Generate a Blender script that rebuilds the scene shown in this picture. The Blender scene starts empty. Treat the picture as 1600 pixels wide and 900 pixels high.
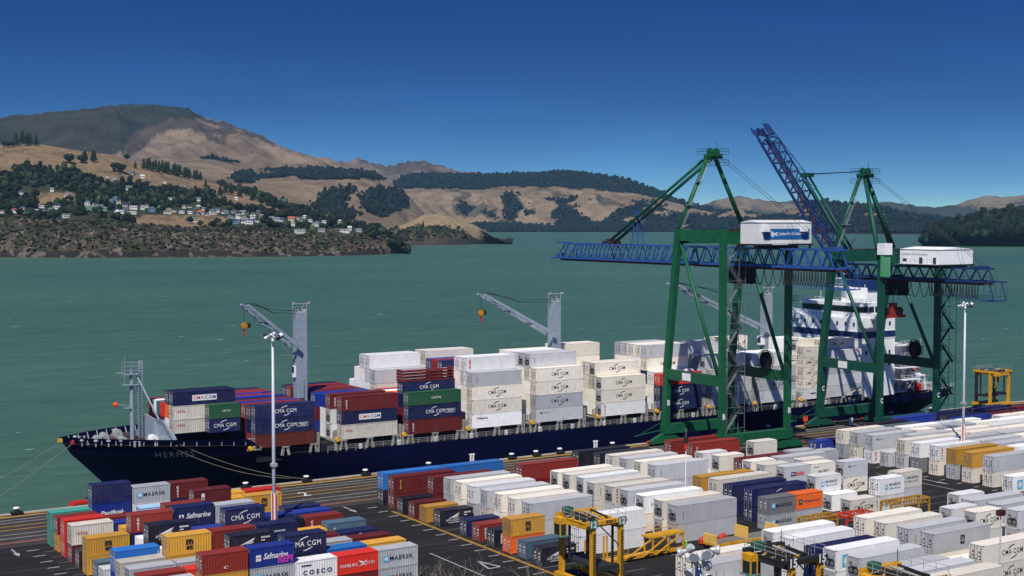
import bpy, bmesh, math, random
import numpy as np
from mathutils import Vector, Matrix
R = math.radians
random.seed(7)
rng = np.random.RandomState(11)
scene = bpy.context.scene
col = scene.collection

# ------------------------------------------------------------------ camera, sky, sun, exposure
CAM_Z, FPX, AZ, PITCH = 50.0, 2130.0, R(32.5), math.atan(107.0 / 2130.0)
cd = bpy.data.cameras.new('camera'); cam = bpy.data.objects.new('camera', cd); col.objects.link(cam)
cam.location = (0, 0, CAM_Z); cam.rotation_euler = (math.pi / 2 - PITCH, 0, -AZ)
cd.sensor_width = 36; cd.lens = 36 * FPX / 1600; cd.clip_start = 1; cd.clip_end = 80000
scene.camera = cam

SUN_EL, SUN_AZ = R(53), R(43.5)          # shadows run along (sin, cos) of SUN_AZ
w = bpy.data.worlds.new('World'); scene.world = w; w.use_nodes = True
nt = w.node_tree; nt.nodes.clear()
wo = nt.nodes.new('ShaderNodeOutputWorld'); bg = nt.nodes.new('ShaderNodeBackground')
sky = nt.nodes.new('ShaderNodeTexSky'); sky.sky_type = 'NISHITA'; sky.sun_disc = False
sky.sun_elevation = SUN_EL; sky.sun_rotation = math.pi + SUN_AZ
sky.altitude = 50; sky.air_density = 1.0; sky.dust_density = 0.3; sky.ozone_density = 1.5
tc = nt.nodes.new('ShaderNodeTexCoord'); mp = nt.nodes.new('ShaderNodeVectorMath'); mp.operation = 'MULTIPLY'
mp.inputs[1].default_value = (1, 1, 4.0)
ad = nt.nodes.new('ShaderNodeVectorMath'); ad.operation = 'ADD'; ad.inputs[1].default_value = (0, 0, 0.05)
nm = nt.nodes.new('ShaderNodeVectorMath'); nm.operation = 'NORMALIZE'
nt.links.new(tc.outputs['Generated'], mp.inputs[0]); nt.links.new(mp.outputs[0], ad.inputs[0])
nt.links.new(ad.outputs[0], nm.inputs[0]); nt.links.new(nm.outputs[0], sky.inputs['Vector'])
gm = nt.nodes.new('ShaderNodeGamma'); gm.inputs['Gamma'].default_value = 1.5
hs = nt.nodes.new('ShaderNodeHueSaturation'); hs.inputs['Saturation'].default_value = 1.15
nt.links.new(sky.outputs[0], gm.inputs[0]); nt.links.new(gm.outputs[0], hs.inputs['Color'])
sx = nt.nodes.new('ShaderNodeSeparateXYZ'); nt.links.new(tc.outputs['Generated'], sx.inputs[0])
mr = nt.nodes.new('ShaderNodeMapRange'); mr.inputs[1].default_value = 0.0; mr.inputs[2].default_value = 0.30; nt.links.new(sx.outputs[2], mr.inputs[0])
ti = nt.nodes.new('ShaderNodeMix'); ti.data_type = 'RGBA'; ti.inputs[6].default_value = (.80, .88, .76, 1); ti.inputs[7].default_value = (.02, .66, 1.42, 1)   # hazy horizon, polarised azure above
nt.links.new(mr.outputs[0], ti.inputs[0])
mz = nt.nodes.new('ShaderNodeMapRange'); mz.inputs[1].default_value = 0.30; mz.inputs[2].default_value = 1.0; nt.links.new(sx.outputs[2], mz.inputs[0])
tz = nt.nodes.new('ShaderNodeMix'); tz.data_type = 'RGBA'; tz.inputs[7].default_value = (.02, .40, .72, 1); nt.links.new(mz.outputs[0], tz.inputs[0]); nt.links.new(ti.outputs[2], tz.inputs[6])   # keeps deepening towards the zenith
wv = nt.nodes.new('ShaderNodeVectorMath'); wv.operation = 'MULTIPLY'; wv.inputs[1].default_value = (3, 3, 16); nt.links.new(tc.outputs['Generated'], wv.inputs[0])
wn = nt.nodes.new('ShaderNodeTexNoise'); wn.inputs['Scale'].default_value = 1.3; wn.inputs['Detail'].default_value = 5; nt.links.new(wv.outputs[0], wn.inputs['Vector'])
wr = nt.nodes.new('ShaderNodeMapRange'); wr.inputs[1].default_value = .45; wr.inputs[2].default_value = .8; wr.inputs[3].default_value = 1.0; wr.inputs[4].default_value = 1.22; nt.links.new(wn.outputs[0], wr.inputs[0])
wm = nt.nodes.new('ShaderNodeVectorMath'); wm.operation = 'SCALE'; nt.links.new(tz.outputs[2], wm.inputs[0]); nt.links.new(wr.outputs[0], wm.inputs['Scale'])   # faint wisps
tn = nt.nodes.new('ShaderNodeMix'); tn.data_type = 'RGBA'; tn.blend_type = 'MULTIPLY'; tn.inputs[0].default_value = 1
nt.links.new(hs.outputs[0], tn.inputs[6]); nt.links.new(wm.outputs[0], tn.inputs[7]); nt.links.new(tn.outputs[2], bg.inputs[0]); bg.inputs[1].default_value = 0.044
nt.links.new(bg.outputs[0], wo.inputs[0])

sd = bpy.data.lights.new('sun', 'SUN'); so = bpy.data.objects.new('sun', sd); col.objects.link(so)
sd.energy = 5.0; sd.angle = R(0.5); sd.color = (1.0, 0.955, 0.89)
_to = Vector((-math.sin(SUN_AZ) * math.cos(SUN_EL), -math.cos(SUN_AZ) * math.cos(SUN_EL), math.sin(SUN_EL)))
so.rotation_euler = _to.to_track_quat('Z', 'Y').to_euler(); so.location = (0, 0, 300)

vs = scene.view_settings; vs.view_transform = 'Standard'; vs.look = 'None'; vs.exposure = 0.0; vs.gamma = 1
vs.use_curve_mapping = False
scene.cycles.use_denoising = True
scene.cycles.max_bounces = 5; scene.cycles.diffuse_bounces = 2; scene.cycles.glossy_bounces = 2
scene.cycles.volume_bounces = 0; scene.cycles.transparent_max_bounces = 4
scene.cycles.sample_clamp_indirect = 4

# ------------------------------------------------------------------ materials
def lin(h):
    h = h.lstrip('#'); v = [int(h[i:i + 2], 16) / 255 for i in (0, 2, 4)]
    return tuple(c / 12.92 if c <= .04045 else ((c + .055) / 1.055) ** 2.4 for c in v)
def shade(c, k): return tuple(min(1, x * k) for x in c)
MATS = {}
def mat(name, c, rough=.6, metal=0., var=.12, scale=.6, bump=0., spec=.4, tex='Object', rust=0.):
    """plain painted / natural surface with gentle two-scale colour variation"""
    if name in MATS: return MATS[name]
    if isinstance(c, str): c = lin(c)
    m = bpy.data.materials.new(name); m.use_nodes = True; n = m.node_tree; b = n.nodes['Principled BSDF']
    b.inputs['Roughness'].default_value = rough; b.inputs['Metallic'].default_value = metal
    b.inputs['Specular IOR Level'].default_value = spec
    if var > 0:
        t = n.nodes.new('ShaderNodeTexCoord'); a = n.nodes.new('ShaderNodeTexNoise')
        a.inputs['Scale'].default_value = scale; a.inputs['Detail'].default_value = 5; a.inputs['Roughness'].default_value = .65
        n.links.new(t.outputs[tex], a.inputs['Vector'])
        mx = n.nodes.new('ShaderNodeMix'); mx.data_type = 'RGBA'
        mx.inputs[6].default_value = (*shade(c, 1 - var), 1); mx.inputs[7].default_value = (*shade(c, 1 + var), 1)
        cr = n.nodes.new('ShaderNodeMapRange'); cr.inputs[1].default_value = .3; cr.inputs[2].default_value = .7
        n.links.new(a.outputs[0], cr.inputs[0]); n.links.new(cr.outputs[0], mx.inputs[0])
        out = mx.outputs[2]
        if rust:
            st = n.nodes.new('ShaderNodeVectorMath'); st.operation = 'MULTIPLY'; st.inputs[1].default_value = (1.6, 1.6, .35); n.links.new(t.outputs[tex], st.inputs[0])
            a2 = n.nodes.new('ShaderNodeTexNoise'); a2.inputs['Scale'].default_value = .9; a2.inputs['Detail'].default_value = 6; a2.inputs['Roughness'].default_value = .7; n.links.new(st.outputs[0], a2.inputs['Vector'])
            r3 = n.nodes.new('ShaderNodeMapRange'); r3.inputs[1].default_value = .58; r3.inputs[2].default_value = .72; r3.inputs[4].default_value = rust; n.links.new(a2.outputs[0], r3.inputs[0])
            m3 = n.nodes.new('ShaderNodeMix'); m3.data_type = 'RGBA'; m3.inputs[7].default_value = (.09, .045, .022, 1); n.links.new(r3.outputs[0], m3.inputs[0]); n.links.new(out, m3.inputs[6]); out = m3.outputs[2]
        n.links.new(out, b.inputs['Base Color'])
        if bump:
            bp = n.nodes.new('ShaderNodeBump'); bp.inputs['Strength'].default_value = bump; bp.inputs['Distance'].default_value = .05
            n.links.new(a.outputs[0], bp.inputs['Height']); n.links.new(bp.outputs[0], b.inputs['Normal'])
    else:
        b.inputs['Base Color'].default_value = (*c, 1)
    MATS[name] = m; return m

def container_paint(name, dirt, rust):
    """colour comes from the object colour; grime, faded patches and rust streaks on top"""
    m = bpy.data.materials.new(name); m.use_nodes = True; n = m.node_tree; b = n.nodes['Principled BSDF']
    b.inputs['Roughness'].default_value = .55; b.inputs['Specular IOR Level'].default_value = .3
    oi = n.nodes.new('ShaderNodeObjectInfo'); t = n.nodes.new('ShaderNodeTexCoord')
    va = n.nodes.new('ShaderNodeVectorMath'); va.operation = 'ADD'
    sc = n.nodes.new('ShaderNodeMath'); sc.operation = 'MULTIPLY'; sc.inputs[1].default_value = 173.0
    n.links.new(oi.outputs['Random'], sc.inputs[0]); n.links.new(t.outputs['Object'], va.inputs[0]); n.links.new(sc.outputs[0], va.inputs[1])
    n1 = n.nodes.new('ShaderNodeTexNoise'); n1.inputs['Scale'].default_value = .55; n1.inputs['Detail'].default_value = 5; n1.inputs['Roughness'].default_value = .7
    n.links.new(va.outputs[0], n1.inputs['Vector'])
    st = n.nodes.new('ShaderNodeVectorMath'); st.operation = 'MULTIPLY'; st.inputs[1].default_value = (2.2, 2.2, .22)
    n2 = n.nodes.new('ShaderNodeTexNoise'); n2.inputs['Scale'].default_value = 1.6; n2.inputs['Detail'].default_value = 4
    n.links.new(va.outputs[0], st.inputs[0]); n.links.new(st.outputs[0], n2.inputs['Vector'])
    r1 = n.nodes.new('ShaderNodeMapRange'); r1.inputs[1].default_value = .35; r1.inputs[2].default_value = .75; r1.inputs[3].default_value = 0; r1.inputs[4].default_value = dirt
    n.links.new(n1.outputs[0], r1.inputs[0])
    m1 = n.nodes.new('ShaderNodeMix'); m1.data_type = 'RGBA'; m1.inputs[7].default_value = (.10, .085, .07, 1)
    n.links.new(r1.outputs[0], m1.inputs[0]); n.links.new(oi.outputs['Color'], m1.inputs[6])
    r2 = n.nodes.new('ShaderNodeMapRange'); r2.inputs[1].default_value = .62; r2.inputs[2].default_value = .78; r2.inputs[3].default_value = 0; r2.inputs[4].default_value = rust
    n.links.new(n2.outputs[0], r2.inputs[0])
    m2 = n.nodes.new('ShaderNodeMix'); m2.data_type = 'RGBA'; m2.inputs[7].default_value = (.17, .055, .02, 1)
    n.links.new(r2.outputs[0], m2.inputs[0]); n.links.new(m1.outputs[2], m2.inputs[6])
    hv = n.nodes.new('ShaderNodeHueSaturation')
    rv = n.nodes.new('ShaderNodeMapRange'); rv.inputs[3].default_value = .76; rv.inputs[4].default_value = 1.12
    n.links.new(oi.outputs['Random'], rv.inputs[0]); n.links.new(rv.outputs[0], hv.inputs['Value'])
    n.links.new(m2.outputs[2], hv.inputs['Color']); n.links.new(hv.outputs[0], b.inputs['Base Color'])
    MATS[name] = m; return m
PAINT = container_paint('container_paint', .32, .6)
WPAINT = container_paint('reefer_paint', .20, .5)

def vcol_mat(name, rough=.95, nscale=.02, amp=.25, fine=.15, bump=0.):
    """colour from the 'Col' attribute broken up by noise in world metres"""
    m = bpy.data.materials.new(name); m.use_nodes = True; n = m.node_tree; b = n.nodes['Principled BSDF']
    b.inputs['Roughness'].default_value = rough; b.inputs['Specular IOR Level'].default_value = .08
    at = n.nodes.new('ShaderNodeAttribute'); at.attribute_name = 'Col'
    g = n.nodes.new('ShaderNodeNewGeometry')
    a = n.nodes.new('ShaderNodeTexNoise'); a.inputs['Scale'].default_value = nscale; a.inputs['Detail'].default_value = 8; a.inputs['Roughness'].default_value = .72
    n.links.new(g.outputs['Position'], a.inputs['Vector'])
    cr = n.nodes.new('ShaderNodeMapRange'); cr.inputs[1].default_value = .3; cr.inputs[2].default_value = .7
    cr.inputs[3].default_value = 1 - amp; cr.inputs[4].default_value = 1 + amp
    n.links.new(a.outputs[0], cr.inputs[0])
    hv = n.nodes.new('ShaderNodeHueSaturation'); n.links.new(at.outputs['Color'], hv.inputs['Color']); n.links.new(cr.outputs[0], hv.inputs['Value'])
    n.links.new(hv.outputs[0], b.inputs['Base Color'])
    if bump:
        bp = n.nodes.new('ShaderNodeBump'); bp.inputs['Strength'].default_value = bump; bp.inputs['Distance'].default_value = 12
        n.links.new(a.outputs[0], bp.inputs['Height']); n.links.new(bp.outputs[0], b.inputs['Normal'])
    MATS[name] = m; return m

# ------------------------------------------------------------------ mesh helpers
class MB:
    def __init__(s): s.v = []; s.f = []; s.m = []
    def add(s, vs, fs, mi=0):
        o = len(s.v); s.v += [tuple(p) for p in vs]; s.f += [tuple(i + o for i in q) for q in fs]; s.m += [mi] * len(fs); return s
    def box(s, x0, y0, z0, x1, y1, z1, mi=0):
        return s.add([(x0, y0, z0), (x1, y0, z0), (x1, y1, z0), (x0, y1, z0), (x0, y0, z1), (x1, y0, z1), (x1, y1, z1), (x0, y1, z1)],
                     [(0, 3, 2, 1), (4, 5, 6, 7), (0, 1, 5, 4), (1, 2, 6, 5), (2, 3, 7, 6), (3, 0, 4, 7)], mi)
    def beam(s, p, q, w, h=None, mi=0, up=(0, 0, 1), w2=None, h2=None):
        p, q = Vector(p), Vector(q); d = (q - p).normalized(); u = Vector(up)
        if abs(d.dot(u)) > .98: u = Vector((0, 1, 0))
        a = d.cross(u).normalized(); b = a.cross(d); h = h or w; w2 = w2 or w; h2 = h2 or h
        vs = [c + a * (i * ww / 2) + b * (j * hh / 2) for c, ww, hh in ((p, w, h), (q, w2, h2)) for i, j in ((-1, -1), (1, -1), (1, 1), (-1, 1))]
        return s.add(vs, [(3, 2, 1, 0), (4, 5, 6, 7), (0, 1, 5, 4), (1, 2, 6, 5), (2, 3, 7, 6), (3, 0, 4, 7)], mi)
    def tube(s, p, q, r, n=8, mi=0, r2=None):
        p, q = Vector(p), Vector(q); d = (q - p).normalized(); u = Vector((0, 0, 1)) if abs(d.z) < .95 else Vector((1, 0, 0))
        a = d.cross(u).normalized(); b = a.cross(d); r2 = r if r2 is None else r2
        vs = [c + (a * math.cos(t) + b * math.sin(t)) * rr for c, rr in ((p, r), (q, r2)) for t in [2 * math.pi * k / n for k in range(n)]]
        fs = [(k, (k + 1) % n, n + (k + 1) % n, n + k) for k in range(n)] + [tuple(range(n - 1, -1, -1)), tuple(range(n, 2 * n))]
        return s.add(vs, fs, mi)
    def prism(s, pts, d, mi=0):
        n = len(pts); d = Vector(d); P = [Vector(p) for p in pts]
        return s.add(P + [p + d for p in P], [tuple(range(n - 1, -1, -1)), tuple(range(n, 2 * n))] + [(k, (k + 1) % n, n + (k + 1) % n, n + k) for k in range(n)], mi)
    def path(s, pts, r, n=5, mi=0):
        for a, b in zip(pts, pts[1:]): s.tube(a, b, r, n, mi)
        return s
    def lathe(s, c, prof, n=12, mi=0, axis='z'):
        vs = []; 
        for r_, z_ in prof:
            for k in range(n):
                t = 2 * math.pi * k / n; x, y = r_ * math.cos(t), r_ * math.sin(t)
                vs.append(Vector(c) + (Vector((x, y, z_)) if axis == 'z' else Vector((z_, x, y)) if axis == 'x' else Vector((x, z_, y))))
        fs = [(i * n + k, i * n + (k + 1) % n, (i + 1) * n + (k + 1) % n, (i + 1) * n + k) for i in range(len(prof) - 1) for k in range(n)]
        fs += [tuple(range(n - 1, -1, -1)), tuple(range((len(prof) - 1) * n, len(prof) * n))]
        return s.add(vs, fs, mi)
    def mesh(s, name, mats, smooth=False):
        me = bpy.data.meshes.new(name); me.from_pydata([tuple(v) for v in s.v], [], s.f)
        for m in (mats if isinstance(mats, (list, tuple)) else [mats]): me.materials.append(m)
        if any(s.m): me.polygons.foreach_set('material_index', s.m)
        bm = bmesh.new(); bm.from_mesh(me); bmesh.ops.recalc_face_normals(bm, faces=bm.faces); bm.to_mesh(me); bm.free()
        if smooth: me.polygons.foreach_set('use_smooth', [True] * len(me.polygons))
        return me
    def build(s, name, mats, parent=None, smooth=False):
        return put(name, s.mesh(name, mats, smooth), parent)
def put(name, data, parent=None, loc=None, color=None):
    o = bpy.data.objects.new(name, data); col.objects.link(o)
    if parent is not None: o.parent = parent
    if loc is not None: o.location = loc
    if color is not None: o.color = (*color[:3], 1)
    return o
def tag(o, label=None, cat=None, group=None, kind=None):
    if label: o['label'] = label
    if cat: o['category'] = cat
    if group: o['group'] = group
    if kind: o['kind'] = kind
    return o
def thing(name, label, cat, loc=(0, 0, 0), rz=0, group=None):
    o = put(name, None, loc=loc); o.rotation_euler = (0, 0, rz); o.empty_display_size = .5
    return tag(o, label, cat, group)
def copy_tree(o, parent=None):
    c = o.copy(); col.objects.link(c); c.parent = parent
    for ch in o.children: copy_tree(ch, c)
    return c
def big_mesh(name, V, F, mats, cols=None, mi=None, smooth=False):
    """numpy verts (n,3), faces (m,k)"""
    V = np.asarray(V, np.float32); F = np.asarray(F, np.int32); me = bpy.data.meshes.new(name)
    me.vertices.add(len(V)); me.vertices.foreach_set('co', V.ravel())
    k = F.shape[1]; me.loops.add(F.size); me.loops.foreach_set('vertex_index', F.ravel())
    me.polygons.add(len(F)); me.polygons.foreach_set('loop_start', np.arange(0, F.size, k, dtype=np.int32))
    me.polygons.foreach_set('loop_total', np.full(len(F), k, np.int32))
    if smooth: me.polygons.foreach_set('use_smooth', np.ones(len(F), bool))
    if mi is not None: me.polygons.foreach_set('material_index', np.asarray(mi, np.int32))
    me.update(calc_edges=True); me.validate()
    if cols is not None:
        a = me.color_attributes.new('Col', 'FLOAT_COLOR', 'POINT')
        c4 = np.ones((len(V), 4), np.float32); c4[:, :3] = cols; a.data.foreach_set('color', c4.ravel())
    for m in (mats if isinstance(mats, (list, tuple)) else [mats]): me.materials.append(m)
    return me
# pixel <-> world (used only to read off bearings and heights of far land)
_sa, _ca, _sp, _cp = math.sin(AZ), math.cos(AZ), math.sin(PITCH), math.cos(PITCH)
_D = np.array([_sa * _cp, _ca * _cp, -_sp]); _Rr = np.array([_ca, -_sa, 0.]); _U = np.cross(_Rr, _D)
def project(V):
    v = np.asarray(V, float) - np.array([0, 0, CAM_Z]); dd = v @ _D
    return 800 + FPX * (v @ _Rr) / dd, 450 - FPX * (v @ _U) / dd
def bearing(px):
    px = np.asarray(px, float); q = _D[None, :2] * 1.0 + _Rr[None, :2] * ((px[:, None] - 800) / FPX)
    n = np.hypot(q[:, 0], q[:, 1]); return q / n[:, None], n
def height_at(px, py, dist):
    px = np.asarray(px, float); py = np.asarray(py, float)
    q = _D[None] + _Rr[None] * ((px[:, None] - 800) / FPX) - _U[None] * ((py[:, None] - 450) / FPX)
    return CAM_Z + q[:, 2] / np.hypot(q[:, 0], q[:, 1]) * dist
def vnoise(x, y, seed=0):
    xi = np.floor(x).astype(np.int64); yi = np.floor(y).astype(np.int64); fx = x - xi; fy = y - yi
    fx = fx * fx * (3 - 2 * fx); fy = fy * fy * (3 - 2 * fy)
    def h(a, b):
        n = (a * 374761393 + b * 668265263 + seed * 1442695041) & 0x7fffffff
        n = ((n ^ (n >> 13)) * 1274126177) & 0x7fffffff
        return ((n ^ (n >> 16)) & 0xffff) / 65535.0
    return (h(xi, yi) * (1 - fx) + h(xi + 1, yi) * fx) * (1 - fy) + (h(xi, yi + 1) * (1 - fx) + h(xi + 1, yi + 1) * fx) * fy
def fbm(x, y, seed=0, o=5, g=.5):
    r = 0; a = 1; t = 0
    for k in range(o): r = r + a * vnoise(x * 2 ** k, y * 2 ** k, seed + k * 17); t += a; a *= g
    return r / t

# ------------------------------------------------------------------ water
WZ = -3.5
def water_mat():
    m = bpy.data.materials.new('harbour_water'); m.use_nodes = True; n = m.node_tree; b = n.nodes['Principled BSDF']
    g = n.nodes.new('ShaderNodeNewGeometry')
    def noise(scale, det, rough=.6, sx=1, sy=1):
        v = n.nodes.new('ShaderNodeVectorMath'); v.operation = 'MULTIPLY'; v.inputs[1].default_value = (sx, sy, 1)
        t = n.nodes.new('ShaderNodeTexNoise'); t.inputs['Scale'].default_value = scale; t.inputs['Detail'].default_value = det; t.inputs['Roughness'].default_value = rough
        n.links.new(g.outputs['Position'], v.inputs[0]); n.links.new(v.outputs[0], t.inputs['Vector']); return t
    a = noise(.0016, 6, .6, 1, 1.8); mx = n.nodes.new('ShaderNodeMix'); mx.data_type = 'RGBA'
    mx.inputs[6].default_value = (.042, .104, .071, 1); mx.inputs[7].default_value = (.062, .127, .086, 1)
    cr = n.nodes.new('ShaderNodeMapRange'); cr.inputs[1].default_value = .35; cr.inputs[2].default_value = .65
    n.links.new(a.outputs[0], cr.inputs[0]); n.links.new(cr.outputs[0], mx.inputs[0])
    rp = noise(.035, 6, .7, 1, 3.0); r2 = n.nodes.new('ShaderNodeMapRange'); r2.inputs[1].default_value = .3; r2.inputs[2].default_value = .7; r2.inputs[3].default_value = .82; r2.inputs[4].default_value = 1.2
    n.links.new(rp.outputs[0], r2.inputs[0]); hv_ = n.nodes.new('ShaderNodeHueSaturation'); n.links.new(r2.outputs[0], hv_.inputs['Value']); n.links.new(mx.outputs[2], hv_.inputs['Color'])
    # small breaking crests
    f1 = noise(.055, 5, .75, 1, 2.2); f2 = noise(.006, 3)
    mm = n.nodes.new('ShaderNodeMath'); mm.operation = 'MULTIPLY_ADD'; mm.inputs[1].default_value = .12; n.links.new(f2.outputs[0], mm.inputs[0]); n.links.new(f1.outputs[0], mm.inputs[2])
    fr = n.nodes.new('ShaderNodeMapRange'); fr.inputs[1].default_value = .74; fr.inputs[2].default_value = .77; fr.inputs[4].default_value = .7
    n.links.new(mm.outputs[0], fr.inputs[0])
    m2 = n.nodes.new('ShaderNodeMix'); m2.data_type = 'RGBA'; m2.inputs[7].default_value = (.62, .66, .62, 1)
    n.links.new(fr.outputs[0], m2.inputs[0]); n.links.new(hv_.outputs[0], m2.inputs[6]); n.links.new(m2.outputs[2], b.inputs['Base Color'])
    b.inputs['Roughness'].default_value = .38; b.inputs['Specular IOR Level'].default_value = .09; b.inputs['IOR'].default_value = 1.33
    w1 = noise(.16, 4, .6, 1, 1.7); w2 = noise(.9, 3, .6)
    ma = n.nodes.new('ShaderNodeMath'); ma.operation = 'MULTIPLY_ADD'; ma.inputs[1].default_value = .25
    n.links.new(w2.outputs[0], ma.inputs[0]); n.links.new(w1.outputs[0], ma.inputs[2])
    bp = n.nodes.new('ShaderNodeBump'); bp.inputs['Strength'].default_value = .55; bp.inputs['Distance'].default_value = .9
    n.links.new(ma.outputs[0], bp.inputs['Height']); n.links.new(bp.outputs[0], b.inputs['Normal'])
    return m
tag(MB().add([(-3000, 225, WZ), (13500, 225, WZ), (13500, 11500, WZ), (-3000, 11500, WZ)], [(0, 1, 2, 3)]).build('water', water_mat()), 'green teal harbour water ruffled by wind', kind='structure')

# ------------------------------------------------------------------ land around the harbour
def inpoly(x, y, poly):
    r = np.zeros(x.shape, bool); n = len(poly)
    for i in range(n):
        x0, y0 = poly[i]; x1, y1 = poly[(i + 1) % n]
        c = ((y0 > y) != (y1 > y)) & (x < (x1 - x0) * (y - y0) / (y1 - y0 + 1e-9) + x0); r ^= c
    return r
def interp(px, pts): p = np.array(pts, float); return np.interp(px, p[:, 0], p[:, 1])
LANDMAT = vcol_mat('near_hill_ground', .95, .03, .3, bump=.3)
FARMAT = vcol_mat('far_hill_ground', .95, .009, .5, bump=.9)
FARMAT.node_tree.nodes['Bump'].inputs['Distance'].default_value = 45
GRASS, TAN2, FOREST, SCRUB, ROCK, BROWN, ORANGE = (.25, .185, .115), (.20, .145, .09), (.012, .020, .014), (.040, .042, .021), (.17, .125, .09), (.15, .105, .075), (.26, .16, .10)
LANDS = {}
def land(name, x0, x1, nu, curves, subs, amps, seed, nscale, cover, label):
    """curves: (dist or None for waterline, py points); last entry may be ('back', extra distance, drop)"""
    px = np.linspace(x0, x1, nu); dirs, _ = bearing(px); rows = []
    for cur in curves:
        if cur[0] == 'back':
            rows.append((rows[-1][0] + cur[1], rows[-1][1] - cur[2])); continue
        py = interp(px, cur[1])
        if cur[0] is None:
            t = height_at(px, py, np.ones(nu)) - CAM_Z; D = (WZ - CAM_Z) / t; z = np.full(nu, WZ - .5)
        else:
            D = interp(px, cur[0]) if isinstance(cur[0], list) else np.full(nu, float(cur[0])); z = height_at(px, py, D)
        rows.append((D, z))
    if curves[0][0] is not None:
        rows.insert(0, (rows[0][0] - 60, np.full(nu, WZ - 3.0))); subs = [2] + list(subs); amps = [0] + list(amps)
    inland = curves[0][0] is not None
    G = []; rid = []
    for i in range(len(rows) - 1):
        k = subs[i]
        for j in range(k + (i == len(rows) - 2)):
            t = j / k; s = t
            D = rows[i][0] * (1 - t) + rows[i + 1][0] * t; z = rows[i][1] * (1 - s) + rows[i + 1][1] * s
            P = dirs * D[:, None]; a = amps[i] * math.sin(math.pi * t) ** (1.4 if t > .5 else .7) if 0 < t < 1 else (amps[i] * .06 if i else 0)
            nz = fbm(P[:, 0] / nscale, P[:, 1] / nscale, seed, 6, .55) - .5
            rd = 1 - np.abs(2 * fbm(P[:, 0] / nscale * 1.3 + 9, P[:, 1] / nscale * 1.3, seed + 5, 4) - 1)
            z = z + a * (nz * 1.6 + (rd - .75) * .9)
            if name in ('promontory', 'headland') and i <= 1 and a: z = z + a * .75 * (1 - 2 * np.abs(2 * fbm(P[:, 0] / 16, P[:, 1] / 16, seed + 41, 4) - 1))
            if i == 0 and 0 < t < 1: z = np.maximum(z, WZ + .2)
            if name in ('far_peaks', 'mountain', 'right_range') and i == len(rows) - 3 + 1: z = z + (26 if name == 'far_peaks' else 12) * max(0, 1 - 2.2 * t) * (np.abs(fbm(px / 11, px * 0 + t * 3, seed + 71, 4) - .5) * 3 - .6)
            if name in ('far_peaks', 'mountain', 'right_range') and i == len(rows) - 3 and t > .5: z = z + (26 if name == 'far_peaks' else 12) * (2 * t - 1) * (np.abs(fbm(px / 11, px * 0 + (t - 1) * 3, seed + 71, 4) - .5) * 3 - .6)
            z = np.maximum(z, WZ - 3.5)
            G.append(np.column_stack([P, z])); rid.append(max(0, i + t - inland))
    G = np.array(G); nv = len(G); V = G.reshape(-1, 3)
    ii, jj = np.meshgrid(np.arange(nv - 1), np.arange(nu - 1), indexing='ij'); a = (ii * nu + jj).ravel()
    F = np.column_stack([a, a + 1, a + nu + 1, a + nu])
    ppx, ppy = project(V); v = np.repeat(np.array(rid), nu)
    wob = (fbm(V[:, 0] / nscale * 5, V[:, 1] / nscale * 5, seed + 31, 4) - .5) * 13
    C, fm = cover(ppx + wob, ppy + wob * .7, v, V, seed)
    me = big_mesh(name, V, F, LANDMAT if name in ('promontory', 'headland', 'wooded_point') else FARMAT, C, smooth=True)
    o = tag(put(name, me), label, kind='structure')
    LANDS[name] = dict(V=V, px=ppx, py=ppy, v=v, forest=fm, nu=nu, nv=nv, G=G)
    return o
def paint(n, base): return np.tile(np.array(base), (n, 1))
def mixc(C, m, c, k=1.0): C[m] = C[m] * (1 - k) + np.array(c) * k
def crease(V, sc, seed, w_): return np.abs(2 * fbm(V[:, 0] / sc, V[:, 1] / sc, seed, 4) - 1) < w_
def gully(V, sc, seed): return fbm(V[:, 0] / sc, V[:, 1] / sc, seed, 5)

def cov_mount(px, py, v, V, s):
    C = paint(len(V), (.235, .175, .12)); n = gully(V, 700, 3); n2 = gully(V, 160, 33)
    mixc(C, n > .60, BROWN, .45); mixc(C, crease(V, 420, 65, .05), BROWN, .55)
    rock = inpoly(px, py, [(215, 150), (300, 150), (450, 222), (440, 232), (400, 214), (360, 212), (352, 226), (330, 222), (318, 208), (296, 200), (262, 205), (232, 225), (200, 246), (175, 245)])
    mixc(C, rock & (n2 > .42), (.060, .052, .046), .85)
    f = inpoly(px, py, [(-300, 150), (0, 170), (60, 165), (130, 155), (240, 145), (300, 150), (318, 182), (285, 186), (262, 188), (228, 198), (205, 214), (190, 232), (160, 246), (110, 262), (-300, 250)])
    mixc(C, f, (.026, .033, .027), .92); mixc(C, f & (n2 > .62), (.045, .045, .036), .6); return C, f & False
def cov_mid(px, py, v, V, s):
    C = paint(len(V), GRASS); n = gully(V, 500, 8); mixc(C, n > .55, TAN2, .7); mixc(C, crease(V, 330, 63, .05), BROWN, .6)
    f = np.zeros(len(V), bool)
    for p in ([(315, 238), (360, 243), (420, 251), (500, 256), (502, 264), (420, 262), (360, 251), (315, 247)],
              [(365, 272), (400, 267), (470, 262), (472, 273), (420, 281), (366, 286)], [(466, 267), (540, 264), (594, 266), (594, 284), (560, 279), (470, 281)],
              [(485, 330), (513, 295), (540, 291), (558, 300), (540, 309), (530, 320), (557, 336), (530, 356), (480, 352)],
              [(560, 310), (590, 294), (622, 299), (637, 322), (598, 341), (574, 331)], [(440, 225), (500, 252), (505, 258), (470, 250), (435, 232)]):
        f |= inpoly(px, py, p)
    mixc(C, f, FOREST); return C, f
def cov_far(px, py, v, V, s):
    C = paint(len(V), (.17, .13, .095)); n = gully(V, 300, 12); mixc(C, n > .5, (.075, .06, .05), .85); return C, n > 9
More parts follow.
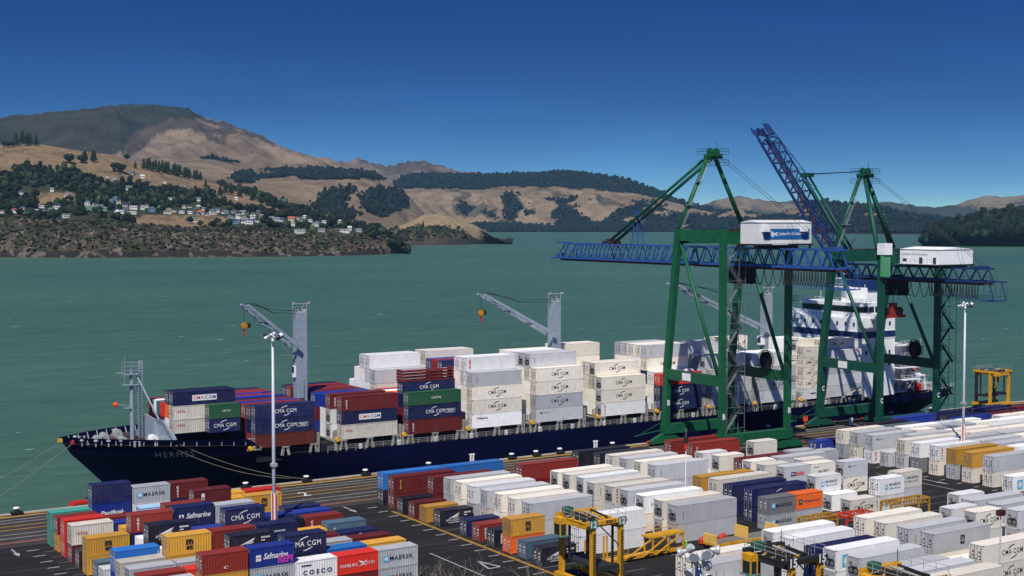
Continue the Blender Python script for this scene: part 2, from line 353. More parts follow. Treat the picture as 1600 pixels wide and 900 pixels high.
def cov_ridge(px, py, v, V, s):
    C = paint(len(V), GRASS); n = gully(V, 420, 5); mixc(C, n > .56, TAN2, .8)
    f = inpoly(px, py, [(606, 296), (640, 262), (700, 255), (800, 255), (900, 250), (1010, 270), (1080, 310), (1120, 335), (1045, 314), (990, 303), (930, 298), (860, 293), (790, 293), (740, 297), (690, 293)])
    for p in ([(706, 318), (722, 315), (744, 324), (727, 339)], [(750, 328), (770, 329), (779, 341), (754, 336)], [(782, 305), (800, 299), (818, 322), (803, 346), (788, 342)],
              [(820, 332), (836, 328), (838, 334), (824, 340)], [(872, 345), (882, 312), (898, 326), (912, 340), (935, 348), (958, 334), (1005, 312), (1012, 322), (965, 350), (960, 364), (870, 364)],
              [(735, 350), (780, 347), (860, 356), (930, 354), (1060, 350), (1060, 366), (735, 366)], [(1010, 340), (1050, 333), (1100, 335), (1100, 350), (1010, 352)]):
        f |= inpoly(px, py, p)
    cr_ = crease(V, 520, 61, .05) & (py > 296); mixc(C, cr_, (.05, .05, .032), .75); mixc(C, crease(V, 260, 62, .05), BROWN, .5)
    g2 = fbm(V[:, 0] / 160, V[:, 1] / 160, 77, 4)
    f |= (g2 > .64 + np.clip((860 - px) / 500, 0, 1)) & (py > 310)
    mixc(C, f, FOREST); return C, f
def cov_right(px, py, v, V, s):
    C = paint(len(V), (.20, .16, .11)); n = gully(V, 900, 4); mixc(C, n > .52, (.07, .075, .06), .9)
    mixc(C, py > 324 + 6 * np.sin(px / 60), (.035, .05, .04), .95); return C, n > 9
def cov_wood(px, py, v, V, s):
    C = paint(len(V), FOREST); n = gully(V, 300, 6)
    t = inpoly(px, py, [(1222, 340), (1232, 328), (1262, 325), (1282, 329), (1268, 338)]) | inpoly(px, py, [(1140, 336), (1165, 324), (1196, 330), (1180, 340)]) | inpoly(px, py, [(1350, 333), (1378, 331), (1384, 338), (1358, 341)])
    mixc(C, t, GRASS, .85); mixc(C, (v < .25), ORANGE, .5); return C, ~t & (v > .3)
def cov_point(px, py, v, V, s):
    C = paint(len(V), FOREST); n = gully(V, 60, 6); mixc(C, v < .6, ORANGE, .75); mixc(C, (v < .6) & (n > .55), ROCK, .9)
    t = inpoly(px, py, [(1530, 335), (1556, 328), (1580, 331), (1560, 338)]); mixc(C, t, GRASS, .8); return C, ~t & (v > .55)
def cov_head(px, py, v, V, s):
    C = paint(len(V), SCRUB); n = gully(V, 14, 9); mixc(C, n > .66, (.10, .075, .055), .6); mixc(C, n < .48, FOREST, .6)
    t = inpoly(px, py, [(612, 364), (640, 340), (660, 326), (705, 326), (752, 344), (784, 374), (742, 367), (715, 357), (680, 352), (645, 354)]) | inpoly(px, py, [(716, 352), (726, 352), (758, 376), (748, 378)])
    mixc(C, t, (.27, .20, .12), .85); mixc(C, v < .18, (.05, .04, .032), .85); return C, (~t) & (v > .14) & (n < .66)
def cov_near(px, py, v, V, s):
    C = paint(len(V), SCRUB); n = gully(V, 55, 2); n2 = gully(V, 22, 14)
    cliff = v < 1.05
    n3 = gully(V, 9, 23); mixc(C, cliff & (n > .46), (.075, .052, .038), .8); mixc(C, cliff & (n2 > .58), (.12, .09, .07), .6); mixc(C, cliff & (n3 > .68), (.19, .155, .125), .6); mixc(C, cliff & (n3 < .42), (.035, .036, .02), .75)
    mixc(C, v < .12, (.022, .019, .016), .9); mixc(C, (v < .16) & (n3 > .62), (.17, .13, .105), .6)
    g = np.zeros(len(V), bool)
    for p in ([(205, 342), (235, 335), (340, 335), (365, 347), (300, 357), (210, 352)], [(40, 308), (70, 300), (115, 303), (120, 316), (60, 318)],
              [(-200, 225), (60, 222), (140, 232), (190, 238), (240, 252), (330, 270), (345, 295), (300, 288), (225, 268), (150, 270), (60, 262), (-200, 268)],
              [(-200, 268), (20, 262), (24, 272), (-200, 290)], [(170, 252), (260, 248), (330, 285), (420, 318), (400, 326), (330, 300), (250, 292), (150, 282), (110, 272)],
              [(322, 302), (350, 305), (395, 318), (392, 330), (350, 318)], [(400, 318), (450, 330), (470, 342), (430, 336)]):
        g |= inpoly(px, py, p)
    mixc(C, g & ~cliff, (.225, .155, .085), .9); mixc(C, g & ~cliff & (n2 > .62), (.12, .09, .05), .6); mixc(C, g & ~cliff & crease(V, 130, 66, .06), (.07, .06, .035), .6)
    f = (~g) & (v > 1.02) & (n > .36)
    mixc(C, f, (.030, .042, .020), .85)
    return C, f

land('far_peaks', 440, 800, 120, [([(440, 8200), (800, 8200)], [(440, 310), (800, 310)]),
     (9000, [(440, 270), (500, 262), (530, 253), (548, 249), (558, 246), (575, 251), (600, 258), (614, 256), (640, 251), (662, 250), (690, 258), (716, 266), (760, 275), (800, 285)]), ('back', 1500, 300)],
     [26, 4], [150, 10], 3, 600, cov_far, 'rocky brown peaks far behind the forest ridge')
land('mountain', -260, 700, 320, [(4200, [(-260, 285), (560, 318), (620, 335), (700, 362)]), (5200, [(-260, 250), (200, 250), (400, 262), (500, 276), (560, 300), (620, 328), (700, 361)]),
     (6600, [(-260, 200), (0, 185), (60, 178), (130, 170), (180, 164), (230, 162), (280, 165), (300, 171), (330, 185), (352, 190), (372, 197), (400, 207), (412, 210), (425, 219), (445, 229), (480, 245), (500, 256), (530, 272), (560, 292), (620, 325), (700, 360)]), ('back', 2500, 400)],
     [10, 60, 6], [30, 210, 10], 5, 620, cov_mount, 'broad brown mountain with dark wooded western flank')
land('right_range', 1000, 1900, 160, [(7600, [(1000, 356), (1900, 356)]),
     (9200, [(1000, 330), (1100, 330), (1150, 321), (1200, 319), (1240, 315), (1266, 311), (1300, 317), (1340, 318), (1390, 314), (1420, 320), (1462, 324), (1500, 317), (1525, 308), (1540, 305), (1560, 307), (1600, 305), (1700, 295), (1900, 300)]), ('back', 2500, 300)],
     [24, 4], [160, 10], 8, 800, cov_right, 'hazy blue range across the right of the harbour')
land('forest_ridge', 560, 1260, 240, [(None, [(560, 362.5), (1260, 362.5)]), (6400, [(560, 350), (760, 350), (900, 348), (1100, 350), (1260, 352)]), (6900, [(560, 305), (620, 296), (740, 298), (900, 300), (1000, 308), (1060, 322), (1140, 334), (1260, 345)]),
     (7600, [(560, 306), (600, 300), (622, 282), (640, 273), (680, 271), (750, 273), (800, 272), (850, 270), (868, 267), (900, 269), (950, 276), (990, 284), (1020, 296), (1045, 309), (1070, 319), (1110, 327), (1180, 335), (1260, 343)]), ('back', 1500, 150)],
     [8, 40, 14, 4], [14, 120, 14, 6], 9, 330, cov_ridge, 'long tan ridge with dark pine plantation along its crest')
land('wooded_hills', 1080, 1700, 160, [(None, [(1080, 364), (1230, 365), (1340, 366), (1460, 367), (1530, 369), (1700, 369)]), (5300, [(1080, 360), (1700, 362)]),
     (6000, [(1080, 345), (1150, 341), (1200, 340), (1236, 328), (1262, 319), (1290, 314), (1310, 317), (1340, 322), (1390, 329), (1440, 337), (1480, 344), (1520, 352), (1600, 356), (1700, 356)]), ('back', 900, 160)],
     [4, 20, 4], [4, 40, 6], 12, 500, cov_wood, 'dark wooded hills on the far shore')
land('dry_hills', 250, 760, 220, [(3300, [(250, 330), (400, 352), (560, 366), (760, 372)]), (3700, [(250, 300), (330, 305), (420, 318), (560, 345), (640, 360), (760, 366)]),
     (4600, [(250, 268), (330, 272), (400, 284), (480, 278), (560, 284), (620, 308), (660, 340), (700, 360), (760, 368)]), (5400, [(250, 250), (330, 246), (420, 262), (500, 263), (580, 271), (630, 296), (670, 340), (700, 360), (760, 368)]), ('back', 900, 90)],
     [6, 26, 14, 4], [8, 46, 24, 6], 14, 420, cov_mid, 'dry tan hills crossed by dark shelter belts')
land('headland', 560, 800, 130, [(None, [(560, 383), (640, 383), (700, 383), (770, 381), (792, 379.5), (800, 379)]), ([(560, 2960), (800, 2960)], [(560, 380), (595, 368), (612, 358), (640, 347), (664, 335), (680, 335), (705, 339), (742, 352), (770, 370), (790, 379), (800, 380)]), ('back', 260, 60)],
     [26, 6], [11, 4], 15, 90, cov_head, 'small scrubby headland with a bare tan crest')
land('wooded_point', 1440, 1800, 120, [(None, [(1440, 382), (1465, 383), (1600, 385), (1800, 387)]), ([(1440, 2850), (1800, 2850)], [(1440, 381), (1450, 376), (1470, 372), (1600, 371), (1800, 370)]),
     ([(1440, 3100), (1800, 3100)], [(1440, 381), (1450, 372), (1470, 358), (1490, 352), (1520, 346), (1560, 338), (1600, 334), (1700, 320), (1800, 315)]), ('back', 500, 60)],
     [6, 16, 4], [4, 9, 3], 16, 90, cov_point, 'tree covered point with orange rocks along its shore')
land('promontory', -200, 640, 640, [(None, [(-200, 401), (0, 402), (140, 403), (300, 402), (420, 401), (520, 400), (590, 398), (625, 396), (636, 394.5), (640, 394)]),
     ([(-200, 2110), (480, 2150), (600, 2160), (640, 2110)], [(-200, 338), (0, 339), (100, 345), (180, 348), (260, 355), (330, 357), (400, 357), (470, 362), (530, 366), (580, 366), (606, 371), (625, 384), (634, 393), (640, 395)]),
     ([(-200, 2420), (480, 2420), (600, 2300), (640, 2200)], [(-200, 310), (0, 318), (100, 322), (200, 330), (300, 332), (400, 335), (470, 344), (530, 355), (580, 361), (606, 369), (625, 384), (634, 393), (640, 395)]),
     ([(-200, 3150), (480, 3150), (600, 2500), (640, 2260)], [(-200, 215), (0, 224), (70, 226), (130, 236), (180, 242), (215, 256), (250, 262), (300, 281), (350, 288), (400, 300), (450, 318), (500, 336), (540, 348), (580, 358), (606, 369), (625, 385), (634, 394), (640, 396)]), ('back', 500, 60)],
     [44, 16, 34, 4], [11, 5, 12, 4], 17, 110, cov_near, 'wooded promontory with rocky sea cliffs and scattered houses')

HS = """85,595,white,red,hip,14,4 10,597,white,grey,flat,12,4 110,505,white,dark,hip,18,4 205,570,cream,grey,gable,16,4 195,592,white,grey,flat,14,5 250,600,grey,dark,hip,13,6 305,582,white,dark,gable,20,6
345,620,white,white,flat,15,6 275,495,white,grey,gable,10,4 350,508,cream,grey,hip,14,4 455,565,white,blue,hip,14,6 470,588,green,green,gable,17,5 525,575,white,grey,gable,12,5 548,586,green,grey,hip,13,4
583,550,blue,blue,hip,14,5 650,568,grey,dark,hip,15,4 640,606,white,white,flat,22,5 700,580,white,white,flat,24,5 702,606,white,grey,flat,20,5 740,585,white,grey,gable,12,5 790,590,blue,blue,hip,16,6
885,592,yellow,grey,hip,15,5 880,606,white,white,flat,18,3 893,530,white,white,flat,14,3 1035,535,white,grey,gable,13,3 670,475,white,green,gable,17,4 600,428,white,grey,hip,12,3 735,418,white,white,gable,14,3
695,398,blue,blue,hip,12,4 625,405,brown,brown,hip,11,3 570,412,white,grey,gable,8,4 865,445,white,grey,front,10,4 955,465,cream,grey,gable,12,3 960,573,white,grey,hip,10,4 950,600,white,grey,flat,15,6
995,602,white,dark,hip,14,6 1045,602,cream,orange,hip,18,4 1110,605,white,grey,front,18,6 1135,598,white,blue,gable,12,4 1020,645,cream,green,hip,18,6 1062,588,white,grey,gable,10,4 1235,530,white,white,gable,10,3
1220,600,grey,dark,hip,13,5 1265,605,white,grey,gable,16,4 1205,635,grey,blue,hip,13,5 1245,620,white,dark,gable,13,5 1320,625,white,grey,hip,12,6 1230,656,blue,dark,hip,20,5 1305,656,white,blue,hip,20,6"""
HS2 = """45,480,grey,grey,hip,15,4 80,460,white,dark,gable,14,6 100,445,white,grey,hip,16,4 140,497,white,blue,hip,22,6 160,468,white,white,gable,13,3 60,500,blue,dark,hip,20,5 205,468,cream,grey,gable,11,4
262,483,white,grey,hip,18,5 285,495,white,grey,gable,16,6 290,400,white,grey,hip,9,3 360,480,cream,orange,gable,17,4 402,480,white,white,flat,14,4 365,508,white,grey,hip,16,5 425,490,grey,dark,flat,16,4 462,490,white,dark,hip,14,5
490,515,white,grey,front,18,5 408,547,white,white,flat,24,5 445,410,white,blue,gable,9,4 535,497,white,dark,front,13,5 615,505,white,white,front,13,7 525,541,grey,grey,flat,18,5 640,541,white,white,flat,26,4 716,541,grey,dark,flat,18,6"""
HL = []
for txt, ox, oy, sc in ((HS, 0, 150, 3.333), (HS2, 350, 200, 3.404)):
    for it in txt.split():
        a = it.split(','); HL.append((ox + float(a[0]) / sc, oy + float(a[1]) / sc, a[2], a[3] if a[3] != 'brown' else 'dark', a[4], float(a[5]), float(a[6])))
hr = random.Random(21)
for h in list(HL):
    if h[1] > 312 and hr.random() < .75: HL.append((h[0] + hr.choice((-1, 1)) * hr.uniform(7, 15), h[1] + hr.uniform(-6, 3), hr.choice(['white', 'white', 'cream', 'grey', 'blue', 'brown']), hr.choice(['grey', 'dark', 'white', 'blue', 'red', 'green']), hr.choice(['gable', 'hip', 'flat', 'front']), hr.uniform(9, 14), hr.choice((3, 4, 5))))
HL.sort(key=lambda h: h[0])
def clear_of_houses(P):
    px, py = project(P); keep = np.ones(len(P), bool)
    for h in HL: keep &= ~((np.abs(px - h[0]) < 2.0 + h[5] * .36) & (py > h[1] - 1.5) & (py < h[1] + 8))
    return keep
# woods on the hills: lumpy crowns, one object per wood
_t = (1 + 5 ** .5) / 2
ICO_V = np.array([(-1, _t, 0), (1, _t, 0), (-1, -_t, 0), (1, -_t, 0), (0, -1, _t), (0, 1, _t), (0, -1, -_t), (0, 1, -_t), (_t, 0, -1), (_t, 0, 1), (-_t, 0, -1), (-_t, 0, 1)]) / math.hypot(1, _t)
ICO_F = np.array([(0, 11, 5), (0, 5, 1), (0, 1, 7), (0, 7, 10), (0, 10, 11), (1, 5, 9), (5, 11, 4), (11, 10, 2), (10, 7, 6), (7, 1, 8), (3, 9, 4), (3, 4, 2), (3, 2, 6), (3, 6, 8), (3, 8, 9), (4, 9, 5), (2, 4, 11), (6, 2, 10), (8, 6, 7), (9, 8, 1)])
FOLMAT = vcol_mat('woodland_foliage', .9, .25, .45, bump=0)
def lumps(P, rad, hgt, cols, jit=.4):
    n = len(P); J = 1 + (rng.rand(n, 12, 1) - .5) * 2 * jit
    V = ICO_V[None] * J * np.stack([rad, rad, hgt], 1)[:, None, :] + P[:, None, :]
    F = ICO_F[None] + (np.arange(n) * 12)[:, None, None]
    return V.reshape(-1, 3), F.reshape(-1, 3), np.repeat(cols, 12, 0)
def wood(lname, name, label, n, rad, hgt, base, sub=1, maskfn=None, var=.35):
    L = LANDS[lname]; ok = L['forest'].copy()
    if maskfn is not None: ok &= maskfn(L)
    idx = np.nonzero(ok)[0]
    if len(idx) == 0: return
    nu = L['nu']; idx = idx[(idx % nu < nu - 1) & (idx < len(L['V']) - nu)]
    dens = np.linalg.norm(L['V'][idx + nu] - L['V'][idx], axis=1); dens /= dens.sum()
    k = rng.choice(idx, n, p=dens); a, b = rng.rand(n, 1), rng.rand(n, 1); V = L['V']
    P = V[k] * (1 - a) * (1 - b) + V[k + 1] * a * (1 - b) + V[k + nu] * (1 - a) * b + V[k + nu + 1] * a * b
    if lname in ('dry_hills', 'forest_ridge', 'wooded_hills'): P = P + np.column_stack([rng.randn(n, 2) * (9 if lname == 'dry_hills' else 14), np.zeros(n)])
    if lname == 'promontory': keep = clear_of_houses(P); P = P[keep]; n = len(P)
    s = np.exp((rng.randn(n) * .3).clip(-.6, .5)); r_ = rad * s; h_ = hgt * s * (1 + .3 * rng.randn(n)).clip(.6, 1.4)
    c = np.array(base)[None] * np.exp(rng.randn(n, 1) * var) * (1 + .15 * rng.randn(n, 3)).clip(.5, 1.5)
    PP, RR, HH, CC = [], [], [], []
    for q in range(sub):
        off = rng.randn(n, 3).clip(-1.6, 1.6) * np.stack([r_, r_, h_ * .5], 1) * (.0 if q == 0 else .55)
        PP.append(P + off + np.stack([0 * h_, 0 * h_, h_ * .75], 1)); f = 1 if q == 0 else .65
        RR.append(r_ * f); HH.append(h_ * f); CC.append(c * np.exp(rng.randn(n, 1) * .2))
    V2, F2, C2 = lumps(np.concatenate(PP), np.concatenate(RR), np.concatenate(HH), np.concatenate(CC))
    tag(put(name, big_mesh(name, V2, F2, FOLMAT, C2)), label, 'woodland', kind='stuff')
wood('forest_ridge', 'pine_plantation', 'dark pine plantation on the long ridge crest and gullies', 16000, 6, 5, (.010, .018, .015), var=.15)
wood('wooded_hills', 'hillside_forest', 'dark forest over the far right hills', 9000, 7, 6, (.009, .018, .016), var=.15)
wood('dry_hills', 'shelter_belts', 'dark shelter belts and pine blocks on tan hills', 7500, 4.5, 5, (.011, .018, .014), var=.2)
wood('headland', 'headland_scrub', 'low green scrub over the small headland', 2600, 2.4, 1.5, (.024, .030, .017))
wood('wooded_point', 'point_trees', 'dense dark trees covering the right point', 2600, 6.5, 8, (.010, .018, .011), sub=3, var=.3)
wood('promontory', 'garden_trees', 'mixed dark trees and gardens among promontory houses', 5200, 3.9, 4.2, (.014, .020, .010), sub=3, var=.5)
_L = LANDS['promontory']; _L['forest_save'] = _L['forest']; _L['forest'] = (_L['v'] > .10) & (_L['v'] < 1.05)
wood('promontory', 'cliff_scrub', 'patchy scrub clinging to the promontory cliffs', 2600, 1.9, 1.0, (.024, .026, .014), sub=2, var=.5)
_L['forest'] = _L['forest_save']

def ground_at(lname, px, py):
    L = LANDS[lname]; d = (L['px'] - px) ** 2 * .5 + (L['py'] - py) ** 2; k = np.argsort(d)[:14]
    k = k[d[k] < max(9, d[k[0]] + 2)] if d[k[0]] < 9 else k[:1]
    k = k[np.argmin(np.linalg.norm(L['V'][k][:, :2], axis=1))]; return Vector(L['V'][k])

# ------------------------------------------------------------------ houses on the promontory
WIN = mat('house_glass', (.02, .025, .03), .15, 0, 0)
HW = {'white': '#CFCCC4', 'cream': '#C4B89E', 'grey': '#9A9A98', 'yellow': '#D8B35A', 'green': '#7FA68F', 'brown': '#7A6453', 'blue': '#6E86A0'}
HR = {'grey': '#6F7276', 'dark': '#2E3236', 'orange': '#B5532B', 'white': '#D8D8D4', 'blue': '#4B6478', 'red': '#8C3B2E', 'green': '#5E7A68'}
HM = {k: mat('house_wall_' + k, v, .8, 0, .06, .3) for k, v in HW.items()}
HRM = {k: mat('house_roof_' + k, v, .7, 0, .1, .4) for k, v in HR.items()}
def house_parts(wd, dp, h, style, nwin):
    wl = MB().box(-wd / 2, -dp / 2, -3, wd / 2, dp / 2, h); rf = MB(); e = .5
    if style == 'gable':
        rf.prism([(-wd / 2 - e, -dp / 2 - e, h), (-wd / 2 - e, dp / 2 + e, h), (-wd / 2 - e, 0, h + dp * .33)], (wd + 2 * e, 0, 0))
        wl.prism([(-wd / 2 + .02, -dp / 2, h), (-wd / 2 + .02, dp / 2, h), (-wd / 2 + .02, 0, h + dp * .3)], (wd - .04, 0, 0))
    elif style == 'front':
        rf.prism([(-wd / 2 - e, -dp / 2 - e, h), (0, -dp / 2 - e, h + wd * .34), (wd / 2 + e, -dp / 2 - e, h)], (0, dp + 2 * e, 0))
    elif style == 'hip':
        rf.add([(-wd / 2 - e, -dp / 2 - e, h), (wd / 2 + e, -dp / 2 - e, h), (wd / 2 + e, dp / 2 + e, h), (-wd / 2 - e, dp / 2 + e, h), (-wd * .22, 0, h + dp * .3), (wd * .22, 0, h + dp * .3)],
               [(0, 1, 5, 4), (1, 2, 5), (2, 3, 4, 5), (3, 0, 4), (3, 2, 1, 0)])
    else:
        rf.box(-wd / 2 - e, -dp / 2 - e, h, wd / 2 + e, dp / 2 + e, h + .45)
    ws = []
    for s in range(2 if h > 4.5 else 1):
        for k in range(nwin):
            x = -wd / 2 + wd * (k + .5) / nwin; z = .9 + s * 2.9; ww = wd / nwin * .32
            ws.append(MB().box(x - ww, -dp / 2 - .12, z, x + ww, -dp / 2 + .05, z + 1.5))
    return wl, rf, ws
ORD = 'first second third fourth fifth sixth seventh eighth ninth tenth eleventh twelfth thirteenth fourteenth fifteenth sixteenth seventeenth eighteenth nineteenth twentieth'.split()
def nth(k):
    if k < 20: return ORD[k]
    T = {2: 'twenty', 3: 'thirty', 4: 'forty', 5: 'fifty', 6: 'sixty', 7: 'seventy', 8: 'eighty', 9: 'ninety'}; t, u = divmod(k + 1, 10)
    if t >= 10: return 'hundredth' if k == 99 else 'hundred-and-' + nth(k - 100)
    return {2: 'twentieth', 3: 'thirtieth', 4: 'fortieth', 5: 'fiftieth', 6: 'sixtieth', 7: 'seventieth', 8: 'eightieth', 9: 'ninetieth'}[t] if u == 0 else T[t] + '-' + ORD[u - 1]
STY = {'gable': 'gabled', 'front': 'front-gabled', 'hip': 'hipped', 'flat': 'flat'}
for k, (px, py, wc, rc, st, wd, h) in enumerate(HL):
    g = ground_at('promontory', px, py + 1.5); d = Vector((g.x, g.y, 0)).normalized()
    g = g - d * 4
    wd *= .6; h *= .85; rz = math.atan2(d.y, d.x) - math.pi / 2 + random.uniform(-.5, .5)
    t = thing('house', f'{wc} house with {rc} {STY[st]} roof on the promontory, {nth(k)} house from the left', 'house', (g.x, g.y, g.z + .8), rz, 'houses on the promontory')
    wl, rf, ws = house_parts(wd, min(wd, 9) * .85, h, st, 2 if wd < 12 else 3)
    wl.build('wall', HM[wc], t); rf.build('roof', HRM[rc], t)
    for q in ws: q.build('window', WIN, t)

# single trees that stand out on the promontory
TRUNK = mat('tree_bark', (.07, .05, .035), .9, 0, .2, 1)
def tree_proto(kind, seed):
    rs = np.random.RandomState(seed); tr = MB()
    H_ = 18 if kind == 'pine' else 12
    tr.tube((0, 0, -2), (0, 0, H_ * .75), .5, 6, 0, .15)
    for k in range(5):
        a = rs.rand() * 6.3; z = H_ * (.3 + .09 * k); tr.tube((0, 0, z), (math.cos(a) * 2.4, math.sin(a) * 2.4, z + 1.5), .16, 4, 0, .05)
    n = 260
    if kind == 'pine':
        t = rs.rand(n) ** .8; z = H_ * (.12 + .88 * t); rr = (1 - t) * 3.6 + .3; a = rs.rand(n) * 6.283; q = np.sqrt(rs.rand(n)) * rr
        P = np.stack([q * np.cos(a), q * np.sin(a), z], 1); s = .5 + .5 * rs.rand(n)
    else:
        u = rs.randn(n, 3); u /= np.linalg.norm(u, axis=1)[:, None]; q = rs.rand(n, 1) ** .4
        P = u * q * np.array([[5.2, 4.8, 4.2]]) + np.array([[0, 0, H_ * .62]]); s = .6 + .6 * rs.rand(n)
        P += np.sin(P[:, [1, 2, 0]] * .9 + seed) * .6
    c = np.array([(.024, .040, .020)]) * np.exp(rs.randn(n, 1) * .4)
    V, F, C = lumps(P, s, s * .8, c, .4)
    return tr.mesh('trunk', TRUNK), big_mesh('crown', V, F, FOLMAT, C)
TP = {('pine', 0): tree_proto('pine', 1), ('pine', 1): tree_proto('pine', 2), ('round', 0): tree_proto('round', 3), ('round', 1): tree_proto('round', 4)}
TL = [(8, 228, 'round', 1.5), (20, 227, 'round', 1.2), (34, 224, 'pine', 1.5), (48, 224, 'pine', 1.3), (56, 225, 'pine', 1.2), (112, 254, 'round', 2.0), (126, 256, 'round', 1.7), (136, 252, 'pine', 1.2), (148, 252, 'pine', 1.2),
      (178, 268, 'round', 1.9), (190, 270, 'round', 2.0), (202, 250, 'round', 1.4), (230, 264, 'pine', 1.3), (240, 266, 'pine', 1.2), (250, 268, 'pine', 1.3), (260, 270, 'pine', 1.35), (270, 272, 'pine', 1.25), (280, 274, 'pine', 1.4), (290, 276, 'pine', 1.3),
      (300, 276, 'pine', 1.2), (310, 277, 'pine', 1.25), (226, 262, 'pine', 1.2), (235, 263, 'pine', 1.35), (245, 264, 'pine', 1.2), (255, 267, 'pine', 1.3), (265, 269, 'pine', 1.3), (275, 271, 'pine', 1.35), (285, 273, 'pine', 1.25), (295, 275, 'pine', 1.3), (305, 276, 'pine', 1.2), (315, 278, 'pine', 1.1), (26, 226, 'pine', 1.4), (42, 225, 'pine', 1.4), (131, 253, 'pine', 1.2), (143, 253, 'pine', 1.3), (13, 228, 'round', 1.4), (343, 306, 'pine', 1.2), (352, 302, 'pine', 1.4), (362, 304, 'pine', 1.3), (374, 306, 'pine', 1.2), (384, 300, 'round', 1.4), (395, 312, 'pine', 1.1), (410, 320, 'round', 1.5), (436, 328, 'round', 1.6), (455, 338, 'round', 1.2),
      (322, 290, 'pine', .9), (212, 262, 'pine', .8), (300, 348, 'round', 1.1), (315, 352, 'round', 1.0), (585, 372, 'round', 1.3), (612, 388, 'round', 1.6), (622, 390, 'round', 1.5)]
TL.sort()
cnt = {'pine': 0, 'round': 0}
for px, py, kd, sc in TL:
    g = ground_at('promontory', px, py); tm, cm = TP[(kd, random.randint(0, 1))]
    t = thing('pine_tree' if kd == 'pine' else 'broadleaf_tree', f'{"tall dark pine" if kd == "pine" else "rounded dark tree"} on the promontory, {nth(cnt[kd])} such tree from the left', 'tree', (g.x, g.y, g.z - .5), random.uniform(0, 6), 'lone trees on the promontory')
    t.scale = (sc * 1.35, sc * 1.35, sc * 1.1) if kd == 'pine' else (sc * .95, sc * .95, sc * .85); cnt[kd] += 1
    put('trunk', tm, t); put('crown', cm, t)

# ------------------------------------------------------------------ yard, quay and painted markings
def asphalt():
    m = bpy.data.materials.new('yard_asphalt'); m.use_nodes = True; n = m.node_tree; b = n.nodes['Principled BSDF']
    g = n.nodes.new('ShaderNodeNewGeometry')
    def nz(s, d, sx=1, sy=1):
        v = n.nodes.new('ShaderNodeVectorMath'); v.operation = 'MULTIPLY'; v.inputs[1].default_value = (sx, sy, 1)
        t = n.nodes.new('ShaderNodeTexNoise'); t.inputs['Scale'].default_value = s; t.inputs['Detail'].default_value = d; t.inputs['Roughness'].default_value = .65
        n.links.new(g.outputs['Position'], v.inputs[0]); n.links.new(v.outputs[0], t.inputs['Vector']); return t
    a = nz(.22, 5); mx = n.nodes.new('ShaderNodeMix'); mx.data_type = 'RGBA'
    mx.inputs[6].default_value = (.009, .0085, .009, 1); mx.inputs[7].default_value = (.021, .0195, .020, 1)
    n.links.new(a.outputs[0], mx.inputs[0])
    c = nz(.6, 5, .06, 1); r = n.nodes.new('ShaderNodeMapRange'); r.inputs[1].default_value = .5; r.inputs[2].default_value = .75; r.inputs[4].default_value = .65
    n.links.new(c.outputs[0], r.inputs[0]); m2 = n.nodes.new('ShaderNodeMix'); m2.data_type = 'RGBA'; m2.inputs[7].default_value = (.06, .053, .048, 1)
    n.links.new(r.outputs[0], m2.inputs[0]); n.links.new(mx.outputs[2], m2.inputs[6]); n.links.new(m2.outputs[2], b.inputs['Base Color'])
    b.inputs['Roughness'].default_value = .85; b.inputs['Specular IOR Level'].default_value = .2
    return m
QY = 238.8
yard = tag(MB().box(-150, 60, -.6, 520, 214.6, 0).build('yard_ground', asphalt()), 'dark asphalt container yard', kind='structure')
APR = mat('apron_concrete', (.038, .033, .029), .85, 0, .45, .25, tex='Object')
quay = tag(MB().box(-150, 214.6, -.6, 520, 238.0, -.004).build('quay_apron', APR), 'grey concrete quay apron', kind='structure')
PW = mat('marking_white', (.38, .37, .355), .7, 0, .4, .8); PY = mat('marking_yellow', (.55, .30, .035), .7, 0, .3, .5)
PWD = mat('marking_worn', (.17, .165, .155), .8, 0, .5, .7); PR = mat('rail_strip_red', (.16, .075, .055), .85, 0, .3, .4); CAPM = mat('quay_cap_concrete', (.42, .38, .32), .8, 0, .25, .5); RUSTM = mat('timber_edge', (.30, .19, .075), .8, 0, .4, .3)
DARK = mat('black_rubber', (.012, .012, .013), .7, 0, .2)
MB().box(-150, 238.0, -.6, 520, 238.35, .10).build('kerb_timber', RUSTM, quay)
MB().box(-150, 238.35, -1.2, 520, QY, .28).build('quay_cap', CAPM, quay)
MB().box(-150, 237.0, -4.5, 520, 238.3, -.61).build('quay_face', mat('quay_face_concrete', (.06, .055, .05), .9, 0, .3), quay)
def strip(y, w_, m, name='lane_line', par=quay, x0=-140, x1=500, z=.006): MB().box(x0, y - w_ / 2, z - .01, x1, y + w_ / 2, z).build(name, m, par)
strip(236.9, .55, PY); strip(234.4, .2, PW); strip(232.3, .2, PW); strip(229.5, .22, PY); strip(226.8, .22, PY); strip(223.4, .2, PW); strip(220.8, .2, PW)
strip(217.6, 1.5, PR, 'rail_strip'); strip(235.5, .12, DARK, 'crane_rail', z=.03); strip(216.8, .12, DARK, 'crane_rail', z=.03)
for k in range(30):                                                   # fenders on the quay face
    x = -60 + k * 14.0
    MB().box(x, QY, -2.6, x + 1.6, QY + 1.1, -.3).build('fender', DARK, quay)
